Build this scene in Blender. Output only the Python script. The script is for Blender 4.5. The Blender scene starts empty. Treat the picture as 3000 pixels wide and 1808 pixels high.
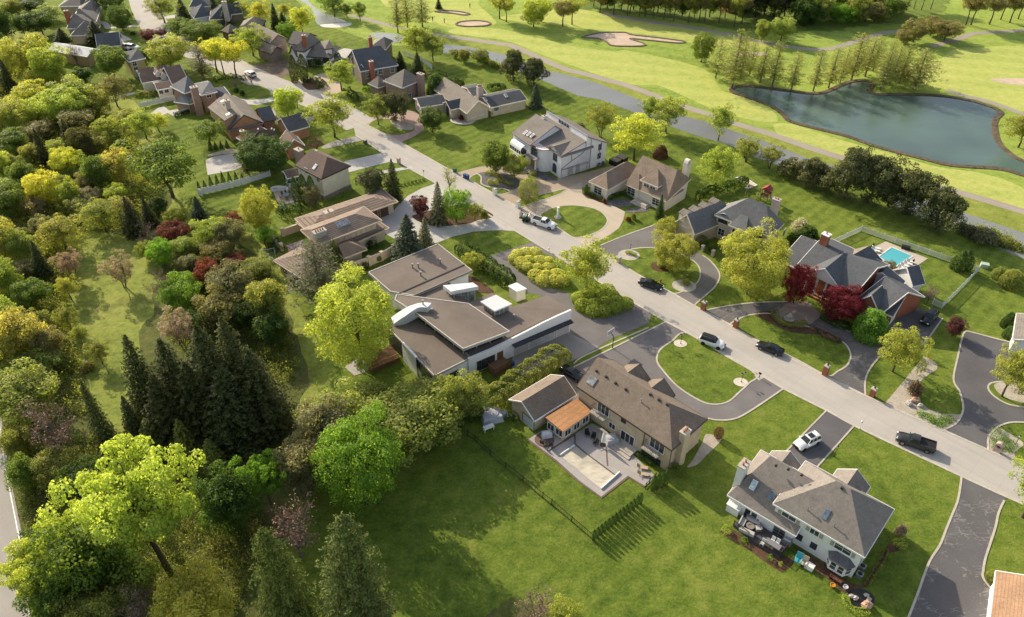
# Suburban street beside a golf course, seen from a drone.
import bpy,math,random
import numpy as np
from mathutils import Vector,Matrix

random.seed(7)
SC = bpy.context.scene
COL = SC.collection
R = math.radians
PI = math.pi

# ------------------------------------------------------------------ camera
CAM_H,CAM_F,CAM_T,CAM_R = 96.0,2333.0,R(38.3),R(0.98)
_f = Vector((0,math.cos(CAM_T),-math.sin(CAM_T)))
_r0 = Vector((1,0,0))
_u0 = _r0.cross(_f)
_r = _r0 * math.cos(CAM_R) + _u0 * math.sin(CAM_R)
_u = -_r0 * math.sin(CAM_R) + _u0 * math.cos(CAM_R)
cd = bpy.data.cameras.new("camera")
cam = bpy.data.objects.new("camera",cd)
COL.objects.link(cam)
cam.matrix_world = Matrix(((_r.x,_u.x,-_f.x,0),(_r.y,_u.y,-_f.y,0),(_r.z,_u.z,-_f.z,CAM_H),(0,0,0,1)))
cd.sensor_width = 36.0
cd.lens = CAM_F / 3000 * 36
cd.clip_end = 6000
SC.camera = cam

# survey sheets: where each plan sheet sits in the surveyed frame (offset x, y, scale)
VW = {'S': (0,0,1),'F': (0,0,2464 / 3000),'1': (0,0,2.464),'2': (900,0,2.464),'3': (1900,0,2.24),
      '4': (0,500,2.464),'5': (700,450,3.08),'6': (1300,300,2.738),'7': (1900,500,2.24),
      '8': (900,680,2.464),'9': (1350,1000,3.08),'10': (2000,1200,2.442),'11': (0,1100,2.088),
      'A': (1000,350,3.08),'B': (1600,650,3.08),'C': (2200,900,3.08),'D': (2100,1280,2.813),
      'E': (1450,1030,3.712),'HA': (130,0,4.928),'HB': (500,0,4.928),'HC': (350,170,4.928),
      'HD': (580,280,4.928),'HE': (830,60,4.928),'HF': (1180,220,4.928),'HG': (1480,320,4.107),
      'HH': (1900,530,4.928),'HI': (2250,660,3.52),'HJ': (750,540,4.928),'HK': (1050,700,3.536),
      'HL': (2080,1440,5.7125)}


def src(v,x,y):
  a = VW[v]
  return a[0] + x / a[2],a[1] + y / a[2]


def ray(v,x,y):
  sx,sy = src(v,x,y)
  return _r * (sx - 1500) - _u * (sy - 904) + _f * CAM_F


def g(v,x,y,z=0.0):
  """point of the site at height z"""
  d = ray(v,x,y)
  t = (z - CAM_H) / d.z
  return Vector((d.x * t,d.y * t,z))


def proj(p):
  d = Vector(p) - Vector((0,0,CAM_H))
  w = d.dot(_f)
  return 1500 + CAM_F * d.dot(_r) / w,904 - CAM_F * d.dot(_u) / w


def height_at(b,sy):
  """height of a vertical line standing at b whose top is seen at row sy"""
  lo,hi = 0.0,45.0
  for _ in range(40):
    m = (lo + hi) / 2
    if proj((b.x,b.y,m))[1] > sy:
      lo = m
    else:
      hi = m
  return lo


def mpp(p):
  """metres per survey unit at p"""
  return (Vector(p) - Vector((0,0,CAM_H))).dot(_f) / CAM_F


# ------------------------------------------------------------------ world and sun
SUN_EL,SUN_AZ = R(27.5),R(132)          # the sun stands over +x rotated by SUN_AZ
W = bpy.data.worlds.new("World")
SC.world = W
W.use_nodes = True
nt = W.node_tree
bg = nt.nodes['Background']
sky = nt.nodes.new('ShaderNodeTexSky')
sky.sky_type = 'NISHITA'
sky.sun_disc = False
sky.sun_elevation = SUN_EL
sky.sun_rotation = PI / 2 - SUN_AZ
sky.air_density = 1.0
sky.dust_density = 2.0
hsv = nt.nodes.new('ShaderNodeHueSaturation')
hsv.inputs['Saturation'].default_value = .62
nt.links.new(sky.outputs[0],hsv.inputs['Color'])
nt.links.new(hsv.outputs[0],bg.inputs[0])
bg.inputs[1].default_value = 0.20
sd = bpy.data.lights.new("sun",'SUN')
sd.energy = 6.2
sd.angle = R(0.55)
sd.color = (1.0,0.87,0.66)
so = bpy.data.objects.new("sun",sd)
COL.objects.link(so)
_sv = Vector((math.cos(SUN_AZ) * math.cos(SUN_EL),math.sin(SUN_AZ) * math.cos(SUN_EL),math.sin(SUN_EL)))
so.rotation_euler = _sv.to_track_quat('Z','Y').to_euler()
SC.view_settings.view_transform = 'Standard'
SC.view_settings.look = 'None'
SC.view_settings.exposure = 0
SC.cycles.use_denoising = True
SC.cycles.max_bounces = 6
SC.cycles.diffuse_bounces = 3
SC.cycles.glossy_bounces = 2
SC.cycles.transmission_bounces = 3
SC.cycles.transparent_max_bounces = 6


# ------------------------------------------------------------------ materials
MATS = {}


class NT:
  def __init__(s,name):
    s.m = bpy.data.materials.new(name)
    s.m.use_nodes = True
    s.t = s.m.node_tree
    s.b = s.t.nodes['Principled BSDF']
    s.out = s.t.nodes['Material Output']
    MATS[name] = s.m

  def n(s,ty,**kw):
    nd = s.t.nodes.new('ShaderNode' + ty)
    for k,v in kw.items():
      if k.startswith('i_'):
        nd.inputs[k[2:].replace('_',' ')].default_value = v
      else:
        setattr(nd,k,v)
    return nd

  def l(s,a,b):
    s.t.links.new(a,b)

  def coord(s,kind='Object'):
    return s.n('TexCoord').outputs[kind]

  def noise(s,co,scale,detail=3,rough=.55):
    nd = s.n('TexNoise')
    nd.inputs['Scale'].default_value = scale
    nd.inputs['Detail'].default_value = detail
    nd.inputs['Roughness'].default_value = rough
    s.l(co,nd.inputs['Vector'])
    return nd.outputs['Fac']

  def ramp(s,fac,stops):
    nd = s.n('ValToRGB')
    e = nd.color_ramp.elements
    e[0].position,e[0].color = stops[0][0],(*stops[0][1],1)
    e[1].position,e[1].color = stops[-1][0],(*stops[-1][1],1)
    for p,c in stops[1:-1]:
      x = e.new(p)
      x.color = (*c,1)
    s.l(fac,nd.inputs[0])
    return nd.outputs[0]

  def mix(s,a,b,fac,mode='MIX'):
    nd = s.n('MixRGB',blend_type=mode)
    for k,v in ((0,fac),(1,a),(2,b)):
      if hasattr(v,'is_linked') or hasattr(v,'links'):
        s.l(v,nd.inputs[k])
      elif isinstance(v,(int,float)):
        nd.inputs[k].default_value = v
      else:
        nd.inputs[k].default_value = (*v,1)
    return nd.outputs[0]

  def math(s,op,a,b=0.0):
    nd = s.n('Math',operation=op)
    for k,v in ((0,a),(1,b)):
      if hasattr(v,'links'):
        s.l(v,nd.inputs[k])
      else:
        nd.inputs[k].default_value = v
    return nd.outputs[0]

  def bump(s,h,strength=.3,dist=.05):
    nd = s.n('Bump')
    nd.inputs['Strength'].default_value = strength
    nd.inputs['Distance'].default_value = dist
    s.l(h,nd.inputs['Height'])
    s.l(nd.outputs[0],s.b.inputs['Normal'])

  def col(s,c):
    if hasattr(c,'links'):
      s.l(c,s.b.inputs['Base Color'])
    else:
      s.b.inputs['Base Color'].default_value = (*c,1)

  def fin(s,rough=.8,spec=.3,metal=0):
    s.b.inputs['Roughness'].default_value = rough
    s.b.inputs['Specular IOR Level'].default_value = spec
    s.b.inputs['Metallic'].default_value = metal
    return s.m


def sc3(c,k):
  return tuple(max(0,min(1,x * k)) for x in c)


def m_plain(name,c,rough=.7,spec=.3,metal=0,var=.18,sc=3.0):
  if name in MATS:
    return MATS[name]
  m = NT(name)
  co = m.coord()
  f = m.noise(co,sc,4)
  f2 = m.noise(co,sc * .17,2)
  f = m.math('ADD',m.math('MULTIPLY',f,.6),m.math('MULTIPLY',f2,.4))
  m.col(m.ramp(f,[(.3,sc3(c,1 - var)),(.7,sc3(c,1 + var))]))
  return m.fin(rough,spec,metal)


def m_shingle(name,c,row=.16,var=.22):
  if name in MATS:
    return MATS[name]
  m = NT(name)
  co = m.coord()
  sx = m.n('SeparateXYZ')
  m.l(co,sx.inputs[0])
  f1 = m.noise(co,3.2,4,.75)
  f2 = m.noise(co,.35,3)
  # weather streaks: noise squeezed across, drawn out down the slope
  mp = m.n('Mapping')
  mp.inputs['Scale'].default_value = (1.2,1.2,.12)
  m.l(co,mp.inputs[0])
  f3 = m.noise(mp.outputs[0],1.0,3)
  f = m.math('ADD',m.math('MULTIPLY',f1,.55),m.math('ADD',m.math('MULTIPLY',f2,.25),m.math('MULTIPLY',f3,.2)))
  c1 = m.ramp(f,[(.34,sc3(c,1 - var * 1.5)),(.5,c),(.66,sc3(c,1 + var * 1.5))])
  rowf = m.math('FRACT',m.math('DIVIDE',sx.outputs[2],row))
  line = m.math('LESS_THAN',rowf,.22)
  m.col(m.mix(c1,sc3(c,.55),m.math('MULTIPLY',line,.45)))
  m.bump(f1,.5,.05)
  return m.fin(.9,.25)


def m_tile(name,c,row=.2,dark=.45):
  """ribbed tile: strong shadow line at each course"""
  if name in MATS:
    return MATS[name]
  m = NT(name)
  co = m.coord()
  sx = m.n('SeparateXYZ')
  m.l(co,sx.inputs[0])
  f2 = m.noise(co,.5,4,.65)
  f1 = m.noise(co,4,3)
  f = m.math('ADD',m.math('MULTIPLY',f1,.4),m.math('MULTIPLY',f2,.6))
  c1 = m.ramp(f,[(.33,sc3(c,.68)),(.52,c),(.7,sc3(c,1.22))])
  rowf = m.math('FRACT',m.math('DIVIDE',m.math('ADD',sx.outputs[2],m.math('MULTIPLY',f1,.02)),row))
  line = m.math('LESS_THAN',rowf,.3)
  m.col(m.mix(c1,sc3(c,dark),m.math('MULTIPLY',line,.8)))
  m.bump(rowf,.4,.04)
  return m.fin(.85,.25)


def m_siding(name,c,row=.18):
  if name in MATS:
    return MATS[name]
  m = NT(name)
  co = m.coord()
  sx = m.n('SeparateXYZ')
  m.l(co,sx.inputs[0])
  f = m.noise(co,.7,3)
  rowf = m.math('FRACT',m.math('DIVIDE',sx.outputs[2],row))
  line = m.math('LESS_THAN',rowf,.18)
  c1 = m.ramp(f,[(.35,sc3(c,.9)),(.7,sc3(c,1.06))])
  m.col(m.mix(c1,sc3(c,.7),m.math('MULTIPLY',line,.5)))
  return m.fin(.7,.3)


def m_brick(name,c,mortar):
  if name in MATS:
    return MATS[name]
  m = NT(name)
  co = m.coord()
  sx = m.n('SeparateXYZ')
  m.l(co,sx.inputs[0])
  cb = m.n('CombineXYZ')
  m.l(m.math('ADD',sx.outputs[0],sx.outputs[1]),cb.inputs[0])
  m.l(sx.outputs[2],cb.inputs[1])
  br = m.n('TexBrick')
  br.inputs['Color1'].default_value = (*sc3(c,.85),1)
  br.inputs['Color2'].default_value = (*sc3(c,1.2),1)
  br.inputs['Mortar'].default_value = (*mortar,1)
  br.inputs['Scale'].default_value = 2.2
  br.inputs['Mortar Size'].default_value = .015
  m.l(cb.outputs[0],br.inputs['Vector'])
  f = m.noise(co,.6,4,.7)
  m.col(m.mix(br.outputs['Color'],m.ramp(f,[(.3,sc3(c,.7)),(.7,sc3(c,1.3))]),.45))
  return m.fin(.9,.2)


def m_grass(name,dark,mid,light,fine=2.2,big=.05,stripe=None,bare=None,dry=None):
  """lawn: fine blades, patches and (optionally) mowing stripes (angle, width, amount)"""
  if name in MATS:
    return MATS[name]
  m = NT(name)
  co = m.n('NewGeometry').outputs['Position']
  f1 = m.noise(co,fine,5,.75)
  f2 = m.noise(co,big,5,.6)
  f3 = m.noise(co,.45,4,.65)
  f4 = m.noise(co,5.5,3,.8)
  f = m.math('ADD',m.math('ADD',m.math('MULTIPLY',f1,.42),m.math('MULTIPLY',f4,.22)),m.math('ADD',m.math('MULTIPLY',f2,.34),m.math('MULTIPLY',f3,.42)))
  f = m.math('SUBTRACT',f,.2)
  if stripe:
    sx = m.n('SeparateXYZ')
    m.l(co,sx.inputs[0])
    a,wd,am = stripe
    p = m.math('ADD',m.math('MULTIPLY',sx.outputs[0],-math.sin(a)),m.math('MULTIPLY',sx.outputs[1],math.cos(a)))
    p = m.math('ADD',p,m.math('MULTIPLY',f3,.7))
    sn = m.math('SINE',m.math('MULTIPLY',p,PI / wd))
    msk = m.math('GREATER_THAN',m.noise(co,.018,2),.42)
    far = m.n('MapRange',i_From_Min=100.0,i_From_Max=140.0,i_To_Min=.3)
    m.l(sx.outputs[1],far.inputs['Value'])
    f = m.math('ADD',f,m.math('MULTIPLY',m.math('MULTIPLY',sn,msk),m.math('MULTIPLY',far.outputs[0],am)))
  c = m.ramp(f,[(.36,dark),(.5,mid),(.64,light)])
  if bare:
    fb = m.noise(co,.12,5,.7)
    c = m.mix(c,bare,m.ramp(fb,[(.52,(0,0,0)),(.68,(.75,.75,.75))]))
  if dry:
    fd = m.noise(co,.28,6,.72)
    c = m.mix(c,dry,m.ramp(fd,[(.56,(0,0,0)),(.74,(.6,.6,.6))]))
  m.col(c)
  m.bump(m.math('ADD',f1,f3),.75,.18)
  m.b.inputs['Sheen Weight'].default_value = .25
  m.b.inputs['Sheen Roughness'].default_value = .5
  m.b.inputs['Sheen Tint'].default_value = (*sc3(light,2.2),1)
  return m.fin(.95,.12)


def m_asphalt(name,c,crack=0.0,crackc=(.3,.27,.22)):
  if name in MATS:
    return MATS[name]
  m = NT(name)
  co = m.n('NewGeometry').outputs['Position']
  f1 = m.noise(co,5,4,.7)
  f2 = m.noise(co,.15,4,.6)
  f = m.math('ADD',m.math('MULTIPLY',f1,.45),m.math('MULTIPLY',f2,.55))
  cc = m.ramp(f,[(.3,sc3(c,.72)),(.5,c),(.7,sc3(c,1.3))])
  if crack:
    mp = m.n('Mapping')
    mp.inputs['Rotation'].default_value = (0,0,R(48))
    mp.inputs['Scale'].default_value = (.9,2.6,1)
    m.l(co,mp.inputs[0])
    w = m.n('MixRGB')
    w.inputs[0].default_value = .25
    m.l(mp.outputs[0],w.inputs[1])
    nz = m.n('TexNoise')
    nz.inputs['Scale'].default_value = .5
    m.l(mp.outputs[0],nz.inputs['Vector'])
    m.l(nz.outputs['Color'],w.inputs[2])
    vo = m.n('TexVoronoi',feature='DISTANCE_TO_EDGE')
    vo.inputs['Scale'].default_value = .9
    m.l(w.outputs[0],vo.inputs['Vector'])
    edge = m.math('LESS_THAN',vo.outputs['Distance'],.045)
    brk = m.math('GREATER_THAN',m.noise(co,.22,4,.7),.52)
    cc = m.mix(cc,crackc,m.math('MULTIPLY',m.math('MULTIPLY',edge,brk),crack))
  m.col(cc)
  m.bump(f1,.3,.02)
  return m.fin(.9,.25)


def m_slabs(name,c,size=4.5,line=.04,lc=.62,ang=-45.5,var=.16):
  """concrete or pavers with joints"""
  if name in MATS:
    return MATS[name]
  m = NT(name)
  co = m.n('NewGeometry').outputs['Position']
  mp = m.n('Mapping')
  mp.inputs['Rotation'].default_value = (0,0,R(-ang))
  m.l(co,mp.inputs[0])
  sx = m.n('SeparateXYZ')
  m.l(mp.outputs[0],sx.inputs[0])
  lines = None
  for k in (0,1):
    fr = m.math('FRACT',m.math('DIVIDE',sx.outputs[k],size))
    li = m.math('LESS_THAN',fr,line)
    lines = li if lines is None else m.math('MAXIMUM',lines,li)
  f1 = m.noise(co,6,4,.7)
  f2 = m.noise(co,.12,5,.65)
  mp2 = m.n('Mapping')
  mp2.inputs['Scale'].default_value = (.05,.9,1)
  m.l(mp.outputs[0],mp2.inputs[0])
  f3 = m.noise(mp2.outputs[0],1,4,.6)
  f = m.math('ADD',m.math('MULTIPLY',f1,.35),m.math('ADD',m.math('MULTIPLY',f2,.4),m.math('MULTIPLY',f3,.25)))
  cc = m.ramp(f,[(.34,sc3(c,1 - var)),(.5,c),(.66,sc3(c,1 + var))])
  m.col(m.mix(cc,sc3(c,lc),m.math('MULTIPLY',lines,.6)))
  return m.fin(.9,.25)


def m_glass(name,c=(.03,.04,.05),rough=.06):
  if name in MATS:
    return MATS[name]
  m = NT(name)
  f = m.noise(m.coord(),1.3,3)
  m.col(m.ramp(f,[(.35,sc3(c,.6)),(.7,sc3(c,1.8))]))
  return m.fin(rough,.6)


def m_water(name,c,rough=.08,sc=1.2,bump=.25,edge=None):
  if name in MATS:
    return MATS[name]
  m = NT(name)
  co = m.n('NewGeometry').outputs['Position']
  mp = m.n('Mapping')
  mp.inputs['Rotation'].default_value = (0,0,R(20))
  mp.inputs['Scale'].default_value = (.6,1.5,1)
  m.l(co,mp.inputs[0])
  f = m.noise(mp.outputs[0],sc,4,.6)
  f2 = m.noise(co,.03,3)
  m.col(m.ramp(f2,[(.3,sc3(c,.75)),(.7,sc3(c,1.3))]))
  m.bump(f,bump,.12)
  return m.fin(rough,.5)


def m_leaf(name,trans=.45,var=.5,gloss=.25):
  """leaf: colour from the object's own colour, light and dark clumps from the face attribute"""
  if name in MATS:
    return MATS[name]
  m = NT(name)
  oi = m.n('ObjectInfo')
  at = m.n('Attribute',attribute_name='shade')
  co = m.n('NewGeometry').outputs['Position']
  f2 = m.noise(co,.35,3)
  sh = m.math('ADD',m.math('MULTIPLY',at.outputs['Fac'],var),m.math('ADD',1 - var * .62,m.math('MULTIPLY',m.math('SUBTRACT',f2,.5),.5)))  # crown shade painted into the leaf colour: inner and lower leaves darker
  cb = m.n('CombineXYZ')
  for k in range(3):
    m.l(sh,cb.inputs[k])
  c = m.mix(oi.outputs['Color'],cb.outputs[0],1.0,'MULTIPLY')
  # hue drift from tip to inner leaf
  hs = m.n('HueSaturation')
  m.l(c,hs.inputs['Color'])
  m.l(m.math('ADD',.478,m.math('MULTIPLY',m.math('SUBTRACT',1.0,at.outputs['Fac']),.026)),hs.inputs['Hue'])
  c = hs.outputs[0]
  m.col(c)
  m.fin(.55,gloss)
  tr = m.n('BsdfTranslucent')
  m.l(m.mix(c,(1.45,1.4,.7),1.0,'MULTIPLY'),tr.inputs['Color'])
  mx = m.n('MixShader')
  mx.inputs[0].default_value = trans
  m.l(m.b.outputs[0],mx.inputs[1])
  m.l(tr.outputs[0],mx.inputs[2])
  m.l(mx.outputs[0],m.out.inputs['Surface'])
  return m.m


def m_bark(name='bark',c=(.11,.085,.065)):
  return m_plain(name,c,.95,.1,0,.35,4)


# ------------------------------------------------------------------ mesh building
class MB:
  """collects faces; build() links them as one mesh object"""

  def __init__(s):
    s.v,s.f = [],[]
    s.smooth = False

  def face(s,pts):
    n = len(s.v)
    s.v.extend([tuple(p) for p in pts])
    s.f.append(list(range(n,n + len(pts))))
    return s

  def box(s,c,sz,rz=0.0,tilt=None,taper=1.0):
    hx,hy,hz = sz[0] / 2,sz[1] / 2,sz[2] / 2
    m = Matrix.Rotation(rz,3,'Z')
    if tilt is not None:
      m = m @ tilt
    n = len(s.v)
    for dz in (-1,1):
      k = taper if dz > 0 else 1
      for dx,dy in ((-1,-1),(1,-1),(1,1),(-1,1)):
        p = m @ Vector((dx * hx * k,dy * hy * k,dz * hz))
        s.v.append((c[0] + p.x,c[1] + p.y,c[2] + p.z))
    for q in ((3,2,1,0),(4,5,6,7),(0,1,5,4),(1,2,6,5),(2,3,7,6),(3,0,4,7)):
      s.f.append([n + i for i in q])
    return s

  def prism(s,poly,z0,z1,cap=True,bottom=False):
    """poly: xy list; z1 may be a list of top heights"""
    n,k = len(s.v),len(poly)
    zt = z1 if isinstance(z1,(list,tuple)) else [z1] * k
    zb = z0 if isinstance(z0,(list,tuple)) else [z0] * k
    a = sum(poly[i][0] * poly[(i + 1) % k][1] - poly[(i + 1) % k][0] * poly[i][1] for i in range(k))
    if a < 0:
      poly,zt,zb = poly[::-1],list(zt)[::-1],list(zb)[::-1]
    for p,z in zip(poly,zb):
      s.v.append((p[0],p[1],z))
    for p,z in zip(poly,zt):
      s.v.append((p[0],p[1],z))
    for i in range(k):
      j = (i + 1) % k
      s.f.append([n + i,n + j,n + k + j,n + k + i])
    if cap:
      s.f.append([n + k + i for i in range(k)])
    if bottom:
      s.f.append([n + i for i in reversed(range(k))])
    return s

  def tube(s,p0,p1,r0,r1=None,n=6,caps=True):
    r1 = r0 if r1 is None else r1
    p0,p1 = Vector(p0),Vector(p1)
    d = (p1 - p0)
    if d.length < 1e-6:
      return s
    d.normalize()
    a = d.orthogonal().normalized()
    b = d.cross(a)
    k = len(s.v)
    for p,r in ((p0,r0),(p1,r1)):
      for i in range(n):
        t = 2 * PI * i / n
        q = p + (a * math.cos(t) + b * math.sin(t)) * r
        s.v.append(tuple(q))
    for i in range(n):
      j = (i + 1) % n
      s.f.append([k + i,k + j,k + n + j,k + n + i])
    if caps:
      s.f.append([k + i for i in reversed(range(n))])
      s.f.append([k + n + i for i in range(n)])
    return s

  def path(s,pts,r,n=6):
    for a,b in zip(pts[:-1],pts[1:]):
      s.tube(a,b,r,r,n)
    return s

  def lathe(s,prof,c=(0,0,0),n=16,ax=None):
    """prof: (radius, z) from bottom to top"""
    k = len(s.v)
    m = ax or Matrix.Identity(3)
    for r,z in prof:
      for i in range(n):
        t = 2 * PI * i / n
        p = m @ Vector((r * math.cos(t),r * math.sin(t),z))
        s.v.append((c[0] + p.x,c[1] + p.y,c[2] + p.z))
    for a in range(len(prof) - 1):
      for i in range(n):
        j = (i + 1) % n
        s.f.append([k + a * n + i,k + a * n + j,k + (a + 1) * n + j,k + (a + 1) * n + i])
    s.f.append([k + i for i in reversed(range(n))])
    s.f.append([k + (len(prof) - 1) * n + i for i in range(n)])
    return s

  def blob(s,c,r,n=10,rings=6,jit=0.0,seed=0):
    rd = random.Random(seed)
    k = len(s.v)
    for a in range(rings + 1):
      ph = PI * a / rings
      for i in range(n):
        t = 2 * PI * i / n
        q = 1 + rd.uniform(-jit,jit)
        s.v.append((c[0] + r[0] * math.sin(ph) * math.cos(t) * q,c[1] + r[1] * math.sin(ph) * math.sin(t) * q,c[2] - r[2] * math.cos(ph) * q))
    for a in range(rings):
      for i in range(n):
        j = (i + 1) % n
        s.f.append([k + a * n + i,k + a * n + j,k + (a + 1) * n + j,k + (a + 1) * n + i])
    return s

  def grid(s,rows):
    """rows of points, skinned"""
    k = len(s.v)
    w = len(rows[0])
    for r in rows:
      s.v.extend([tuple(p) for p in r])
    for a in range(len(rows) - 1):
      for i in range(w - 1):
        s.f.append([k + a * w + i,k + a * w + i + 1,k + (a + 1) * w + i + 1,k + (a + 1) * w + i])
    return s

  def mesh(s,name,m,off=(0,0,0)):
    me = bpy.data.meshes.new(name)
    if off[0] or off[1] or off[2]:
      s.v = [(x - off[0],y - off[1],z - off[2]) for x,y,z in s.v]
    me.from_pydata(s.v,[],s.f)
    me.materials.append(m)
    if s.smooth:
      me.polygons.foreach_set('use_smooth',[True] * len(me.polygons))
    me.update()
    return me

  def build(s,name,m,parent=None,off=(0,0,0)):
    o = bpy.data.objects.new(name,s.mesh(name,m,off))
    COL.objects.link(o)
    if parent is not None:
      o.parent = parent
    return o


def tag(o,label,cat,group=None):
  o['label'] = label
  o['category'] = cat
  if group:
    o['group'] = group
  return o


def thing(name,label,cat,loc=(0,0,0),rz=0.0,group=None):
  o = bpy.data.objects.new(name,None)
  o.empty_display_size = .5
  COL.objects.link(o)
  o.location = loc
  o.rotation_euler = (0,0,rz)
  return tag(o,label,cat,group)


KIDS = {}


def copy_tree(o,parent=None):
  c = o.copy()
  COL.objects.link(c)
  if parent is not None:
    c.parent = parent
  for ch in list(o.children):
    copy_tree(ch,c)
  return c


def struct(o):
  o['kind'] = 'structure'
  return o


def smooth_closed(pts,k=5):
  """Catmull-Rom through the points"""
  n = len(pts)
  out = []
  for i in range(n):
    p0,p1,p2,p3 = (Vector(pts[(i + j) % n]) for j in (-1,0,1,2))
    for t in range(k):
      t /= k
      out.append(.5 * ((2 * p1) + (p2 - p0) * t + (2 * p0 - 5 * p1 + 4 * p2 - p3) * t * t + (3 * p1 - p0 - 3 * p2 + p3) * t ** 3))
  return out


def smooth_open(pts,k=6):
  pts = [Vector(p) for p in pts]
  pts = [pts[0] * 2 - pts[1]] + pts + [pts[-1] * 2 - pts[-2]]
  out = []
  for i in range(1,len(pts) - 2):
    p0,p1,p2,p3 = pts[i - 1:i + 3]
    for t in range(k):
      t /= k
      out.append(.5 * ((2 * p1) + (p2 - p0) * t + (2 * p0 - 5 * p1 + 4 * p2 - p3) * t * t + (3 * p1 - p0 - 3 * p2 + p3) * t ** 3))
  out.append(pts[-2])
  return out


def gp(v,pts,z=0.0):
  return [g(v,p[0],p[1],z) for p in pts]


def pts_mixed(lst,z=0.0):
  """list of (view, x, y) or runs ('view', [(x,y),...])"""
  out = []
  for it in lst:
    if len(it) == 2:
      out += gp(it[0],it[1],z)
    else:
      out.append(g(it[0],it[1],it[2],z))
  return out


NAREA = [0]


def area(name,m,pts,z,smooth=True,rag=0.0):
  NAREA[0] += 1
  z += NAREA[0] * .00012
  p = smooth_closed(pts) if smooth else pts
  if rag:
    rd = random.Random(NAREA[0])
    p2 = []
    for i,q in enumerate(p):
      e = p[(i + 1) % len(p)]
      k = max(1,int((e - q).length / 1.7))
      for j in range(k):
        w = q.lerp(e,j / k)
        a = math.sin(w.x * .35) * math.cos(w.y * .31) + .6 * math.sin(w.x * .9 + w.y * .7)
        p2.append(w + Vector((rd.uniform(-.5,.5) + a,rd.uniform(-.5,.5) - a,0)) * rag)
    p = p2
  b = MB()
  b.face([(q.x,q.y,z) for q in p])
  o = b.build(name,m)
  if o.data.polygons[0].normal.z < 0:
    o.data.flip_normals()
  return struct(o)


def ribbon(name,m,center,w,z,smooth=True,h=0.0):
  NAREA[0] += 1
  z += NAREA[0] * .00012
  p = smooth_open(center) if smooth else [Vector(q) for q in center]
  L,Rr = [],[]
  for i,q in enumerate(p):
    a,b_ = p[max(0,i - 1)],p[min(len(p) - 1,i + 1)]
    d = (b_ - a)
    d.z = 0
    d.normalize()
    n = Vector((-d.y,d.x,0))
    L.append(q + n * w / 2)
    Rr.append(q - n * w / 2)
  b = MB()
  if h <= 0:
    b.grid([[(a.x,a.y,z) for a in Rr],[(a.x,a.y,z) for a in L]])
  else:
    b.grid([[(a.x,a.y,z) for a in Rr],[(a.x,a.y,z + h) for a in Rr],[(a.x,a.y,z + h) for a in L],[(a.x,a.y,z) for a in L]])
  return struct(b.build(name,m))
# ------------------------------------------------------------------ ground materials
ROAD_A = R(-45.5)
GR_LAWN = m_grass('lawn_grass',(.045,.08,.012),(.118,.17,.022),(.215,.245,.045),stripe=(R(44.5),1.3,.03),dry=(.22,.20,.06))
GR_YARD = m_grass('yard_grass',(.04,.09,.009),(.10,.175,.014),(.20,.26,.03),fine=1.6,big=.09)
GR_GOLF = m_grass('golf_grass',(.12,.19,.03),(.23,.31,.055),(.33,.37,.085),fine=1.2,big=.03,stripe=(R(-20),3.5,.03))
GR_FAIR = m_grass('fairway_grass',(.24,.31,.06),(.36,.40,.10),(.47,.46,.14),fine=1.2,big=.025,stripe=(R(-12),4,.035))
GR_BANK = m_grass('bank_grass',(.12,.16,.03),(.21,.25,.045),(.30,.30,.07),fine=1.5,big=.12)
GR_MEAD = m_grass('meadow_grass',(.11,.15,.03),(.22,.26,.05),(.33,.33,.09),fine=1.3,big=.08,bare=(.10,.085,.03))
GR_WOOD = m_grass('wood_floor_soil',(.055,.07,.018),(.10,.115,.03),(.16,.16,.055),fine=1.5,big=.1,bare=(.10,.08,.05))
M_ROAD = m_slabs('road_concrete',(.44,.405,.365),4.2,.02,.84,-45.5,.17)
M_CURB = m_plain('curb_concrete',(.50,.45,.38),.9,.2,0,.2,1.5)
M_ASPH = m_asphalt('drive_asphalt',(.175,.162,.158))
M_ASPHC = m_asphalt('drive_asphalt_cracked',(.125,.118,.12),.55,(.30,.28,.25))
M_ASPHD = m_asphalt('drive_asphalt_sealed',(.12,.115,.118))
M_TAN = m_slabs('drive_tan_concrete',(.42,.335,.245),1.6,.03,.85)
M_TANL = m_slabs('drive_cream_pavers',(.50,.42,.325),1.0,.04,.86)
M_CONC = m_slabs('drive_light_concrete',(.50,.475,.44),3.5,.015,.75)
M_CONCG = m_slabs('drive_grey_pavers',(.36,.335,.32),1.2,.04,.8)
M_PINK = m_slabs('drive_pink_pavers',(.42,.30,.26),.9,.05,.8,-45,.25)
M_PAVE = m_slabs('patio_pavers',(.40,.37,.35),1.2,.05,.72,-40,.2)
M_SAND = m_plain('bunker_sand',(.56,.44,.33),.95,.1,0,.22,.5)
M_BEACH = m_plain('pale_sand',(.75,.70,.62),.95,.1,0,.1,.5)
M_MULCH = m_plain('mulch',(.11,.065,.042),.95,.1,0,.5,2.5)
M_GRAV = m_plain('river_gravel',(.43,.38,.31),.95,.1,0,.35,4)
M_SLATE = m_plain('slate_chips',(.15,.14,.14),.95,.1,0,.5,4)
M_DIRT = m_plain('bare_dirt',(.20,.155,.115),.95,.1,0,.4,.8)
M_STONE = m_plain('pale_stone',(.46,.42,.36),.9,.2,0,.25,2)
M_PATH = m_slabs('cart_path',(.35,.30,.25),5,.02,.8)
M_POND = m_water('pond_water',(.085,.135,.115),.16,.9,.35)
M_CANAL = m_water('canal_water',(.19,.195,.185),.25,1.0,.6)
M_POOL = m_water('pool_water',(.10,.46,.52),.1,1.6,.2)

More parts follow.
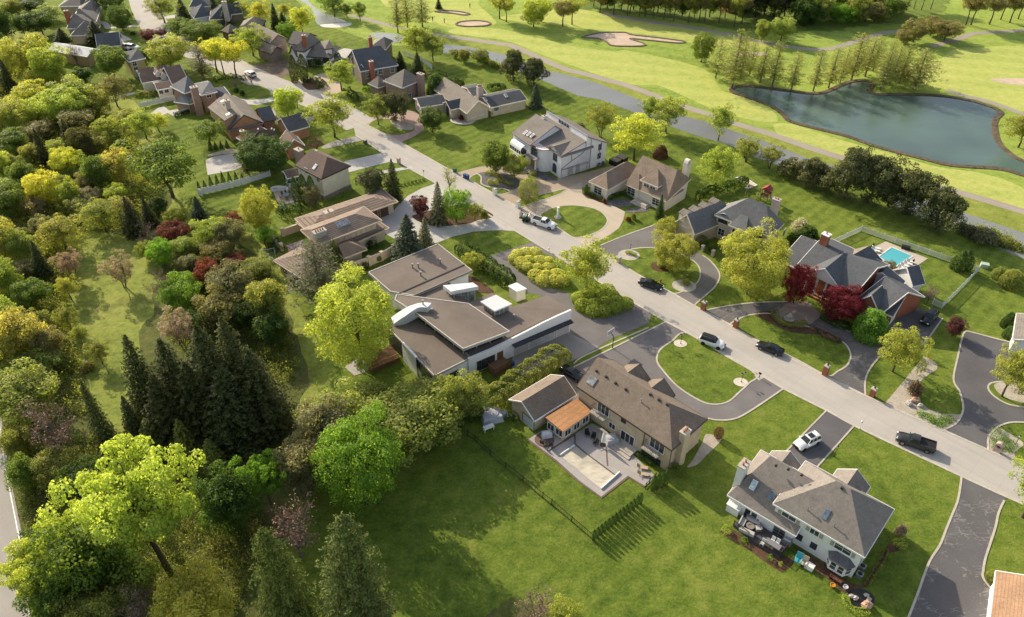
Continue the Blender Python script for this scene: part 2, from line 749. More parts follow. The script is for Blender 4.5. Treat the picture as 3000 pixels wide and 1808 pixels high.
# ------------------------------------------------------------------ one sheet to the horizon
b = MB()
N = 24
ext = 2600
b.grid([[(-ext + 2 * ext * i / N,-400 + (ext + 400) * j / N,0) for i in range(N + 1)] for j in range(N + 1)])
struct(b.build('ground',GR_LAWN))

# golf course beyond the canal
golf = pts_mixed([('2',[(-300,-330),(-150,-60),(20,90),(120,180),(330,250),(470,300),(640,330),(980,330),(1150,340),(1300,368),(1420,395),(1690,500),(1900,545),(2100,600),(2220,650)]),
                  ('3',[(170,745),(380,800),(560,860),(800,940),(1020,1030),(1190,1080),(1400,1130),(1550,1200),(1740,1290),(1990,1370),(2200,1440),(2464,1530),(3000,1700)])])
far = [Vector((420,700,0)),Vector((0,760,0)),Vector((-160,700,0))]
area('golf_course_grass',GR_GOLF,golf + far,.004,smooth=False)
# fairways and greens
area('fairway',GR_FAIR,pts_mixed([('2',[(1020,235),(1200,262),(1460,300),(1700,395),(1850,450),(2100,540),(2350,610)]),
                  ('3',[(60,560),(250,640),(430,720),(600,770),(760,800),(850,790),(800,720),(640,640),(480,590),(420,500),(330,440),(60,370),(-150,330)]),
                  ('2',[(2200,370),(1900,330),(1600,255),(1350,205),(1100,200)])]),.008)
area('fairway',GR_FAIR,pts_mixed([('2',[(560,-40),(640,100),(900,165),(1060,200),(1350,180),(1330,120),(1240,40),(1180,-40)])]),.008)
area('fairway',GR_FAIR,pts_mixed([('2',[(1400,120),(1550,160),(1800,180),(2050,215),(2300,235)]),('3',[(80,240),(320,285),(600,310),(780,320),(820,290),(560,230),(300,175),(0,140),(-250,100),(-500,60)])]),.008)
area('fairway',GR_FAIR,pts_mixed([('3',[(1500,450),(1680,520),(1900,580),(2100,625),(2300,690),(2464,740),(2800,760),(2800,330),(2464,300),(2200,310),(2000,330),(1880,400)])]),.008)
area('fairway',GR_FAIR,pts_mixed([('3',[(900,920),(1150,985),(1500,1085),(1800,1180),(2100,1270),(2464,1370),(2464,1240),(2200,1140),(1900,1095),(1600,1010),(1300,930),(1080,860),(940,815),(820,820)])]),.008)
area('putting_green',GR_GOLF,pts_mixed([('3',[(980,240),(1080,220),(1230,225),(1240,260),(1140,300),(1000,300)])]),.008)
area('shaded_rough',m_grass('shaded_rough_grass',(.06,.10,.018),(.11,.165,.03),(.19,.23,.05),fine=1.2,big=.04),pts_mixed([('3',[(-520,30),(-250,70),(0,98),(300,150),(560,195),(800,205),(1000,210),(1300,190),(1560,150),(1750,150),(1950,70),(1990,-60),(1900,-250),(-400,-250)])]),.006,True,1.0)  # darker grass colour stands in for the shade of the tree belt
# canal bank grass
bank = pts_mixed([('2',[(990,275),(1200,300),(1460,332),(1690,430),(1900,520),(2150,590),(2310,625)]),('3',[(200,700),(400,765),(600,835),(800,895),(1000,965),(1180,1025),(1800,1215),(2200,1325),(2464,1405),(3000,1560),(3000,1720),
                  (2464,1540),(2200,1450),(1990,1380),(1740,1300),(1550,1210),(1400,1140),(1190,1090),(1020,1040),(800,950),(560,870),(380,810),(170,755)]),
                  ('2',[(2220,660),(2100,610),(1900,555),(1690,510),(1420,405),(1300,378),(1150,350),(980,340)])])
area('canal_bank',GR_BANK,bank,.012,smooth=False)
canal = pts_mixed([('2',[(985,322),(1150,338),(1300,366),(1420,393),(1690,500),(1900,547),(2100,602),(2220,650)]),
                   ('3',[(170,745),(380,800),(560,860),(800,940),(1020,1030),(1190,1080),(1400,1130),(1550,1200),(1740,1290),(1990,1372),(2200,1440),(2464,1530),(3000,1690),
                          (3000,1840),(2464,1700),(2230,1600),(2000,1500),(1760,1420),(1650,1380),(1500,1250),(1200,1150),(1000,1105),(830,1080),(700,1030),(510,945),(380,910),(320,890),(210,855)]),
                   ('2',[(2120,720),(1950,690),(1720,590),(1560,530),(1400,480),(1300,425),(1180,385),(980,382)])])
area('canal_water',M_CANAL,canal,.016,smooth=False)
pond = pts_mixed([('3',[(545,590),(570,570),(640,564),(760,576),(860,590),(960,602),(1080,615),(1170,602),(1260,560),(1340,535),(1420,528),(1475,550),(1450,590),(1480,615),(1560,620),(1700,620),(1850,625),(2000,640),(2150,670),
                         (2270,710),(2312,742),(2280,780),(2270,830),(2290,920),(2350,990),(2464,1060),(2800,1160),(2800,1290),(2464,1155),(2300,1110),(2100,1095),(1950,1080),(1750,1030),(1500,965),(1300,895),(1100,845),(930,797),(880,750),(800,695),(650,640),(565,612)])])
area('pond_water',M_POND,pond,.02)
lp = smooth_closed(pond)
ribbon('pond_bank',m_plain('bank_stones',(.13,.10,.07),.95,.1,0,.6,1.2),lp + [lp[0]],1.5,.005,False,.16)
area('upper_pond_water',M_CANAL,gp('2',[(-40,-60),(10,10),(60,55),(150,105),(270,148),(300,168),(180,185),(90,182),(60,150),(30,60),(-80,-20)]),.02)
area('creek_water',M_CANAL,gp('2',[(455,245),(540,238),(650,250),(720,285),(640,310),(560,300),(490,270)]),.02)
area('pale_beach',M_BEACH,gp('2',[(95,180),(180,172),(290,165),(322,172),(290,192),(200,200),(120,196)]),.024)
ribbon('cart_path',M_PATH,pts_mixed([('2',[(870,240),(1000,262),(1200,288),(1400,318),(1480,332),(1690,425),(1790,470),(1900,512),(2000,532),(2150,575),(2310,618)]),('3',[(200,688),(400,752),(600,820),(800,880),(1000,950),(1190,1012),(1500,1110),(1800,1200),(2000,1255),(2200,1310),(2464,1390),(2800,1490)])]),2.9,.024)
ribbon('cart_path',M_PATH,gp('3',[(1960,590),(2050,622),(2250,672),(2420,735),(2600,800)]),2.4,.024)
ribbon('cart_path',M_PATH,gp('3',[(-300,90),(0,140),(280,182),(550,232),(740,275),(950,312),(1100,326),(1220,315),(1340,280),(1460,240),(1560,214),(1700,200),(1850,160)]),2.6,.024)
ribbon('cart_path',M_PATH,gp('3',[(1850,305),(1950,280),(2050,250),(2130,222),(2250,212),(2464,200),(2700,180)]),2.6,.024)
ribbon('cart_path',M_PATH,gp('2',[(300,110),(420,135),(520,165),(600,185),(760,215),(870,240)]),2.4,.024)
for pts in ([(1985,272),(2050,250),(2150,236),(2290,236),(2340,252),(2464,266),(2620,285),(2720,300),(2680,312),(2464,292),(2330,280),(2420,312),(2432,330),(2330,336),(2200,330),(2160,305),(2110,282),(2060,276)],
      [(1075,176),(1110,158),(1220,150),(1300,160),(1322,175),(1280,188),(1180,193),(1100,188)],
      [(925,86),(1000,78),(1100,85),(1172,102),(1130,110),(1050,98)]):
  area('sand_bunker',M_SAND,gp('2',pts),.026)
  lp = smooth_closed(gp('2',pts))
  ribbon('bunker_lip',M_DIRT,lp + [lp[0]],.7,.01,False,.22)
area('sand_bunker',M_SAND,gp('3',[(2235,522),(2330,514),(2464,514),(2620,520),(2620,566),(2464,560),(2350,550)]),.026)
area('sand_bunker',M_SAND,gp('3',[(560,355),(640,340),(760,345),(780,360),(660,368)]),.026)

# meadow and wood floor on the left
area('meadow',GR_MEAD,gp('F',[(-300,-60),(60,40),(150,170),(330,250),(430,460),(520,560),(640,560),(700,690),(750,800),(800,900),(740,980),(600,1060),(500,1200),(400,1500),(-100,1700),(-400,1000)]),.004,True,1.0)
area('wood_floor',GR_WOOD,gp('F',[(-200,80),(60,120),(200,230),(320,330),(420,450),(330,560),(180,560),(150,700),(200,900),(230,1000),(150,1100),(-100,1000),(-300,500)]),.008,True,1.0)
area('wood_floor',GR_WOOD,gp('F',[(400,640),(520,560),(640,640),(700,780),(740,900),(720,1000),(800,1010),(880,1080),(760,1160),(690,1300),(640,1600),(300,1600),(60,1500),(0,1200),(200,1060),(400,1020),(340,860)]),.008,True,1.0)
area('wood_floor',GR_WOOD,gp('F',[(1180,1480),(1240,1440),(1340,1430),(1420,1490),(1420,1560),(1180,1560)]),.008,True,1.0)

# ------------------------------------------------------------------ road
LC = pts_mixed([('S',[(1042,397),(1080,420),(1118.5,447.4),(1175,480),(1272.7,535),(1506.5,674.7),(1607,736),(1859.7,888.6),(1950.6,942),(2012.3,974.7),(2216.9,1091.6),(2294,1138.6),(2420.8,1202),(2502,1247.4),(2622,1304),(2817,1395.7),(2917,1441.6),(3150,1545),(3600,1740)])])
RC = pts_mixed([('S',[(1030,348),(1090,374),(1175.3,418.2),(1302,489.6),(1344,510.7),(1454,572),(1675.3,695.8),(1814,770),(1879,812),(1970,859.4),(2031.8,895),(2145.5,955),(2216.9,1000),(2420.8,1103),(2537.7,1161),(2589.6,1184),(2761.7,1260),(2894.8,1318.8),(3000,1364),(3200,1452),(3700,1660)])])
RZ = .034


def resample(p,n):
  d = [0]
  for a,b_ in zip(p[:-1],p[1:]):
    d.append(d[-1] + (b_ - a).length)
  out = []
  for i in range(n):
    t = d[-1] * i / (n - 1)
    j = max(k for k in range(len(d)) if d[k] <= t + 1e-9)
    j = min(j,len(p) - 2)
    u = (t - d[j]) / max(1e-6,d[j + 1] - d[j])
    out.append(p[j].lerp(p[j + 1],u))
  return out


b = MB()
ls,rs = resample(LC,60),resample(RC,60)
b.grid([[(q.x,q.y,RZ) for q in ls],[(q.x,q.y,RZ) for q in rs]])
struct(b.build('street',M_ROAD))
UP = pts_mixed([('F',[(870,302),(820,272),(770,246),(718,226),(660,205),(600,180),(540,150),(480,128),(430,108),(392,84),(368,55),(350,20),(338,-20),(325,-80)])])
ribbon('street',M_ROAD,UP,9.5,RZ - .004)
# concrete curbs, sides of the street
ribbon('curb',M_CURB,[q for q in LC],.45,RZ - .02,smooth=False,h=.05)
ribbon('curb',M_CURB,[q for q in RC],.45,RZ - .02,smooth=False,h=.05)
# road on the far left
lr = pts_mixed([('11',[(-60,-300),(0,200),(14,300),(52,560),(116,880),(150,1050),(188,1300),(205,1478),(240,1800)])])
b = MB()
b.grid([[(q.x,q.y,.03) for q in lr],[(q.x - 9,q.y - 1,.03) for q in lr]])
struct(b.build('side_road',m_slabs('side_road_concrete',(.36,.33,.30),5,.01,.8)))
M_WHITE = m_plain('white_paint',(.78,.77,.74),.6,.3,0,.08)
ribbon('edge_line',M_WHITE,[q + Vector((-.5,0,0)) for q in lr],.16,.034,smooth=False)
ribbon('centre_line',m_plain('yellow_paint',(.62,.46,.06),.6),[q + Vector((-4.6,0,0)) for q in lr],.16,.034,smooth=False)

# ------------------------------------------------------------------ drives (below the street where they meet it)
DZ = .02


def drive(m,pts,z=DZ,name='driveway',smooth=False):
  return area(name,m,pts,z,smooth)


def curb_line(pts,w=.3,z=DZ,h=.06,name='curb',m=None):
  ribbon(name,m or M_CURB,pts,w,z - .012,smooth=True,h=h)


def island(v,pts,m=None,z=.032,name='lawn_island',curb=True,k=True):
  p = gp(v,pts)
  o = area(name,m or GR_LAWN,p,z)
  if curb:
    c = smooth_closed(p)
    ribbon('curb',M_CURB,c + [c[0]],.3,z - .02,smooth=False,h=.05)
  return o


# white house and cream house
drive(M_TAN,gp('A',[(1000,520),(1030,490),(1060,478),(1150,450),(1250,427),(1400,420),(1560,430),(1640,450),(1700,540),(1800,545),(1970,530),(2200,480),(2500,405),(2500,560),(2300,605),(2020,632),(1960,660),(1690,760),(1600,800),(1560,830)]))
drive(M_TANL,pts_mixed([('6',[(580,890),(625,850),(700,815),(830,765),(985,692),(1110,640),(1110,735),(1150,770),(1200,782),(1290,815),(1380,840),(1455,878),(1440,945),(1405,1010),(1330,1065),(1240,1115),(1100,1170)])]),DZ + .004)
island('6',[(205,612),(265,575),(300,600),(300,650),(330,670),(400,688),(480,695),(528,718),(470,738),(400,732),(330,700),(260,650)])
island('6',[(572,835),(600,790),(660,770),(740,750),(860,720),(985,693),(930,735),(820,775),(720,805),(620,842)])
island('6',[(775,908),(830,868),(900,840),(1000,826),(1100,831),(1200,850),(1270,885),(1312,938),(1300,985),(1250,1030),(1170,1065),(1095,1082),(1035,1082),(960,1035),(860,970)])
area('gravel_bed',M_SLATE,gp('6',[(270,575),(320,560),(420,560),(520,575),(600,620),(610,670),(560,700),(500,695),(400,685),(330,668),(305,645),(300,600)]),.036)
ribbon('bed_edging',M_CURB,smooth_open(gp('6',[(265,572),(300,600),(300,650),(330,670),(400,688),(480,695),(530,715)])),.35,.03,False,.08)
area('gravel_bed',M_SLATE,gp('HG',[(300,750),(420,740),(520,790),(640,850),(560,862),(480,860),(400,840),(330,800)]),.036)
area('planting_bed',M_MULCH,gp('HG',[(940,1000),(1000,1000),(1160,1090),(1240,1130),(1300,1165),(1180,1135),(1060,1090),(960,1050)]),.036)
area('planting_bed',M_SLATE,gp('HG',[(1220,1120),(1340,1085),(1470,1090),(1540,1120),(1520,1160),(1420,1176),(1300,1165)]),.04)
area('planting_bed',M_SLATE,gp('HG',[(1440,1235),(1520,1195),(1640,1180),(1740,1195),(1700,1230),(1560,1245)]),.04)
# white house (right of the canal side) asphalt drives
drive(M_ASPH,gp('B',[(400,330),(490,214),(700,128),(980,28),(1160,10),(1220,150),(1340,262),(1410,300),(1490,362),(1565,470),(1535,570),(1455,650),(1385,710),(1335,757),(1100,760),(560,420)]))
curb_line(gp('B',[(490,214),(700,128),(980,28)]))
curb_line(gp('B',[(1410,300),(1490,362),(1565,470),(1535,570),(1455,650),(1385,710),(1335,757)]))
island('B',[(610,352),(660,300),(720,265),(800,243),(900,234),(1010,238),(1150,270),(1300,335),(1370,395),(1392,470),(1370,540),(1300,600),(1240,625),(1145,645),(1000,570),(840,480)])
# brick house drive with plaza
drive(M_ASPHC,gp('7',[(380,925),(400,910),(560,882),(730,865),(920,860),(1040,870),(1140,960),(1330,1060),(1470,1092),(1580,1005),(1700,930),(1765,900),(1930,970),(1788,1148),(1660,1125),(1570,1180),(1500,1240),(1448,1310),(1422,1380),(1422,1480),(1300,1460),(900,1260),(450,1010)]))
for c in ([(385,914),(560,882),(730,865),(920,860)],[(1140,968),(1330,1062),(1470,1094)],[(1930,970),(1788,1148),(1660,1125)],[(1570,1180),(1500,1240),(1448,1310),(1422,1380),(1422,1480)]):
  curb_line(gp('7',c))
island('7',[(545,1026),(590,975),(680,945),(800,940),(870,985),(940,1012),(1040,1022),(1120,1060),(1200,1095),(1280,1130),(1318,1180),(1325,1230),(1300,1280),(1240,1318),(1172,1346),(1000,1255),(760,1135)])
area('plaza_pavers',m_slabs('plaza_brick_pavers',(.30,.235,.20),.6,.06,.75,-45,.2),gp('7',[(920,862),(1040,858),(1140,952),(1062,1006),(1000,1030),(930,1020),(850,985),(822,940)]),.038,smooth=False)
area('planting_bed',M_MULCH,gp('7',[(690,940),(800,925),(850,990),(930,1025),(1050,1030),(1130,1070),(1060,1075),(930,1060),(820,1010)]),.036)
# far right loops
drive(M_ASPHD,gp('C',[(1720,1118),(1850,1050),(1905,960),(1914,880),(1882,760),(1828,650),(1868,440),(1905,280),(1925,232),(1970,222),(2230,290),(2464,345),(2800,430),(2800,1040),(2464,1040),(2340,1042),(2240,1075),(2165,1140),(2140,1200),(2142,1310),(1900,1240)]))
for c in ([(1720,1118),(1850,1050),(1905,960),(1914,880),(1882,760),(1828,650),(1868,440),(1905,280),(1925,232),(1970,222),(2230,290),(2464,345)],[(2600,1045),(2464,1040),(2340,1042),(2240,1075),(2165,1140),(2140,1200),(2142,1300)]):
  curb_line(gp('C',c))
island('C',[(2140,722),(2160,690),(2220,675),(2350,670),(2500,672),(2700,720),(2700,960),(2464,905),(2330,880),(2230,830),(2160,770)])
area('gravel_bed',M_GRAV,gp('C',[(2210,690),(2290,672),(2400,680),(2600,700),(2650,900),(2464,865),(2330,830),(2240,780),(2195,720)]),.036)
area('gravel_bed',M_GRAV,gp('C',[(1210,868),(1300,760),(1400,640),(1480,540),(1560,440),(1620,470),(1685,515),(1680,560),(1600,610),(1540,660),(1500,760),(1520,850),(1600,920),(1720,960),(1890,970),(1880,1020),(1800,1080),(1720,1110),(1500,1020)]),.01,smooth=False)
area('gravel_bed',M_GRAV,gp('C',[(2145,1290),(2140,1200),(2175,1130),(2225,1090),(2300,1120),(2400,1180),(2460,1240),(2380,1310),(2370,1370)]),.01)
# right bottom drive
drive(M_ASPHC,gp('10',[(2000,440),(1995,480),(1985,560),(1965,660),(1920,770),(1880,870),(1840,970),(1775,1070),(1740,1150),(1680,1320),(1610,1500),(1560,1640),(2200,1640),(2185,1485),(2200,1275),(2150,1205),(2150,1150),(2170,1050),(2235,850),(2260,740),(2300,650),(2400,560),(2200,480)]))
curb_line(gp('10',[(1995,480),(1985,560),(1965,660),(1920,770),(1880,870),(1840,970),(1775,1070),(1740,1150),(1680,1320),(1610,1500)]))
curb_line(gp('10',[(2200,1275),(2150,1205),(2150,1150),(2170,1050),(2235,850),(2260,740),(2300,650)]))
# white house drive
drive(M_ASPHD,gp('S',[(2408,1192),(2421,1203),(2296,1330),(2300,1360),(2380,1400),(2395,1367),(2502,1248),(2520,1240)]))
curb_line(gp('S',[(2421,1203),(2296,1330)]),.25)
curb_line(gp('S',[(2502,1248),(2380,1384)]),.25)
# tan house loop
drive(M_ASPH,gp('S',[(1975,930),(1955,941),(1795,1020),(1680,1076),(1620,1105),(1600,1180),(1800,1260),(1950,1230),(2020,1215),(2074,1226),(2100,1231),(2150,1228),(2200,1203),(2294,1140),(2330,1120),(2240,1060)]))
curb_line(gp('S',[(1955,941),(1795,1020),(1680,1076)]))
curb_line(gp('S',[(2074,1226),(2100,1231),(2150,1228),(2200,1203),(2294,1140)]))
island('S',[(2012,976),(1967,1001),(1938,1021),(1926,1040),(1926,1062),(1944,1088),(1980,1128),(2020,1157),(2064,1180),(2100,1185),(2135,1176),(2165,1150),(2195,1122),(2214,1097),(2120,1040)])
# flat-roofed house drive
drive(M_ASPH,gp('8',[(1290,182),(1640,68),(1900,215),(2500,545),(2464,660),(2200,772),(2100,832),(1990,890),(1900,740),(1880,560),(1740,470),(1590,440),(1500,350)]))
drive(m_slabs('apron_concrete',(.33,.30,.27),3.2,.015,.75),gp('8',[(1480,905),(1890,715),(1915,740),(2105,832),(1932,920),(1800,985),(1600,1060),(1480,1000)]),DZ + .004)
curb_line(gp('8',[(2464,690),(2210,800),(1990,900),(1925,950)]))
o = island('8',[(1660,150),(1560,150),(1480,200),(1500,260),(1640,350),(1740,400),(1880,440),(1920,520),(1950,570),(2060,615),(2150,618),(2260,560),(2368,512),(2200,415),(1900,250),(1750,168)],curb=False)
area('planting_bed',M_MULCH,gp('8',[(1160,320),(1210,330),(1330,410),(1340,440),(1250,440),(1200,420),(1140,370)]),.01)
# prairie house drive
drive(M_CONC,gp('A',[(860,570),(820,590),(720,625),(600,690),(540,745),(450,850),(340,900),(380,1020),(600,1150),(870,1112),(1000,1060),(1200,1012),(1430,1000),(1600,1010),(1500,900)]))
area('planting_bed',M_MULCH,gp('A',[(640,880),(700,850),(900,800),(1150,770),(1340,840),(1360,885),(1230,910),(1150,940),(900,965),(740,940)]),.036)
drive(M_CONC,gp('A',[(400,290),(370,302),(180,345),(40,375),(-40,440),(60,480),(150,456),(430,385),(560,405),(600,390)]))
ribbon('garden_path',M_CONC,gp('A',[(640,432),(560,445),(500,455),(360,480),(150,530)]),1.4,.03)
# drives further up the street
drive(M_PINK,gp('2',[(315,880),(345,862),(470,850),(560,835),(640,815),(700,800),(775,800),(815,840),(845,935),(775,985),(690,1022),(640,1060),(480,980)]))
drive(M_PINK,gp('HE',[(1020,1430),(1260,1400),(1480,1390),(1600,1340),(1800,1400),(1500,1470),(1200,1500)]))
island('2',[(445,905),(480,872),(530,860),(600,862),(690,880),(770,915),(765,945),(700,968),(630,975),(560,960),(490,935)],curb=False)
area('gravel_bed',M_GRAV,gp('2',[(600,870),(680,880),(765,915),(750,938),(690,938),(640,920)]),.036)
drive(M_CONCG,gp('HD',[(2270,590),(2370,650),(1830,770),(1780,760),(1800,730),(1960,660)]))
drive(M_CONCG,gp('HD',[(1035,212),(1090,180),(1130,270),(1230,335),(1480,330),(1620,300),(1720,330),(1620,370),(1450,420),(1370,470),(1280,440),(1100,320)]))
drive(M_CONC,gp('HC',[(1610,560),(1640,540),(1760,590),(1900,605),(2100,590),(2200,570),(2260,610),(2160,640),(1980,680),(1850,670),(1700,620)]))
island('HC',[(1610,490),(1680,420),(1850,395),(2000,400),(2120,440),(2180,500),(2130,570),(1980,600),(1830,600),(1700,550)],curb=False)
drive(M_CONCG,gp('HC',[(1780,300),(1900,230),(2080,250),(2200,330),(2330,350),(2200,400),(1950,370)]))
area('dirt_lot',M_DIRT,gp('HB',[(1180,960),(1500,880),(1720,870),(1740,1060),(1480,1130),(1280,1080)]),.02)
drive(m_slabs('plaza_beige',(.50,.40,.31),1.2,.04,.85),gp('HB',[(1600,1230),(1760,1180),(2030,1110),(2200,1060),(2320,1080),(2464,1200),(2464,1330),(2200,1400),(1990,1330),(1720,1250)]))
island('HB',[(1900,1210),(1960,1170),(2100,1160),(2210,1200),(2220,1240),(2100,1290),(1990,1300),(1920,1260)],m=M_MULCH,curb=False)
drive(M_CONC,gp('HE',[(700,480),(880,400),(1060,430),(1000,500),(860,560),(720,560)]))
drive(M_CONC,gp('HA',[(700,180),(720,90),(840,95),(810,190),(760,215)]))
ribbon('garden_path',M_CONC,gp('HA',[(800,320),(860,330),(900,370),(910,400)]),2.0,.024)
drive(M_CONC,gp('HA',[(850,400),(1000,385),(1300,365),(1400,380),(1300,390),(900,420)]))
drive(M_CONC,gp('HA',[(890,470),(960,455),(1060,460),(1270,575),(1090,605),(980,570)]))
drive(M_CONC,gp('HA',[(1480,240),(1700,235),(1900,215),(1960,250),(1800,270),(1560,265)]))
drive(M_CONC,gp('HA',[(1630,350),(1830,350),(1980,330),(2000,360),(1800,380),(1650,390)]))
drive(M_CONC,gp('HA',[(1120,690),(1350,680),(1420,740),(1200,760)]))
# courts and patios of the left side
drive(M_CONC,gp('HD',[(110,930),(240,880),(480,840),(580,860),(700,1000),(530,1080),(140,1150),(120,1020)]),.03,'patio')
drive(M_TANL,gp('HD',[(130,860),(320,800),(480,765),(620,800),(590,830),(330,850),(160,885)]),.032,'patio')
drive(M_TAN,gp('HJ',[(250,110),(420,20),(600,60),(640,230),(380,295),(300,250)]),.03,'patio')
area('planting_bed',M_MULCH,gp('HJ',[(650,600),(560,690),(420,700),(440,640),(560,610)]),.03)
drive(M_CONC,gp('HC',[(560,720),(640,700),(720,760),(860,740),(1000,730),(1060,760),(900,830),(800,850),(700,800),(500,860),(450,800)]),.03,'patio')
ribbon('garden_path',M_CONC,gp('HC',[(0,560),(120,530),(300,490),(480,450)]),1.5,.03)
area('planting_bed',M_GRAV,gp('HF',[(710,660),(780,620),(900,640),(1020,655),(990,690),(880,712),(760,708)]),.02)
ribbon('bed_edging',m_plain('edging_stone',(.5,.46,.40),.9),smooth_open(gp('HF',[(690,650),(720,690),(780,712),(880,718),(980,700),(1040,660)])),.5,.02,False,.3)
DBG = 0
# ------------------------------------------------------------------ house builder
GLASS = m_glass('window_glass')
GLASSB = m_glass('skylight_glass',(.10,.14,.19),.12)
FRAMEW = m_plain('white_frame',(.82,.81,.79),.6,.3,0,.06)
FRAMED = m_plain('dark_frame',(.05,.045,.04),.6,.3,0,.1)
FRAMEG = m_plain('grey_frame',(.22,.22,.23),.6,.3,0,.1)
METAL = m_plain('galvanised_metal',(.42,.42,.43),.35,.5,.8,.15)
DARKM = m_plain('dark_metal',(.03,.03,.032),.5,.4,.4,.2)


class House:
  def __init__(s,name,label,base,wall,roof,trim=FRAMEW,cat='house'):
    """base: world point"""
    s.o = thing(name,label,cat,(base.x,base.y,0))
    s.off = (base.x,base.y,0)
    s.wall,s.roof,s.trim = wall,roof,trim

  def add(s,name,b,m,parent=None):
    o = b.build(name,m,parent or s.o,s.off)
    return o

  # a wing is a rectangle of eaves with a ridge; the three picked points are eave corners
  def wing(s,v,p1,p2,p3,ez,rz=None,r1=None,r2=None,ridge='x',ends=('gable','gable'),W=None,L=None,oh=.45,rf=.5,
             ez2=None,z0=0.0,rv=None,wall=None,roof=None,trim=True,names=('wall','roof'),ins0=None,ins1=None):
    rv = rv or v
    ez2 = ez if ez2 is None else ez2
    a = g(v,*p1,ez)
    c = g(v,*p2,ez)
    ex = (c - a)
    ex.z = 0
    LL = ex.length if L is None else L
    ex.normalize()
    ey = Vector((-ex.y,ex.x,0))
    if p3 is not None:
      d = g(v,*p3,ez2) - c
      wy = d.dot(ey)
    else:
      wy = 1.0
    if wy < 0:
      ey,wy = -ey,-wy
    if p3 is None and isinstance(W,(int,float)) and W < 0:
      ey = -ey
    WW = abs(W) if W is not None else wy
    return s.raw(a,ex,ey,LL,WW,ez,rz,r1,r2,ridge,ends,oh,rf,ez2,z0,rv,wall,roof,trim,names,ins0,ins1)

  def raw(s,a,ex,ey,L,W_,ez,rz=None,r1=None,r2=None,ridge='x',ends=('gable','gable'),oh=.45,rf=.5,ez2=None,z0=0.0,
      rv=None,wall=None,roof=None,trim=True,names=('wall','roof'),ins0=None,ins1=None):
    ez2 = ez if ez2 is None else ez2
    a = Vector((a.x,a.y,0))
    w = {'a': a,'ex': ex,'ey': ey,'L': L,'W': W_,'ez': ez,'oh': oh,'z0': z0}

    def P(u,v_,z):
      return a + ex * u + ey * v_ + Vector((0,0,z))
    w['P'] = P
    # ridge in (s,t): s along ridge, t across
    swap = ridge == 'y'
    Ls,Wt = (W_,L) if swap else (L,W_)

    def Q(s_,t_,z):
      return P(t_,s_,z) if swap else P(s_,t_,z)
    zs,ins = [],[0.0,Ls]
    for i,rp in enumerate((r1,r2)):
      if rp is None:
        continue
      d = ray(rv,*rp)
      nrm = ex if swap else ey
      o0 = a + nrm * (Wt * rf)
      t = (o0 - Vector((0,0,CAM_H))).dot(nrm) / d.dot(nrm)
      pt = Vector((0,0,CAM_H)) + d * t
      zs.append(pt.z)
      if ends[i] == 'hip':
        ins[i] = (pt - a).dot(ey if swap else ex)
    if rz is None:
      rz = sum(zs) / len(zs)
    for i in (0,1):
      if ends[i] == 'hip' and (r1,r2)[i] is None:
        ins[i] = Wt * .5 if i == 0 else Ls - Wt * .5
    ins = [ins[0] if ins0 is None else ins0,ins[1] if ins1 is None else ins1]
    ins[0] = max(0.0,min(ins[0],Ls * .9))
    ins[1] = max(ins[0] + .05,min(ins[1],Ls))
    w['rz'] = rz
    if DBG:
      print('WING',s.o.name,'L %.1f W %.1f ez %.1f rz %.2f ins %.1f %.1f' % (L,W_,ez,rz,*ins),[round(z,1) for z in zs])
    e = [Q(0,0,ez),Q(Ls,0,ez),Q(Ls,Wt,ez2),Q(0,Wt,ez2)]
    r0,r9 = Q(ins[0],Wt * rf,rz),Q(ins[1],Wt * rf,rz)
    th = Vector((0,0,-.24))
    top = [[e[0],e[1],r9,r0],[e[2],e[3],r0,r9]]
    bnd = [(e[0],e[1])]
    if ends[1] == 'hip':
      top.append([e[1],e[2],r9])
      bnd.append((e[1],e[2]))
    else:
      bnd += [(e[1],r9),(r9,e[2])]
    bnd.append((e[2],e[3]))
    if ends[0] == 'hip':
      top.append([e[3],e[0],r0])
      bnd.append((e[3],e[0]))
    else:
      bnd += [(e[3],r0),(r0,e[0])]
    b = MB()
    flip = (ex.x * ey.y - ex.y * ey.x < 0) != swap
    for f in top:
      b.face(f[::-1] if flip else f)
      f2 = [p + th for p in f]
      b.face(f2 if flip else f2[::-1])
    for p,q in bnd:
      b.face([p,p + th,q + th,q] if not flip else [q,q + th,p + th,p])
    w['roof'] = s.add(names[1],b,roof or s.roof)
    # ridge caps
    # walls with gable tops
    ow = oh
    hs = (rz - ez) / max(.1,Wt * rf)
    hs2 = (rz - ez2) / max(.1,Wt * (1 - rf))
    wz1 = ez - .16 + hs * ow * .6
    wz2 = ez2 - .16 + hs2 * ow * .6
    b = MB()
    g0 = ow if ends[0] == 'hip' else ow * .8
    g1 = ow if ends[1] == 'hip' else ow * .8
    c = [(g0,ow),(Ls - g1,ow),(Ls - g1,Wt - ow),(g0,Wt - ow)]
    zt = [wz1,wz1,wz2,wz2]
    for i in range(4):
      j = (i + 1) % 4
      b.face([Q(*c[i],z0),Q(*c[j],z0),Q(*c[j],zt[j]),Q(*c[i],zt[i])])
    for i,s_ in ((0,g0),(1,Ls - g1)):
      if ends[i] != 'hip':
        b.face([Q(s_,ow,wz1),Q(s_,Wt - ow,wz2),Q(s_,Wt * rf,rz - .3)])
    w['wall'] = s.add(names[0],b,wall or s.wall)
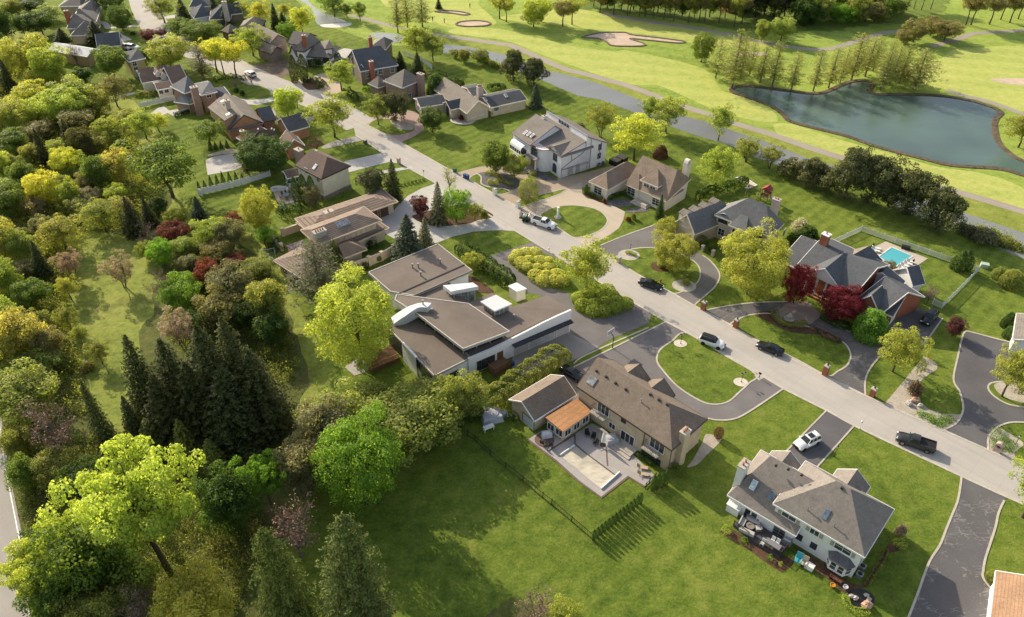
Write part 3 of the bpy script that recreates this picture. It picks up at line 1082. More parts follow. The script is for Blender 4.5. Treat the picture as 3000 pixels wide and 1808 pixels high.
    if trim:
      b = MB()
      for p,q in bnd:
        d = (q - p)
        n = Vector((d.y,-d.x,0))
        if n.length < 1e-5:
          continue
        n.normalize()
        mid = (p + q) / 2
        cen = Q(Ls / 2,Wt / 2,0)
        if n.dot(Vector((mid.x - cen.x,mid.y - cen.y,0))) < 0:
          n = -n
        p_,q_ = p + n * .05,q + n * .05
        up,dn = Vector((0,0,.03)),Vector((0,0,-.26))
        b.face([p_ + dn,q_ + dn,q_ + up,p_ + up])
        b.face([p_ + up,q_ + up,q - n * .06 + up,p - n * .06 + up])
      s.add('gutter' if all(k == 'hip' for k in ends) else 'fascia',b,trim if not isinstance(trim,bool) else s.trim)
    w['Q'] = Q
    return w

  def side(s,w,k):
    """wall plane k: 0 at v=0, 1 at u=L, 2 at v=W, 3 at u=0 -> origin, along, outward"""
    oh = w['oh']
    a,ex,ey = w['a'],w['ex'],w['ey']
    if k == 0:
      return a + ey * oh,ex,-ey
    if k == 1:
      return a + ex * (w['L'] - oh * .8),ey,ex
    if k == 2:
      return a + ey * (w['W'] - oh),ex,ey
    return a + ex * oh * .8,ey,-ex

  def hit(s,w,k,v,x,y):
    o,al,n = s.side(w,k)
    d = ray(v,x,y)
    c = Vector((0,0,CAM_H))
    t = (o - c).dot(n) / d.dot(n)
    return c + d * t,al,n

  def win(s,w,k,v,pts,ww=1.1,hh=1.4,cols=2,rows=1,frame=None,name='window',arch=False,sh=None,pane=None):
    for p in pts:
      c,al,n = s.hit(w,k,v,*p)
      s.window(c,al,n,ww,hh,cols,rows,frame,name,arch,sh,pane)

  def wat(s,w,k,uz,ww=1.1,hh=1.4,cols=2,rows=1,frame=None,name='window',arch=False,sh=None,pane=None):
    o,al,n = s.side(w,k)
    for u,z in uz:
      s.window(o + al * u + Vector((0,0,z)),al,n,ww,hh,cols,rows,frame,name,arch,sh,pane)

  def window(s,c,al,n,ww,hh,cols=2,rows=1,frame=None,name='window',arch=False,sh=None,pane=None):
    fm = frame or s.trim
    up = Vector((0,0,1))
    b = MB()
    t,d0,d1 = .09,.01,.07

    def rect(u0,u1,z0,z1,da,db):
      q = [c + al * u + up * z for u,z in ((u0,z0),(u1,z0),(u1,z1),(u0,z1))]
      f = [x + n * db for x in q]
      k = [x + n * da for x in q]
      b.face(f)
      for i in range(4):
        j = (i + 1) % 4
        b.face([k[i],k[j],f[j],f[i]])
    hw,hz = ww / 2,hh / 2
    rect(-hw - t,hw + t,-hz - t,-hz,d0,d1 + .04)
    rect(-hw - t,hw + t,hz,hz + t,d0,d1)
    rect(-hw - t,-hw,-hz,hz,d0,d1)
    rect(hw,hw + t,-hz,hz,d0,d1)
    for i in range(1,cols):
      u = -hw + ww * i / cols
      rect(u - .03,u + .03,-hz,hz,d0,d1 - .01)
    for i in range(1,rows):
      z = -hz + hh * i / rows
      rect(-hw,hw,z - .025,z + .025,d0,d1 - .02)
    if arch:
      pts = [(math.cos(PI * i / 8) * (hw + t),hz + t + math.sin(PI * i / 8) * hw) for i in range(9)]
      pin = [(math.cos(PI * i / 8) * (hw - .02),hz + t + math.sin(PI * i / 8) * (hw - t)) for i in range(9)]
      for i in range(8):
        q = [pts[i],pts[i + 1],pin[i + 1],pin[i]]
        b.face([c + al * u + up * z + n * d1 for u,z in q])
      b.face([c + al * pts[0][0] + up * pts[0][1] + n * .01,c + al * pts[8][0] + up * pts[8][1] + n * .01,c + al * pts[8][0] + up * pts[8][1] + n * d1,c + al * pts[0][0] + up * pts[0][1] + n * d1])
    o = s.add(name,b,fm)
    b = MB()
    b.face([c + al * u + up * z + n * .025 for u,z in ((-hw,-hz),(hw,-hz),(hw,hz),(-hw,hz))])
    if arch:
      b.face([c + al * u + up * z + n * .03 for u,z in [(math.cos(PI * i / 8) * (hw - .02),hz + t + math.sin(PI * i / 8) * (hw - t)) for i in range(9)]])
    s.add('pane',b,pane or GLASS,o)
    if sh:
      for sg in (-1,1):
        b = MB()
        u0 = sg * (hw + t + .3)
        q = [c + al * (u0 + du) + up * dz + n * .05 for du,dz in ((-.24,-hz),(.24,-hz),(.24,hz),(-.24,hz))]
        b.face(q)
        for i in range(4):
          j = (i + 1) % 4
          b.face([q[i] - n * .05,q[j] - n * .05,q[j],q[i]])
        s.add('shutter',b,sh)

  def door(s,w,k,v,pts,ww=1.0,hh=2.1,m=None,panels=2,name='door',frame=None):
    for p in pts:
      c,al,n = s.hit(w,k,v,*p)
      s.doorat(Vector((c.x,c.y,hh / 2 + .05)),al,n,ww,hh,m,panels,name,frame)

  def doorat(s,c,al,n,ww,hh,m=None,panels=4,name='garage_door',frame=None):
    up = Vector((0,0,1))
    b = MB()
    hw,hz = ww / 2,hh / 2
    k = panels
    for i in range(k):
      z0,z1 = -hz + hh * i / k + .02,-hz + hh * (i + 1) / k - .02
      q = [c + al * u + up * z + n * .06 for u,z in ((-hw,z0),(hw,z0),(hw,z1),(-hw,z1))]
      b.face(q)
      for a_ in range(4):
        j = (a_ + 1) % 4
        b.face([q[a_] - n * .05,q[j] - n * .05,q[j],q[a_]])
    o = s.add(name,b,m or FRAMEW)
    b = MB()
    for u0,u1,z0,z1 in ((-hw - .12,-hw - .01,-hz,hz + .12),(hw + .01,hw + .12,-hz,hz + .12),(-hw - .01,hw + .01,hz + .01,hz + .12)):
      q = [c + al * u + up * z + n * .08 for u,z in ((u0,z0),(u1,z0),(u1,z1),(u0,z1))]
      b.face(q)
      for a_ in range(4):
        j = (a_ + 1) % 4
        b.face([q[a_] - n * .08,q[j] - n * .08,q[j],q[a_]])
    s.add('door_frame',b,frame or s.trim,o)

  def chimney(s,v,x,y,z,sx,sy,ztop,rz=0.0,m=None,zb=0.0,flues=2,cap=None,flue=None):
    """(x, y) is where the middle of the shaft is seen at height z"""
    p = g(v,x,y,z)
    b = MB()
    b.box((p.x,p.y,(zb + ztop) / 2),(sx,sy,ztop - zb),rz)
    o = s.add('chimney',b,m or s.wall)
    b = MB()
    b.box((p.x,p.y,ztop + .07),(sx + .2,sy + .2,.18),rz)
    s.add('chimney_cap',b,cap or M_STONE,o)
    for i in range(flues):
      u = (i - (flues - 1) / 2) * (max(sx,sy) / max(2,flues)) * .8
      dx,dy = (u,0) if sx >= sy else (0,u)
      c_,s_ = math.cos(rz),math.sin(rz)
      b = MB()
      b.lathe([(.16,0),(.14,.32),(.18,.36),(.18,.42)],(p.x + dx * c_ - dy * s_,p.y + dx * s_ + dy * c_,ztop + .16),8)
      s.add('flue',b,flue or m_plain('clay_flue',(.35,.14,.08),.9),o)
    return p

  def roof_pt(s,w,v,x,y):
    """point of the wing's roof seen at (x, y) on its first slope (v=0 side), with the slope's frame"""
    Q = w['Q']
    swap = (Q(1,0,0) - Q(0,0,0)).dot(w['ey']) > .9
    Wt = w['L'] if swap else w['W']
    al = w['ey'] if swap else w['ex']
    ac = w['ex'] if swap else w['ey']
    sl = (w['rz'] - w['ez']) / (Wt / 2)
    n = (Vector((0,0,1)) - ac * sl).normalized()
    o = Q(0,0,w['ez'])
    d = ray(v,x,y)
    c = Vector((0,0,CAM_H))
    t = (o - c).dot(n) / d.dot(n)
    return c + d * t,al,n,al.cross(n).normalized()

  def skylight(s,w,v,pts,sx=.9,sy=1.4,m=None,frame=None):
    for p in pts:
      c,al,n,dn = s.roof_pt(w,v,*p)
      b = MB()
      q = [c + al * (i * sx / 2) + dn * (j * sy / 2) + n * .14 for i,j in ((-1,-1),(1,-1),(1,1),(-1,1))]
      b.face(q)
      for a_ in range(4):
        j = (a_ + 1) % 4
        b.face([q[a_] - n * .14,q[j] - n * .14,q[j],q[a_]])
      o = s.add('skylight',b,frame or FRAMEG)
      b = MB()
      b.face([c + al * (i * sx * .42) + dn * (j * sy * .42) + n * .15 for i,j in ((-1,-1),(1,-1),(1,1),(-1,1))])
      s.add('pane',b,m or GLASSB,o)

  def vents(s,w,v,pts,kind='pipe',m=None):
    for p in pts:
      c,al,n,dn = s.roof_pt(w,v,*p)
      b = MB()
      if kind == 'pipe':
        b.tube(c - Vector((0,0,.2)),c + Vector((0,0,.75)),.07,.07,8)
        b.tube(c + Vector((0,0,.7)),c + Vector((0,0,.85)),.14,.12,8)
      else:
        b.box(c + Vector((0,0,.12)),(.38,.38,.3),math.atan2(al.y,al.x),taper=.8)
      s.add('vent_pipe' if kind == 'pipe' else 'roof_vent',b,m or (METAL if kind == 'pipe' else FRAMED))

  def slab(s,pts,th,name='roof',m=None,walls=None,wm=None,z0=0.0,inset=.3,fascia=None):
    """pts: 3d points of a roof deck; th thick; walls: closed wall below"""
    b = MB()
    a = sum(pts[i].x * pts[(i + 1) % len(pts)].y - pts[(i + 1) % len(pts)].x * pts[i].y for i in range(len(pts)))
    if a < 0:
      pts = pts[::-1]
    b.face(pts)
    b.face([p - Vector((0,0,th)) for p in pts[::-1]])
    n = len(pts)
    if not fascia:
      for i in range(n):
        j = (i + 1) % n
        d = Vector((0,0,th))
        b.face([pts[i] - d,pts[j] - d,pts[j],pts[i]])
    o = s.add(name,b,m or s.roof)
    if fascia:
      f = MB()
      for i in range(n):
        j = (i + 1) % n
        d = (pts[j] - pts[i])
        nn = Vector((d.y,-d.x,0)).normalized() * .03
        dn,up = Vector((0,0,th)),Vector((0,0,.07))
        f.face([pts[i] + nn - dn,pts[j] + nn - dn,pts[j] + nn + up,pts[i] + nn + up])
        f.face([pts[i] + nn + up,pts[j] + nn + up,pts[j] - nn * 5 + up,pts[i] - nn * 5 + up])
        f.face([pts[i] - nn * 5 + up,pts[j] - nn * 5 + up,pts[j] - nn * 5 - up,pts[i] - nn * 5 - up])
      s.add('fascia',f,fascia)
    if walls:
      cen = sum(pts,Vector()) / n
      q = [p + (cen - p).normalized() * inset for p in pts]
      b = MB()
      b.prism([(p.x,p.y) for p in q],z0,[p.z - th for p in q],cap=False)
      s.add('wall',b,wm or s.wall)
    return o


def dirs(w):
  return math.atan2(w['ex'].y,w['ex'].x)
# ------------------------------------------------------------------ house materials
SH_BRN = m_shingle('brown_shingle',(.225,.178,.14))
SH_GRYB = m_shingle('grey_brown_shingle',(.25,.22,.195))
SH_CHAR = m_shingle('charcoal_shingle',(.115,.12,.13))
SH_BLUE = m_shingle('blue_grey_shingle',(.19,.192,.195))
SH_DBLUE = m_shingle('dark_blue_shingle',(.085,.09,.10))
SH_UMB = m_shingle('umber_shingle',(.175,.125,.10))
SH_TAUPE = m_shingle('taupe_shingle',(.25,.215,.18))
SH_GREY = m_shingle('mid_grey_shingle',(.22,.195,.17))
TILE_BR = m_tile('brown_roof_tile',(.30,.225,.175),.19)
TILE_TAN = m_tile('tan_roof_tile',(.32,.245,.185),.19)
MEMB = m_asphalt('flat_roof_membrane',(.18,.148,.125))
BRICK_TAN = m_brick('tan_brick',(.52,.42,.30),(.46,.40,.32))
BRICK_RED = m_brick('red_brick',(.33,.11,.06),(.36,.24,.18))
BRICK_ORG = m_brick('orange_brick',(.40,.22,.125),(.42,.28,.2))
BRICK_PNK = m_brick('pink_brick',(.34,.23,.18),(.38,.30,.25))
BRICK_GRY = m_brick('grey_brick',(.25,.20,.17),(.28,.24,.21))
SID_WHITE = m_siding('white_siding',(.82,.81,.79))
SID_CREAM = m_siding('cream_siding',(.74,.69,.56))
SID_TAN = m_siding('tan_siding',(.42,.30,.18))
SID_YEL = m_siding('yellow_siding',(.55,.45,.24))
STUC_W = m_plain('white_stucco',(.82,.81,.82),.85,.2,0,.07,1)
STUC_CR = m_plain('cream_stucco',(.76,.69,.58),.9,.2,0,.08,.8)
STUC_BG = m_plain('beige_stucco',(.68,.55,.41),.9,.2,0,.12,.8)
STONE_G = m_brick('buff_stone',(.52,.44,.34),(.48,.43,.36))
BROWNW = m_plain('brown_wood',(.20,.10,.045),.7,.3,0,.3,2)
BROWNT = m_plain('brown_trim',(.10,.07,.05),.7)
WHITEM = m_tile('white_standing_seam',(.74,.74,.75),.5,.85)
COPPER = m_tile('copper_panels',(.56,.285,.13),.12,.82)
ZINC = m_plain('blue_zinc',(.42,.5,.52),.4,.5,.3,.12)
GREYT = m_plain('grey_trim',(.24,.23,.24),.7)

# ---------------- tan brick house with patio (foreground)
A = House('brick_house','long tan brick house with copper porch roof and covered pool behind',g('E',1400,900),BRICK_TAN,SH_BRN,BROWNT)
wa = A.wing('E',(885,375),(1925,1075),(2345,755),5.5,r1=None,r2=(1895,560),ends=('gable','hip'))
RZA = math.atan2(wa['ex'].y,wa['ex'].x)
# two cross gables to the street side
for px,py,dz in ((1475,205,7.2),(1680,412,7.3)):
  p = g('E',px,py,dz)
  u = (p - wa['a']).dot(wa['ex'])
  A.raw(wa['P'](u - 2.6,wa['W'] * .55,0),wa['ex'],wa['ey'],5.2,wa['W'] * .45 + .9,5.3,rz=dz,ridge='y',ends=('gable','gable'),oh=.35)
A.skylight(wa,'E',[(1055,318)],1.5,1.5,m_glass('milky_skylight',(.22,.23,.24),.2))
A.vents(wa,'E',[(1105,215),(1208,278),(1312,347),(1422,415),(1690,470),(1783,528),(1872,580)],'box')
A.vents(wa,'E',[(1590,555)])
A.win(wa,0,'E',[(1180,622)],2.3,2.1,3,1,FRAMEW)
A.win(wa,0,'E',[(1400,745)],.8,.9,1,1,FRAMED)
A.win(wa,0,'E',[(1275,808)],1.2,1.1,2,1,FRAMEW)
A.win(wa,0,'E',[(1440,945)],2.6,2.1,3,1,FRAMEW)
A.win(wa,0,'E',[(1765,1020)],2.6,2.0,3,1,FRAMEW)
A.win(wa,0,'E',[(1700,1150)],3.4,1.1,4,1,FRAMED)
A.wat(wa,2,[(4,1.6),(8,1.6),(14,1.6),(4,4.2),(8,4.2),(14,4.2),(18,4.2)],1.2,1.5)
A.chimney('E',2072,868,7.4,1.5,1.0,7.4,RZA + PI / 2,BRICK_TAN,0,3)
# balconies
for px,py,wd in ((1150,700,3.0),(1720,1090,3.0)):
  c,al,n = A.hit(wa,0,'E',px,py)
  c = Vector((c.x,c.y,2.9)) + n * .0
  b = MB()
  b.box(c + n * .65 + Vector((0,0,-.1)),(wd,1.3,.2),RZA)
  o = A.add('balcony',b,M_STONE)
  b = MB()
  for i in range(11):
    q = c + al * (-wd / 2 + wd * i / 10) + n * 1.25
    b.tube(q,q + Vector((0,0,1.0)),.025,.025,4)
  for e in (-1,1):
    for i in range(5):
      q = c + al * (e * wd / 2) + n * (.05 + 1.2 * i / 4)
      b.tube(q,q + Vector((0,0,1.0)),.025,.025,4)
    b.tube(c + al * (e * wd / 2) + Vector((0,0,1)),c + al * (e * wd / 2) + n * 1.25 + Vector((0,0,1)),.035,.035,4)
  b.tube(c + al * (-wd / 2) + n * 1.25 + Vector((0,0,1)),c + al * (wd / 2) + n * 1.25 + Vector((0,0,1)),.035,.035,4)
  A.add('railing',b,FRAMED,o)
# back step of the terrace door
c,al,n = A.hit(wa,0,'E',1430,990)
b = MB()
b.box(Vector((c.x,c.y,.2)) + n * 1.0,(4.6,2.0,.4),RZA)
b.box(Vector((c.x,c.y,.1)) + n * 2.3,(4.9,.6,.2),RZA)
A.add('step',b,M_STONE)
for p in ((1620,890),(1912,1090)):
  c,al,n = A.hit(wa,0,'E',p[0],p[1] + 60)
  b = MB()
  b.box(Vector((c.x,c.y,2.6)) + n * .06,(.1,.1,5.0),RZA)
  A.add('downspout',b,BROWNT)
# garage wing
wb = A.wing('E',(430,760),(890,470),(1015 - 410,250),2.9,r1=(290,545),ends=('gable','gable'),trim=FRAMEW)
A.door(wb,3,'E',[(365,770)],2.6,2.2,m_plain('pale_blue_door',(.45,.50,.54),.6))
# copper porch roof
p4 = [g('E',548,716,3.0),g('E',740,872,2.5),g('E',1058,652,2.5),g('E',895,508,3.0)]
A.slab(p4,.16,'porch_roof',COPPER,True,BRICK_TAN,inset=.35)
cen = sum(p4,Vector()) / 4
q = [p + (cen - p).normalized() * .35 for p in p4]
for a_,b_,n_ in ((0,1,2),(1,2,3)):
  al = (q[b_] - q[a_])
  al.z = 0
  L_ = al.length
  al.normalize()
  n = Vector((al.y,-al.x,0))
  if n.dot(q[a_] - cen) < 0:
    n = -n
  for i in range(n_):
    c = q[a_] + al * (L_ * (i + .5) / n_)
    A.window(Vector((c.x,c.y,1.35)),al,n,1.3,1.3,2,1,FRAMEW)

# ---------------- white two storey house (bottom right)
B = House('white_house','white two storey house with shutters, bay window and railed back deck',g('D',900,800),SID_WHITE,SH_GRYB,FRAMEW)
w0 = B.wing('D',(460,550),(1220,997),(1472,600),5.6,r1=(985,358),r2=(1100,430),ends=('hip','hip'))
RZB = dirs(w0)
SHUT = m_plain('grey_green_shutter',(.33,.34,.29),.7)
B.win(w0,0,'D',[(597,650)],2.0,1.2,2,1,FRAMEW,sh=SHUT)
B.win(w0,0,'D',[(808,782)],1.2,1.2,2,1,FRAMEW,sh=SHUT)
B.win(w0,0,'D',[(1040,920)],2.2,1.3,2,2,FRAMEW,sh=SHUT)
B.win(w0,0,'D',[(680,825)],.75,1.0,1,1,FRAMED)
B.win(w0,0,'D',[(797,897)],.75,1.0,1,1,FRAMED)
B.wat(w0,1,[(3,4.2),(7,4.2),(3,1.5),(7,1.5)],1.2,1.4)
B.wat(w0,2,[(3,4.2),(7,4.2),(11,4.2)],1.2,1.4,sh=SHUT)
B.skylight(w0,'D',[(902,636)],.75,1.5)
B.vents(w0,'D',[(748,605),(965,740)])
B.vents(w0,'D',[(1030,425)],'box')
# one and a half storey wing with catslide
w1 = B.wing('D',(85,480),(652,822),(352,100),2.9,r1=(440,157),r2=(800,360),ends=('hip','gable'),rf=.62,ez2=4.6)
B.skylight(w1,'D',[(304,396)],.8,1.5,m_glass('bright_skylight',(.42,.52,.55),.2),FRAMEW)
B.skylight(w1,'D',[(455,485)],.8,1.5)
B.vents(w1,'D',[(488,240),(590,270),(700,318)],'box')
B.win(w1,0,'D',[(255,625),(303,650)],.95,2.0,1,1,FRAMEW)
B.win(w1,0,'D',[(512,782)],1.6,2.0,2,3,m_plain('taupe_frame',(.33,.29,.26),.7))
B.chimney('D',222,240,7.4,1.9,1.0,7.8,RZB + PI / 2,SID_WHITE,0,2)
# front gables toward the street
for px,py,dz,wd,out in ((1152,277,7.0,5.0,None),(600,127,5.4,5.2,None)):
  p = g('D',px,py,dz)
  u = (p - w0['a']).dot(w0['ex'])
  v_ = (p - w0['a']).dot(w0['ey'])
  B.raw(w0['P'](u - wd / 2,w0['W'] * .55,0),w0['ex'],w0['ey'],wd,v_ - w0['W'] * .55 + .3,dz - 1.9,rz=dz,ridge='y',ends=('gable','gable'),oh=.35)
# bay window with its own hip roof
c,al,n = B.hit(w0,0,'D',1005,1060)
c = Vector((c.x,c.y,0))
b = MB()
hw = [(-1.7,0),(-1.05,1.1),(1.05,1.1),(1.7,0)]
b.prism([((c + al * u + n * v_).x,(c + al * u + n * v_).y) for u,v_ in hw],.5,2.5)
bo = B.add('bay',b,SID_WHITE)
b = MB()
hr = [(-2.0,-.05),(-1.25,1.4),(1.25,1.4),(2.0,-.05)]
lo = [c + al * u + n * v_ + Vector((0,0,2.52)) for u,v_ in hr]
hi = [c + al * u + Vector((0,0,3.4)) for u in (-.9,.9)]
b.face([lo[0],lo[1],hi[0]]).face([lo[1],lo[2],hi[1],hi[0]]).face([lo[2],lo[3],hi[1]]).face(lo[::-1])
B.add('bay_roof',b,SH_CHAR,bo)
for i in range(3):
  a_,b_ = (c + al * hw[i][0] + n * hw[i][1]),(c + al * hw[i + 1][0] + n * hw[i + 1][1])
  d = (b_ - a_)
  L_ = d.length
  d.normalize()
  nn = Vector((d.y,-d.x,0))
  if nn.dot(n) < 0:
    nn = -nn
  k = 2 if i == 1 else 1
  for j in range(k):
    B.window(a_ + d * (L_ * (j + .5) / k) + Vector((0,0,1.6)),d,nn,min(.95,L_ * .7 / k),1.35,1,2,FRAMEW)

# ---------------- flat roofed modern house
C = House('modern_house','sprawling white modern house with flat brown roofs and four garage doors',g('HK',1100,800),STUC_W,MEMB,STUC_W)


def kk(pts):
  return [g('HK',x,y,z) for x,y,z in pts]


GRYF = m_plain('pale_fascia',(.50,.47,.43),.7)
C.slab(kk([(100,345,4.7),(825,50,4.7),(1183,330,4.7),(575,588,4.7),(330,545,4.7)]),.45,'roof',MEMB,True,STUC_W,inset=.9,fascia=GRYF)
C.slab(kk([(405,575,4.3),(890,372,4.3),(1010,545,4.3),(1145,668,4.3),(800,625,4.3)]),.4,'roof',MEMB,True,STUC_W,inset=.5)
C.slab(kk([(395,572,5.6),(1142,668,5.6),(1568,958,5.6),(1085,1140,6.0),(600,770,5.8),(375,632,5.6)]),.5,'roof',MEMB,fascia=GRYF)
C.slab(kk([(285,900,3.7),(560,785,3.7),(1000,1060,3.7),(1165,1232,3.7),(785,1420,3.7),(612,1240,3.7),(465,1085,3.7)]),.35,'roof',MEMB,False,fascia=GRYF)
C.slab(kk([(1145,668,4.2),(1380,556,4.2),(1480,620,4.2),(1600,700,4.2),(1950,582,4.2),(2208,735,4.6),(1900,845,4.2),(1540,1030,3.9),(1165,1228,3.7),(1000,1060,3.7)]),.35,'roof',MEMB,False)
# clerestory under the middle roof
b = MB()
q = kk([(460,600,5.5),(1130,690,5.5),(1500,955,5.5),(1085,1100,5.6),(600,740,5.5)])
b.prism([(p.x,p.y) for p in q],3.6,5.3,cap=False)
C.add('clerestory_window',b,GLASS)
b = MB()
for i in range(len(q)):
  a_,b_ = q[i],q[(i + 1) % len(q)]
  k = max(2,int((b_ - a_).length / 2.2))
  for j in range(k):
    p = a_.lerp(b_,j / k)
    b.box((p.x,p.y,4.55),(.16,.16,1.6))
C.add('mullion',b,m_plain('tan_mullion',(.45,.38,.28),.7))
# long front wall, its top line sagging in a curve; the four garages are in it
line = [((1164,1232),4.0),((1350,1132),4.0),((1540,1034),4.25),((1720,935),4.6),((1900,843),5.0),((2060,785),5.15),((2208,737),5.2)]
fw = [g('HK',x,y,z) for (x,y),z in line]
base0,base1 = g('HK',1152,1400,0),g('HK',2180,985,0)
dirf = (fw[-1] - fw[0])
dirf.z = 0
dirf.normalize()
o0 = Vector((fw[0].x,fw[0].y,0))
nf = Vector((dirf.y,-dirf.x,0))
if nf.y > 0:
  nf = -nf
b = MB()
us = [(p - o0).dot(dirf) for p in fw]
us[0] -= .5
for i in range(len(us) - 1):
  for dn in (0,-.35):
    b.face([o0 + dirf * us[i] + nf * dn,o0 + dirf * us[i + 1] + nf * dn,o0 + dirf * us[i + 1] + nf * dn + Vector((0,0,fw[i + 1].z)),o0 + dirf * us[i] + nf * dn + Vector((0,0,fw[i].z))])
  b.face([o0 + dirf * us[i] + Vector((0,0,fw[i].z)),o0 + dirf * us[i + 1] + Vector((0,0,fw[i + 1].z)),o0 + dirf * us[i + 1] - nf * .35 + Vector((0,0,fw[i + 1].z)),o0 + dirf * us[i] - nf * .35 + Vector((0,0,fw[i].z))])
p = o0 + dirf * us[-1]
b.face([p,p - nf * .35,p - nf * .35 + Vector((0,0,5.2)),p + Vector((0,0,5.2))])
C.add('wall',b,STUC_W)
Lf = us[-1]


def on_front(x,y):
  d = ray('HK',x,y)
  cc = Vector((0,0,CAM_H))
  t = (o0 - cc).dot(nf) / d.dot(nf)
  return cc + d * t


gd = m_siding('white_garage_door',(.58,.56,.56),.5)
for x,y in ((1685,1135),(1845,1055),(1978,985),(2110,915)):
  c = on_front(x,y)
  C.doorat(Vector((c.x,c.y,1.2)),dirf,nf,3.2,2.4,gd,4,frame=STUC_W)
a_,b_ = on_front(1592,1112),on_front(2198,800)
b = MB()
mid = (a_ + b_) / 2
b.box(Vector((mid.x,mid.y,2.95)) + nf * .5,((b_ - a_).length,1.0,.25),math.atan2(dirf.y,dirf.x))
C.add('canopy',b,m_plain('dark_canopy',(.05,.05,.06),.7))
for x,y,ww_,hh_,cl in ((1320,1260,3.6,2.1,4),):
  c = on_front(x,y)
  C.window(Vector((c.x,c.y,1.35)),dirf,nf,ww_,hh_,cl,1,m_plain('brown_frame',(.16,.10,.07),.7))
c = on_front(1467,1200)
C.doorat(Vector((c.x,c.y,1.25)),dirf,nf,1.0,2.3,BROWNW,1,'door',BROWNW)
# end wall of the garage and walls behind the flat decks
b = MB()
p0,p1 = o0 + dirf * (Lf - .02),g('HK',1950,582,4.2)
p2,p3 = g('HK',1600,700,4.2),g('HK',1480,620,4.2)
pp = [(p.x,p.y) for p in (p0 - nf * .2,p1,p2,p3,g('HK',1380,556,4.2),g('HK',1145,668,4.2))]
b.prism([pp[0],pp[1],pp[2],pp[3],pp[4],pp[5],(o0.x - nf.x * .3,o0.y - nf.y * .3)],0,3.8,cap=False)
C.add('wall',b,STUC_W)
# curved lower white wall at the left with its window band
lw = [(303,930),(465,1090),(612,1245),(700,1330),(785,1425)]
cv = [g('HK',x,y,3.75) for x,y in lw]
back = [g('HK',1150,1240,3.7),g('HK',560,785,3.7)]
b = MB()
for p,q in zip((cv + back)[:2][:-1],(cv + back)[1:2]):
  b.face([Vector((p.x,p.y,0)),Vector((q.x,q.y,0)),Vector((q.x,q.y,3.4)),Vector((p.x,p.y,3.4))])
C.add('glazed_wall',b,m_plain('dark_glazed_wall',(.07,.07,.075),.4,.5))
b = MB()
for p,q in ((cv[2],cv[3]),(cv[3],cv[4])):
  b.face([Vector((p.x,p.y,0)),Vector((q.x,q.y,0)),Vector((q.x,q.y,3.4)),Vector((p.x,p.y,3.4))])
C.add('window_band',b,GLASS)
b = MB()
for p,q in ((cv[4],back[0]),(back[1],cv[0])):
  b.face([Vector((p.x,p.y,0)),Vector((q.x,q.y,0)),Vector((q.x,q.y,3.4)),Vector((p.x,p.y,3.4))])
C.add('wall',b,STUC_W)
c = cv[4].lerp(back[0],.45)
al = (back[0] - cv[4])
al.z = 0
al.normalize()
C.window(Vector((c.x,c.y,1.5)),al,Vector((al.y,-al.x,0)),3.0,2.0,3,1,m_plain('brown_frame',(.16,.10,.07),.7))
b = MB()
seg = smooth_open([g('HK',465,1085,3.9),g('HK',540,1165,3.9),g('HK',612,1243,3.9)],4)
for i in range(len(seg) - 1):
  a_,c_ = seg[i],seg[i + 1]
  d = (c_ - a_).normalized()
  n = Vector((d.y,-d.x,0))
  if n.x > 0:
    n = -n
  b.face([Vector((a_.x,a_.y,0)) + n * .3,Vector((c_.x,c_.y,0)) + n * .3,Vector((c_.x,c_.y,4.3)) + n * .3,Vector((a_.x,a_.y,4.3)) + n * .3])
  b.face([Vector((a_.x,a_.y,4.3)) + n * .3,Vector((c_.x,c_.y,4.3)) + n * .3,Vector((c_.x,c_.y,4.3)) - n * .1,Vector((a_.x,a_.y,4.3)) - n * .1])
for i,(x0,x1) in enumerate((((612,1243),(700,1340)),((700,1340),(790,1432)))):
  a_,c_ = g('HK',*x0,1.2),g('HK',*x1,1.2)
seg2 = smooth_open([g('HK',612,1243,3.9),g('HK',640,1330,2.4),g('HK',705,1420,1.2),g('HK',780,1475,.8)],5)
for i in range(len(seg2) - 1):
  a_,c_ = seg2[i],seg2[i + 1]
  b.face([Vector((a_.x,a_.y,0)),Vector((c_.x,c_.y,0)),Vector((c_.x,c_.y,c_.z * .45 + .3)),Vector((a_.x,a_.y,a_.z * .45 + .3))])
C.add('curved_wall',b,STUC_W)
# curved white roof fin
top = [(340,815,4.2),(400,770,4.9),(470,725,5.6),(540,690,6.3),(610,668,6.7),(690,655,6.8),(757,664,6.8)]
inn = [(365,880,4.2),(420,840,4.9),(490,795,5.6),(560,745,6.3),(615,712,6.7),(660,705,6.8),(710,715,6.8)]
t3 = [g('HK',*p) for p in top]
i3 = [g('HK',*p) for p in inn]
b = MB()
b.grid([t3,i3])
b.grid([i3,[p - Vector((0,0,min(2.2,max(.5,p.z - 3.7)))) for p in i3]])
b.grid([t3,[p - Vector((0,0,min(2.2,max(.5,p.z - 3.7)))) for p in t3]])
b.face([t3[-1],i3[-1],i3[-1] - Vector((0,0,1.2)),t3[-1] - Vector((0,0,1.2))])
C.add('curved_roof',b,WHITEM)
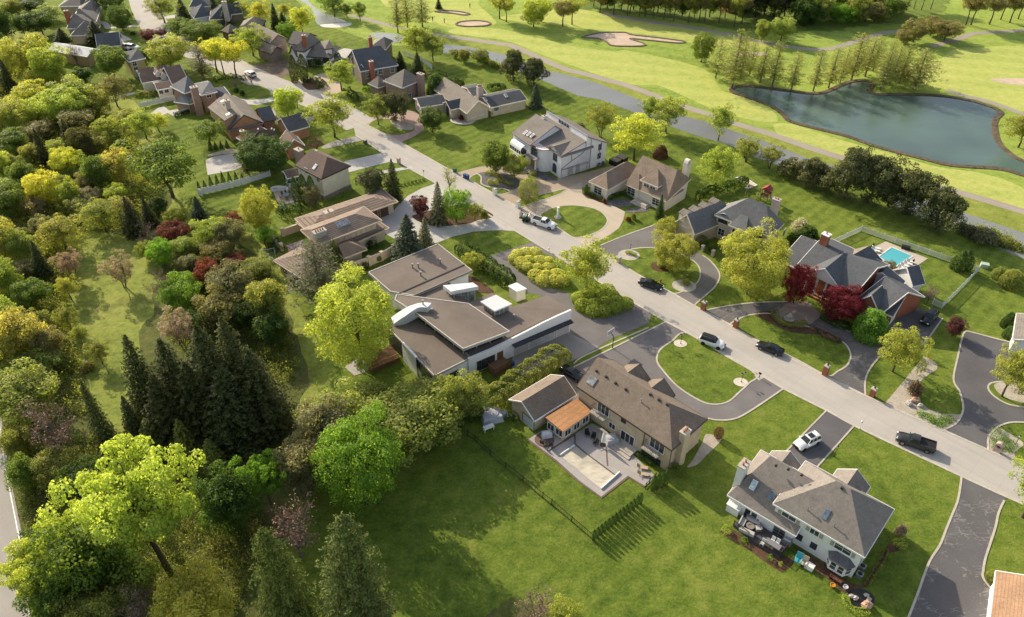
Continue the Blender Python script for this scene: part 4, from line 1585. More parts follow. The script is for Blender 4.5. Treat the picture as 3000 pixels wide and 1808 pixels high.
# white clerestory boxes
for top,th,gb in (([(875,480,5.9),(1185,452,6.3),(1243,492,6.3),(957,545,5.9)],.8,2.2),([(1263,648,6.0),(1425,577,6.0),(1593,672,6.0),(1410,748,6.0)],.3,4.3)):
  q = kk(top)
  C.slab(q,th,'clerestory_roof',m_siding('white_metal_roof',(.75,.75,.76),.35))
  cen = sum(q,Vector()) / 4
  q2 = [p + (cen - p).normalized() * .7 for p in q]
  b = MB()
  b.prism([(p.x,p.y) for p in q2],gb,[p.z - th for p in q2],cap=False)
  C.add('clerestory_window',b,m_glass('pale_glass',(.16,.19,.2),.1))
  b = MB()
  for i in range(4):
    a_,b_ = q2[i],q2[(i + 1) % 4]
    for j in range(3):
      p = a_.lerp(b_,j / 3)
      b.box((p.x,p.y,(gb + p.z - th) / 2),(.18,.18,p.z - th - gb))
  C.add('mullion',b,m_plain('tan_mullion',(.45,.38,.28),.7))
for x,y,z in ((848,240,5.0),(620,285,5.0),(560,290,4.9),(645,372,4.9),(1612,815,4.4),(760,755,6.0),(668,668,7.0)):
  p = g('HK',x,y,z)
  b = MB()
  b.tube(p - Vector((0,0,.6)),p + Vector((0,0,.55)),.16,.16,8)
  b.tube(p + Vector((0,0,.5)),p + Vector((0,0,.75)),.24,.22,8)
  C.add('vent_pipe',b,METAL)
# raised edges across the first roof
b = MB()
for a_,c_ in (((410,570),(1098,268)),((575,590),(1180,333))):
  p,q = g('HK',*a_,4.72),g('HK',*c_,4.72)
  d = (q - p)
  m_ = (p + q) / 2
  b.box((m_.x,m_.y,4.76),(d.length,.22,.14),math.atan2(d.y,d.x))
C.add('roof_edge',b,m_plain('dark_flashing',(.06,.055,.05),.7))

# ---------------- prairie house with ribbed tile roofs
Dh = House('prairie_house','beige low house with stacked brown ribbed hip roofs behind garden walls',g('HJ',1200,700),STUC_BG,TILE_BR,STUC_BG)
d1 = Dh.wing('HJ',(760,700),(2055,252),(1700,112),3.1,r1=(930,470),r2=(1680,167),ends=('hip','hip'),oh=.9)
Dh.wing('HJ',(700,648),(1130,470),(985,385),3.0,r1=(760,535),r2=(985,442),ends=('hip','hip'),oh=.8)
d2 = Dh.wing('HJ',(880,880),(1820,522),(1472,352),5.3,r1=(800,640),r2=(1428,436),ends=('hip','hip'),oh=1.0)
Dh.wing('HJ',(1180,960),(1925,632),(1720,545),3.0,r2=(1740,610),ends=('hip','hip'),oh=.8)
Dh.wing('HJ',(1270,1065),(1605,937),(1470,838),3.0,r1=(1180,850),r2=(1330,850),ends=('hip','hip'),oh=.9)
d5 = Dh.wing('HJ',(245,1102),(650,1362),(1080,1170),3.2,r1=(710,992),ridge='y',ends=('hip','hip'),oh=.8)
for x,y in ((1840,430),(1715,470)):
  Dh.door(d1,0,'HJ',[(x,y)],2.6,2.2,m_plain('brown_garage_door',(.12,.07,.045),.7),4,'garage_door',STUC_BG)
Dh.win(d2,0,'HJ',[(1310,790),(1400,745),(1480,710),(1560,680)],.9,1.4,1,1,m_plain('tan_mullion',(.45,.38,.28),.7),pane=STUC_BG)
Dh.wat(d5,3,[(2,1.6),(5,1.6)],1.6,1.7)
Dh.wat(d5,0,[(2.5,1.6),(6,1.6)],1.6,1.7)
p = Dh.chimney('HJ',1048,430,5.2,2.0,1.2,5.8,dirs(d2),m_plain('pale_brick',(.50,.43,.36),.9),3,1)
p = Dh.chimney('HJ',920,720,6.2,2.6,1.3,6.9,dirs(d2),m_plain('grey_brick_stack',(.36,.36,.36),.9),4,4)
Dh.skylight(d2,'HJ',[(1250,565)],2.9,1.6,m_glass('milky_skylight',(.30,.31,.31),.2),METAL)
q = [g('HJ',430,885,3.0),g('HJ',560,975,2.6),g('HJ',745,920,2.6),g('HJ',680,800,3.0)]
Dh.slab(q,.18,'porch_roof',m_plain('mottled_lattice_roof',(.26,.18,.19),.8,.2,0,.6,1.2),True,STUC_BG)

# ---------------- cream siding house with brown hip roof
E_ = House('siding_house','cream sided two storey house with dark brown hip roof and stone base',g('HD',1850,1200),SID_CREAM,SH_UMB,FRAMED)
e0 = E_.wing('HD',(1395,1005),(1780,1207),(2308,1064),5.9,r1=(1640,800),r2=(1860,853),ends=('hip','hip'),z0=1.0)
b = MB()
cc = [e0['P'](u,v_,0) for u,v_ in ((.3,.3),(e0['L'] - .3,.3),(e0['L'] - .3,e0['W'] - .3),(.3,e0['W'] - .3))]
b.prism([(p.x,p.y) for p in cc],0,1.0)
E_.add('stone_base',b,m_plain('grey_stone',(.22,.2,.18),.95,.1,0,.4,2))
E_.win(e0,0,'HD',[(1565,1085),(1735,1205)],1.1,1.3,2,2,FRAMEW)
E_.skylight(e0,'HD',[(1690,1030)],.8,1.4,m_glass('bright_skylight',(.42,.52,.55),.2),FRAMEW)
e1 = E_.wing('HD',(1285,1202),(1492,1152),None,2.8,r1=(1207,1107),W=4.2,ends=('gable','gable'),trim=FRAMEW,wall=STUC_W)
E_.win(e1,0,'HD',[(1322,1230),(1370,1215),(1440,1195)],.9,1.3,1,2,FRAMEW)
E_.wat(e1,3,[(1.4,1.3),(3.6,1.3)],1.0,1.5)
E_.chimney('HD',1455,800,7.6,2.0,1.3,7.9,dirs(e0),m_brick('fieldstone',(.30,.24,.20),(.38,.34,.3)),0,1)
E_.chimney('HD',1712,838,7.9,.5,.5,8.6,0,METAL,6,0)

# ---------------- white postmodern house
N_ = House('postmodern_house','tall white house with grey trim lines, curved entry and slanted roofs',g('HG',650,600),STUC_W,SH_GREY,GREYT)


def hg(x,y,z=0.0):
  return g('HG',x,y,z)


# the long garage wall fixes the frame
A0,A1 = hg(665,832),hg(1198,655)
exn = (A1 - A0).normalized()
eyn = Vector((-exn.y,exn.x,0))
LN = (A1 - A0).length


def nl(u,v_,z=0.0):
  return A0 + exn * u + eyn * v_ + Vector((0,0,z))


def nloc(x,y,z):
  p = hg(x,y,z) - A0
  return p.dot(exn),p.dot(eyn)


def nplane(x,y,v0=0.0):
  d = ray('HG',x,y)
  c = Vector((0,0,CAM_H))
  o = nl(0,v0)
  t = (o - c).dot(eyn) / d.dot(eyn)
  p = c + d * t
  return (p - A0).dot(exn),p.z


hf = nplane(678,552)          # eave of the front block on the garage wall
hm = nplane(970,378)          # top of the main shed where it meets the spine wall
hs = nplane(974,325)          # top of spine wall
hb = nplane(1215,402)         # low end at the back
DN = nloc(105,560,0)[1]      # depth to the far side
DN = max(14.0,min(DN,24.0))
us_ = hm[0]
zs_,ztop,zb_ = hm[1],hs[1],hb[1]
zf = hf[1]
wedge = 6.2
# main body: profile extruded across the depth (garage side wall carries it)
b = MB()
prof = [(0.02,0),(LN,0),(LN,zb_ - .2),(us_ + .25,ztop - .2),(us_ + .25,ztop - .3),(us_,zs_ - .15),(0.02,zf - .15)]
k = len(prof)
for v_ in (0.0,DN):
  b.face([nl(u,v_,z) for u,z in (prof if v_ > 0 else prof[::-1])])
for i in range(k):
  j = (i + 1) % k
  if prof[i][0] == prof[j][0] or (prof[i][1] == 0 and prof[j][1] == 0):
    b.face([nl(*((prof[i][0],0)),prof[i][1]),nl(prof[i][0],DN,prof[i][1]),nl(prof[j][0],DN,prof[j][1]),nl(prof[j][0],0,prof[j][1])])
N_.add('wall',b,STUC_W)
# front shed roof, spine parapet and back roof
for (u0,z0),(u1,z1),va,vb in (((-.5,zf - .15),(us_,zs_),-.3,DN + .3),((us_ + .3,ztop - .05),(LN + .4,zb_ - .1),-.3,DN + .3)):
  q = [nl(u0,va,z0),nl(u1,va,z1),nl(u1,vb,z1),nl(u0,vb,z0)]
  N_.slab(q,.25,'roof',SH_GREY)
b = MB()
b.prism([(p.x,p.y) for p in (nl(us_ - .02,-.35),nl(us_ + .32,-.35),nl(us_ + .32,DN + .35),nl(us_ - .02,DN + .35))],zs_ - .6,ztop + .15)
po = N_.add('spine_wall',b,STUC_W)
b = MB()
b.box(nl(us_ + .15,DN / 2,ztop + .2),(.55,DN + .9,.12),math.atan2(exn.y,exn.x))
N_.add('coping',b,GREYT,po)
for i in range(4):
  c = nl(us_ - .03,DN * (.45 + .07 * i),(zs_ + ztop) / 2 + .25)
  N_.window(c,-eyn,-exn,.75,.5,1,1,GREYT,'window',True)
# gabled front block
FW = 5.6
r_b = N_.raw(nl(-.5,-.45),exn,eyn,10.0,FW + .9,6.1,rz=7.6,ridge='x',ends=('gable','gable'),oh=.45,wall=STUC_W)
N_.wat(r_b,3,[(FW / 2,4.6),(FW / 2,1.5)],1.5,1.5,3,2,GREYT,arch=True)
# left block with the tall sunny roof and skylights
ly0 = DN - 7.5
r_l = N_.raw(nl(-3.4,ly0),exn,eyn,12.0,8.0,6.3,rz=9.6,ridge='y',ends=('gable','gable'),oh=.3,rf=.62)
N_.skylight(r_l,'HG',[(247,282),(285,300),(327,318)],.8,1.3,m_glass('milky_skylight',(.30,.31,.31),.2),FRAMEW)
N_.wat(r_l,3,[(3.6,1.6)],2.6,1.7,3,2,GREYT)
# glazed bow of the upper floor
c = nl(-3.9,ly0 + 3.8,4.6)
b = MB()
rows = []
for i in range(7):
  t = PI / 2 * i / 6
  rows.append([c - exn * (1.3 * math.cos(t)) + eyn * v_ + Vector((0,0,1.3 * math.sin(t) - .2)) for v_ in (-2.4,2.4)])
b.grid(rows)
o = N_.add('glazed_bow',b,m_plain('white_metal',(.72,.73,.75),.3,.5))
b = MB()
b.box(c + Vector((0,0,-.75)) - exn * .35,(1.75,4.7,1.0),math.atan2(exn.y,exn.x))
N_.add('pane',b,GLASS,o)
b = MB()
for i in range(6):
  b.box(c + Vector((0,0,-.75)) - exn * 1.25 + eyn * (-2.35 + .94 * i),(.08,.1,1.02),math.atan2(exn.y,exn.x))
b.box(c + Vector((0,0,-1.35)) - exn * .35,(2.0,5.0,.2),math.atan2(exn.y,exn.x))
N_.add('sill',b,FRAMEW,o)
# curved entry drum with parapet
cx = nl(.2,(FW + ly0) / 2 + .3)
rad = max(3.0,(ly0 - FW) / 2 + .9)
if DBG:
  print('postmodern',LN,DN,hf,hm,hs,hb,'left block',nloc(250,640,0),nloc(145,620,0),'drum',nloc(340,640,0),nloc(480,640,0),rad)
b = MB()
ang0 = math.atan2(-exn.y,-exn.x)
ring = [(cx.x + rad * math.cos(ang0 + t),cx.y + rad * math.sin(ang0 + t)) for t in [(-PI / 2 + PI * i / 16) for i in range(17)]]
b.prism(ring,0,6.0)
o = N_.add('entry_drum',b,STUC_W)
b = MB()
for r_,z_ in ((rad + .12,5.9),(rad + .12,6.5),(rad + .12,7.0)):
  pts = [Vector((cx.x + r_ * math.cos(ang0 + t),cx.y + r_ * math.sin(ang0 + t),z_)) for t in [(-PI / 2 + PI * i / 16) for i in range(17)]]
  b.path(pts,.07,5)
N_.add('railing',b,m_plain('rust_rail',(.3,.16,.11),.6),o)
fr = Vector((math.cos(ang0),math.sin(ang0),0))
al = Vector((-fr.y,fr.x,0))
N_.window(Vector((cx.x,cx.y,4.5)) + fr * (rad + .02),al,fr,2.4,1.4,3,2,GREYT,'window',True)
N_.doorat(Vector((cx.x,cx.y,2.0)) + fr * (rad + .05),al,fr,2.4,2.6,m_plain('golden_door',(.35,.22,.07),.5),2,'door',STUC_W)
b = MB()
for i in range(4):
  b.box(Vector((cx.x,cx.y,.16 + .2 * (3 - i) / 1)) + fr * (rad + .4 + .5 * i),(.9 + .0 * i,4.2,.3),math.atan2(fr.y,fr.x))
for i in range(3):
  b.lathe([(2.3 - .5 * i,0),(2.3 - .5 * i,.2)],Vector((cx.x,cx.y,.02 + .2 * i)) + fr * (rad + 2.6) + al * -1.4,20)
N_.add('steps',b,m_plain('grey_steps',(.28,.26,.26),.9))
for sg in (-1,1):
  b = MB()
  b.tube(Vector((cx.x,cx.y,.6)) + fr * (rad + .7) + al * sg * 1.5,Vector((cx.x,cx.y,3.5)) + fr * (rad + .7) + al * sg * 1.5,.2,.2,10)
  N_.add('column',b,STUC_W)
b = MB()
b.box(Vector((cx.x,cx.y,3.6)) + fr * (rad + .5),(1.6,3.8,.2),math.atan2(fr.y,fr.x))
N_.add('canopy',b,GREYT)
# garage doors and grey trim lines on the side wall
gw = m_plain('white_panel_door',(.66,.65,.66),.6)
for x,y in ((738,775),(822,747),(916,715)):
  u,z = nplane(x,y)
  N_.doorat(nl(u,-.01,1.15),exn,-eyn,3.3,2.2,gw,4,'garage_door',GREYT)
b = MB()


def tline(pts):
  for (xa,ya),(xb,yb) in zip(pts[:-1],pts[1:]):
    ua,za = nplane(xa,ya)
    ub,zb2 = nplane(xb,yb)
    b.tube(nl(ua,-.06,za),nl(ub,-.06,zb2),.1,.1,4)


tline([(672,720),(800,620),(930,530),(960,490),(972,440),(972,375)])
tline([(672,735),(1005,640)])
tline([(1035,360),(1030,480),(1010,720)])
tline([(800,520),(798,615)])
tline([(1165,390),(1140,430),(1130,540),(1118,600)])
N_.add('trim_line',b,GREYT)
u,z = nplane(1140,455)
N_.window(nl(u,0,z),exn,-eyn,.9,1.5,1,2,GREYT)
u,z = nplane(1130,560)
N_.window(nl(u,0,z),exn,-eyn,.9,1.4,1,2,GREYT)
N_.chimney('HG',470,150,8.6,1.1,.9,10.0,math.atan2(exn.y,exn.x),STUC_W,0,1)

# ---------------- cream house with tan tile roofs
O_ = House('stucco_house','cream stucco house with ribbed tan tile hip roofs and white chimney',g('HG',1700,900),STUC_CR,TILE_TAN,STUC_CR)
o1 = O_.wing('HG',(1003,870),(1232,975),None,3.0,rz=5.5,ridge='y',ends=('hip','hip'),W=13.5)
o0_ = O_.wing('HG',(1450,900),(1940,1115),(2315,872),3.0,r1=(1620,590),r2=(2082,680),ends=('hip','hip'),rf=.6,ez2=5.2)
RZO = dirs(o0_)
o2 = O_.wing('HG',(1450,902),(1610,977),(1800,920),3.0,r1=(1612,787),ridge='y',ends=('hip','hip'))
o3 = O_.wing('HG',(1622,852),(1842,943),(2000,890),5.2,r1=(1842,722),ridge='y',ends=('hip','hip'))
o4 = O_.wing('HG',(1742,1033),(1937,1117),(2250,1010),3.0,r1=(1932,920),ridge='y',ends=('hip','hip'))
O_.win(o1,0,'HG',[(1117,975)],2.2,1.9,2,3,FRAMEW)
O_.win(o2,0,'HG',[(1516,985)],2.2,1.9,2,3,FRAMEW)
O_.win(o3,0,'HG',[(1700,920),(1775,950)],1.4,1.5,2,3,FRAMEW)
O_.win(o4,0,'HG',[(1810,1110)],1.8,1.9,2,3,FRAMEW)
O_.door(o3,0,'HG',[(1690,1030)],2.0,2.4,m_plain('pale_door',(.5,.52,.56),.5),2)
p = g('HG',2185,690,7.5)
b = MB()
b.box((p.x,p.y,4.4),(1.7,1.1,8.8),RZO + PI / 2)
co = O_.add('chimney',b,STUC_CR)
b = MB()
b.tube(Vector((p.x,p.y,8.7)) - Vector((math.cos(RZO),math.sin(RZO),0)) * .55,Vector((p.x,p.y,8.7)) + Vector((math.cos(RZO),math.sin(RZO),0)) * .55,.75,.75,14)
O_.add('chimney_cap',b,STUC_CR,co)
b = MB()
c = o3['P'](o3['L'] * .35,-1.2,0)
for i in range(3):
  b.box(c + Vector((0,0,.1 + .15 * i)),(4.6 - .5 * i,2.6 - .6 * i,.2 + .0 * i),dirs(o3))
O_.add('steps',b,M_STONE)

# ---------------- stone house with blue grey roofs
P_ = House('stone_house','pale stone house with blue grey hip roofs, dormers and round zinc hoods',g('HH',1300,700),STONE_G,SH_BLUE,STUC_CR)
p1 = P_.wing('HH',(380,590),(668,776),None,3.4,r1=(525,497),ridge='y',ends=('gable','hip'),W=13.5)
P_.win(p1,0,'HH',[(512,615)],1.1,1.3,2,1,FRAMEW,arch=True)
P_.win(p1,0,'HH',[(555,800),(430,730)],1.1,1.4,2,2,FRAMEW)
p0 = P_.wing('HH',(950,492),(1765,805),(2068,662),5.6,r1=(1440,252),r2=(1700,333),ends=('hip','hip'))
RZP = dirs(p0)
p2 = P_.wing('HH',(1155,640),(1405,735),None,5.4,rz=8.9,ridge='y',ends=('hip','gable'),W=7.0,ins0=4.6)
P_.win(p0,1,'HH',[(1955,745)],1.1,1.5,2,1,FRAMEW)
P_.win(p0,0,'HH',[(1082,570),(1050,740)],1.4,1.6,2,2,FRAMEW)
P_.win(p2,0,'HH',[(1248,745)],1.3,1.6,2,2,FRAMEW,arch=True)
# the back hip between
# dormers on the far slope of the gabled wing
for x,y in ((520,450),(660,400),(800,345),(945,285)):
  q = g('HH',x,y,6.2)
  b = MB()
  b.box((q.x,q.y,5.2),(1.5,1.9,1.7),RZP)
  do = P_.add('dormer',b,STUC_CR)
  b = MB()
  b.box((q.x,q.y,6.13),(1.9,2.4,.14),RZP,Matrix.Rotation(R(7),3,'Y'))
  P_.add('dormer_roof',b,SH_TAUPE,do)
for x,y in ((685,530),(818,478)):
  c = g('HH',x,y,5.6)
  b = MB()
  b.box((c.x,c.y,c.z),(.6,1.8,.14),RZP + .0,Matrix.Rotation(R(-38),3,'Y'))
  o = P_.add('skylight',b,m_plain('pale_skylight',(.20,.23,.25),.3))
# zinc hoods over the tall windows
for x,y,z in ((1105,495,5.9),(1600,705,5.9)):
  c = g('HH',x,y,z)
  b = MB()
  rows = []
  for i in range(9):
    t = PI * i / 8
    rows.append([c + p0['ex'] * (1.15 * math.cos(t)) + Vector((0,0,1.0 * math.sin(t) - .35)) + p0['ey'] * d_ for d_ in (-.7,1.9)])
  b.grid(rows)
  o = P_.add('zinc_hood',b,ZINC)
  b = MB()
  b.face([c + p0['ex'] * (1.1 * math.cos(PI * i / 8)) + Vector((0,0,.95 * math.sin(PI * i / 8) - .35)) + p0['ey'] * -.6 for i in range(9)] + [c + p0['ex'] * -1.1 + p0['ey'] * -.6 + Vector((0,0,-1.8)),c + p0['ex'] * 1.1 + p0['ey'] * -.6 + Vector((0,0,-1.8))])
  P_.add('pane',b,GLASS,o)
P_.chimney('HH',1835,340,8.2,1.6,1.1,9.4,RZP,m_plain('pale_brick',(.50,.43,.36),.9),3,2)

# ---------------- brick house with white portico
Q_ = House('portico_house','red brick house with white pediment portico, dark roofs and pool behind',g('HI',700,600),BRICK_RED,SH_CHAR,FRAMEW)
q0 = Q_.wing('HI',(305,397),(915,692),None,5.0,r1=(512,165),r2=(1128,428),W=13.5,ends=('gable','gable'))
RZQ = dirs(q0)
print('portico house ridge',q0['rz'],'len',q0['L'])
q1 = Q_.wing('HI',(375,478),(735,646),None,5.0,r1=(590,445),ridge='y',W=8.0,ends=('gable','gable'),wall=FRAMEW,z0=4.6)
# recessed brick front, columns, door
b = MB()
cc = [q1['P'](u,v_,0) for u,v_ in ((.4,2.6),(q1['L'] - .4,2.6),(q1['L'] - .4,7.5),(.4,7.5))]
b.prism([(p.x,p.y) for p in cc],0,4.7)
Q_.add('wall',b,BRICK_RED)
b = MB()
b.box(q1['P'](q1['L'] / 2,1.3,.25),(q1['L'] - .6,2.7,.5),RZQ)
Q_.add('porch_floor',b,m_plain('brick_paving',(.36,.17,.09),.9))
for i in range(4):
  c = q1['P'](.8 + (q1['L'] - 1.6) * i / 3,.75,0)
  b = MB()
  b.lathe([(.32,.5),(.32,.65),(.25,.75),(.21,4.4),(.28,4.5),(.3,4.7)],(c.x,c.y,0),12)
  Q_.add('column',b,FRAMEW)
c = q1['P'](q1['L'] * .5,2.58,0)
Q_.doorat(c + Vector((0,0,1.75)),q1['ex'],-q1['ey'],1.9,2.4,m_plain('dark_door',(.04,.05,.05),.4),2,'door',FRAMEW)
for f in (.22,.78):
  Q_.window(q1['P'](q1['L'] * f,2.58,1.9),q1['ex'],-q1['ey'],1.1,2.0,2,3,FRAMEW)
q2 = Q_.wing('HI',(925,748),(1163,918),None,3.4,r1=(1140,462),r2=(1375,662),W=12.0,ends=('gable','gable'))
q3 = Q_.wing('HI',(1188,905),(1292,948),None,3.0,r1=(1372,668),r2=(1450,712),W=11.0,ends=('gable','gable'))
q4 = Q_.wing('HI',(893,790),(1150,912),None,3.1,r1=(1035,750),ridge='y',W=4.5,ends=('gable','gable'))
Q_.win(q4,0,'HI',[(970,870)],2.4,1.5,3,2,FRAMEW)
for f in (.24,.6):
  o_,al_,n_ = Q_.side(q3,1)
  Q_.doorat(o_ + al_ * (q3['W'] * f) + Vector((0,0,1.2)),al_,n_,3.6,2.3,FRAMEW,4)
q5 = Q_.wing('HI',(120,355),(330,470),None,3.6,r1=(312,98),r2=(500,175),W=12.0,ends=('gable','gable'))
pk = [g('HI',x,y,z) for x,y,z in ((800,268,4.0),(1048,210,7.2),(1183,362,4.0),(1090,405,4.6),(878,303,7.0))]
Q_.slab([pk[4],pk[1],pk[2],pk[3]],.2,'roof',SH_CHAR)
Q_.slab([pk[0],pk[1],pk[4]],.2,'roof',SH_TAUPE)
b = MB()
b.prism([(p.x,p.y) for p in (g('HI',1080,400,4.0),g('HI',1165,362,4.0),g('HI',1050,270,4.0),g('HI',900,290,4.0))],0,3.85)
Q_.add('wall',b,BRICK_RED)
q8 = Q_.wing('HI',(1495,632),(1590,612),None,3.0,rz=5.6,L=3.0,W=6.0,ends=('gable','gable'),wall=FRAMEW)
q9 = Q_.wing('HI',(1375,655),(1420,580),None,3.8,rz=5.8,W=8.5,ends=('gable','gable'),wall=FRAMEW)
Q_.chimney('HI',590,140,8.6,1.5,1.2,9.6,RZQ,BRICK_RED,3,1,STUC_W)
# ------------------------------------------------------------------ houses up the street
# ranch house with dark blue roof
h = House('ranch_house','long low tan ranch house with dark blue roofs and arched entry gable',g('HF',1000,450),STONE_G,SH_DBLUE,STUC_CR)
m1 = h.wing('HF',(1270,472),(1800,356),None,2.9,r2=(1702,210),W=8.6,ends=('gable','gable'))
h.win(m1,0,'HF',[(1352,485)],1.4,1.4,3,1,FRAMEW)
h.skylight(m1,'HF',[(1192,355),(1487,298)],.8,1.4,m_glass('milky_skylight',(.30,.31,.31),.2),FRAMEW)
m2 = h.wing('HF',(922,556),(1262,470),None,2.9,r1=(1090,372),ridge='y',W=19,ends=('gable','gable'),roof=SH_TAUPE)
h.win(m2,0,'HF',[(1003,575)],1.3,1.6,2,1,FRAMEW,arch=True)
h.win(m2,0,'HF',[(1142,530)],1.6,1.5,3,1,FRAMEW)
m3 = h.wing('HF',(255,472),(640,412),None,2.9,r1=(185,345),W=7.0,ends=('gable','gable'))
h.wat(m3,3,[(3.0,1.5)],1.5,1.5,3,1,FRAMEW)
m4 = h.wing('HF',(690,506),(850,470),None,2.9,r1=(625,382),W=5.4,L=7.0,ends=('gable','gable'))
h.wat(m4,3,[(2.6,1.3)],1.5,2.0,2,1,FRAMED,arch=True)
m5 = h.wing('HF',(1010,312),(1222,272),None,2.9,r2=(1165,148),W=8.0,ends=('gable','gable'))
h.wing('HF',(720,300),(920,230),None,2.9,r1=(740,208),r2=(915,178),W=6.5,ends=('gable','gable'))
h.chimney('HF',1113,225,5.2,1.6,1.2,6.3,dirs(m1),m_plain('pale_brick',(.50,.43,.36),.9),2,4)

# brown brick hip house
h = House('hip_roof_house','red brick house with steep taupe hip roof and tall side chimney',g('HE',1700,900),BRICK_PNK,SH_GREY,FRAMEW)
k0 = h.wing('HE',(1440,870),(1715,975),(2110,890),5.0,rz=8.1,ridge='y',ends=('hip','hip'),ins0=5.0)
h.wat(k0,1,[(3,1.5)],1.2,1.5,2,2)
h.wing('HE',(1218,910),(1370,976),(1560,930),2.9,rz=5.2,ridge='y',ends=('hip','hip'))
k2 = h.wing('HE',(1445,890),(1530,935),None,4.0,r1=(1485,835),ridge='y',W=5,ends=('gable','gable'))
h.chimney('HE',1985,870,5.6,2.0,1.2,7.6,dirs(k0),BRICK_PNK,0,2)

# brick house with many gables
h = House('gabled_house','dark brick house with broad slate roof, small front gables and chimney',g('HE',1350,650),BRICK_GRY,SH_CHAR,FRAMEW)
j0 = h.wing('HE',(1110,738),(1660,645),None,4.4,r1=(1075,430),r2=(1400,345),W=13,ends=('gable','hip'))
h.win(j0,0,'HE',[(1225,790),(1330,770),(1405,738),(1572,710)],1.2,1.7,3,2,FRAMEW)
j1 = h.wing('HE',(1085,708),(1188,722),None,4.2,r1=(1132,622),ridge='y',W=3.5,ends=('gable','gable'))
h.win(j1,0,'HE',[(1150,780)],1.8,2.4,3,2,FRAMEW)
j2 = h.wing('HE',(962,572),(1056,582),None,5.0,r1=(1012,492),ridge='y',W=5,ends=('gable','gable'))
h.win(j2,0,'HE',[(1025,610)],1.2,1.5,2,2,FRAMEW)
h.wing('HE',(1230,400),(1480,420),None,5.0,rz=7.5,W=8,ends=('hip','hip'),roof=SH_GREY)
h.chimney('HE',1270,640,6.0,1.1,1.1,7.0,dirs(j0),BRICK_RED,0,1)
h.chimney('HE',1255,310,9.0,1.1,1.1,10.4,dirs(j0),BRICK_RED,6,2)
h.wing('HE',(655,668),(740,690),None,2.6,r1=(692,592),ridge='y',W=3.0,ends=('gable','gable'),roof=SH_GREY)

# half timbered house
h = House('tudor_house','white gabled house with grey swooping roofs and terrace court',g('HE',350,450),STUC_W,SH_GREY,FRAMED)
l0 = h.wing('HE',(165,432),(300,452),None,5.0,rz=7.6,ridge='y',ends=('hip','hip'),W=10)
h.wing('HE',(60,330),(300,360),None,5.0,rz=7.4,W=9,ends=('gable','gable'))
l1 = h.wing('HE',(310,522),(700,540),None,2.9,r1=(470,350),r2=(560,330),W=10,ends=('hip','hip'))
l2 = h.wing('HE',(600,415),(720,400),None,5.2,rz=6.7,W=7,ends=('hip','hip'))
l3 = h.wing('HE',(80,470),(190,520),None,2.8,r1=(105,370),ridge='y',W=4,ends=('gable','gable'))
h.win(l3,0,'HE',[(115,425)],1.0,1.0,2,2,FRAMED)
h.win(l1,0,'HE',[(360,610),(500,600),(620,575)],1.8,1.8,2,1,FRAMED)
h.chimney('HE',295,245,8.8,1.0,1.0,9.4,0,BRICK_RED,6,1)

# brown gabled house
h = House('gabled_house','brown brick house with plain tall gable end and taupe roof slope',g('HB',1550,680),BRICK_GRY,SH_TAUPE,BROWNT)
x0 = h.wing('HB',(1430,628),(1690,560),None,4.6,r1=(1545,500),ridge='y',W=13,ends=('gable','gable'))
h.win(x0,0,'HB',[(1560,625)],1.3,1.6,2,2,FRAMEW)
h.win(x0,0,'HB',[(1565,770)],1.6,.9,2,1,FRAMEW)
h.wing('HB',(1230,700),(1450,780),None,2.9,rz=4.6,W=5,ends=('gable','gable'))
h.wing('HB',(960,440),(1290,440),None,3.2,rz=6.2,W=10,ends=('hip','hip'))
h.wing('HB',(715,440),(830,480),None,2.9,rz=5.0,W=5,ends=('hip','hip'))

# orange brick gable house
h = House('shed_dormer_house','orange brick house with big side gable, arched window and wide shed dormer',g('HC',1700,900),BRICK_ORG,SH_TAUPE,BROWNT)
g0 = h.wing('HC',(1568,1052),(2085,935),None,3.2,r1=(1790,815),ridge='y',W=16,ends=('gable','gable'),wall=BRICK_ORG)
h.win(g0,0,'HC',[(1815,905)],1.3,1.5,2,2,FRAMED,arch=True)
h.door(g0,0,'HC',[(1722,1060)],1.0,2.2,FRAMEW,2)
c,al,n = h.hit(g0,0,'HC',1830,985)
b = MB()
o_,al,n = h.side(g0,0)
c = o_ + al * (g0['L'] / 2 - .3) + Vector((0,0,3.25)) + n * .5
b.box(c,(g0['L'] - .2,1.2,.25),math.atan2(al.y,al.x),Matrix.Rotation(R(12),3,'X'))
h.add('pent_roof',b,SH_GREY)
rzg = g0['rz']
dq = [g('HC',1272,712,6.0),g('HC',1518,905,6.0),g('HC',1690,800,rzg - .15),g('HC',1452,560,rzg - .15)]
h.slab(dq,.2,'dormer_roof',SH_TAUPE)
cen = sum(dq,Vector()) / 4
b = MB()
q = [p + (cen - p).normalized() * .5 for p in dq]
b.prism([(p.x,p.y) for p in q],3.4,[p.z - .2 for p in q],cap=False)
h.add('dormer',b,SID_TAN)
h.wing('HC',(2060,935),(2205,870),None,2.9,r1=(1890,800),r2=(2172,752),W=8,L=9.5,ends=('gable','gable'),roof=SH_CHAR) if False else h.wing('HC',(2070,925),(2260,885),None,2.9,rz=5.2,W=8,ends=('gable','gable'),roof=SH_CHAR)
h.chimney('HC',1555,650,8.0,1.2,1.0,8.6,dirs(g0),m_plain('pale_brick',(.50,.43,.36),.9),5,1)
for x,y in ((1490,622),(1565,812)):
  p = g('HC',x,y,7.0)
  b = MB()
  b.box(p,(1.1,.9,.16),dirs(g0),Matrix.Rotation(R(-12),3,'Y'))
  h.add('skylight',b,m_plain('white_skylight',(.8,.8,.78),.4))

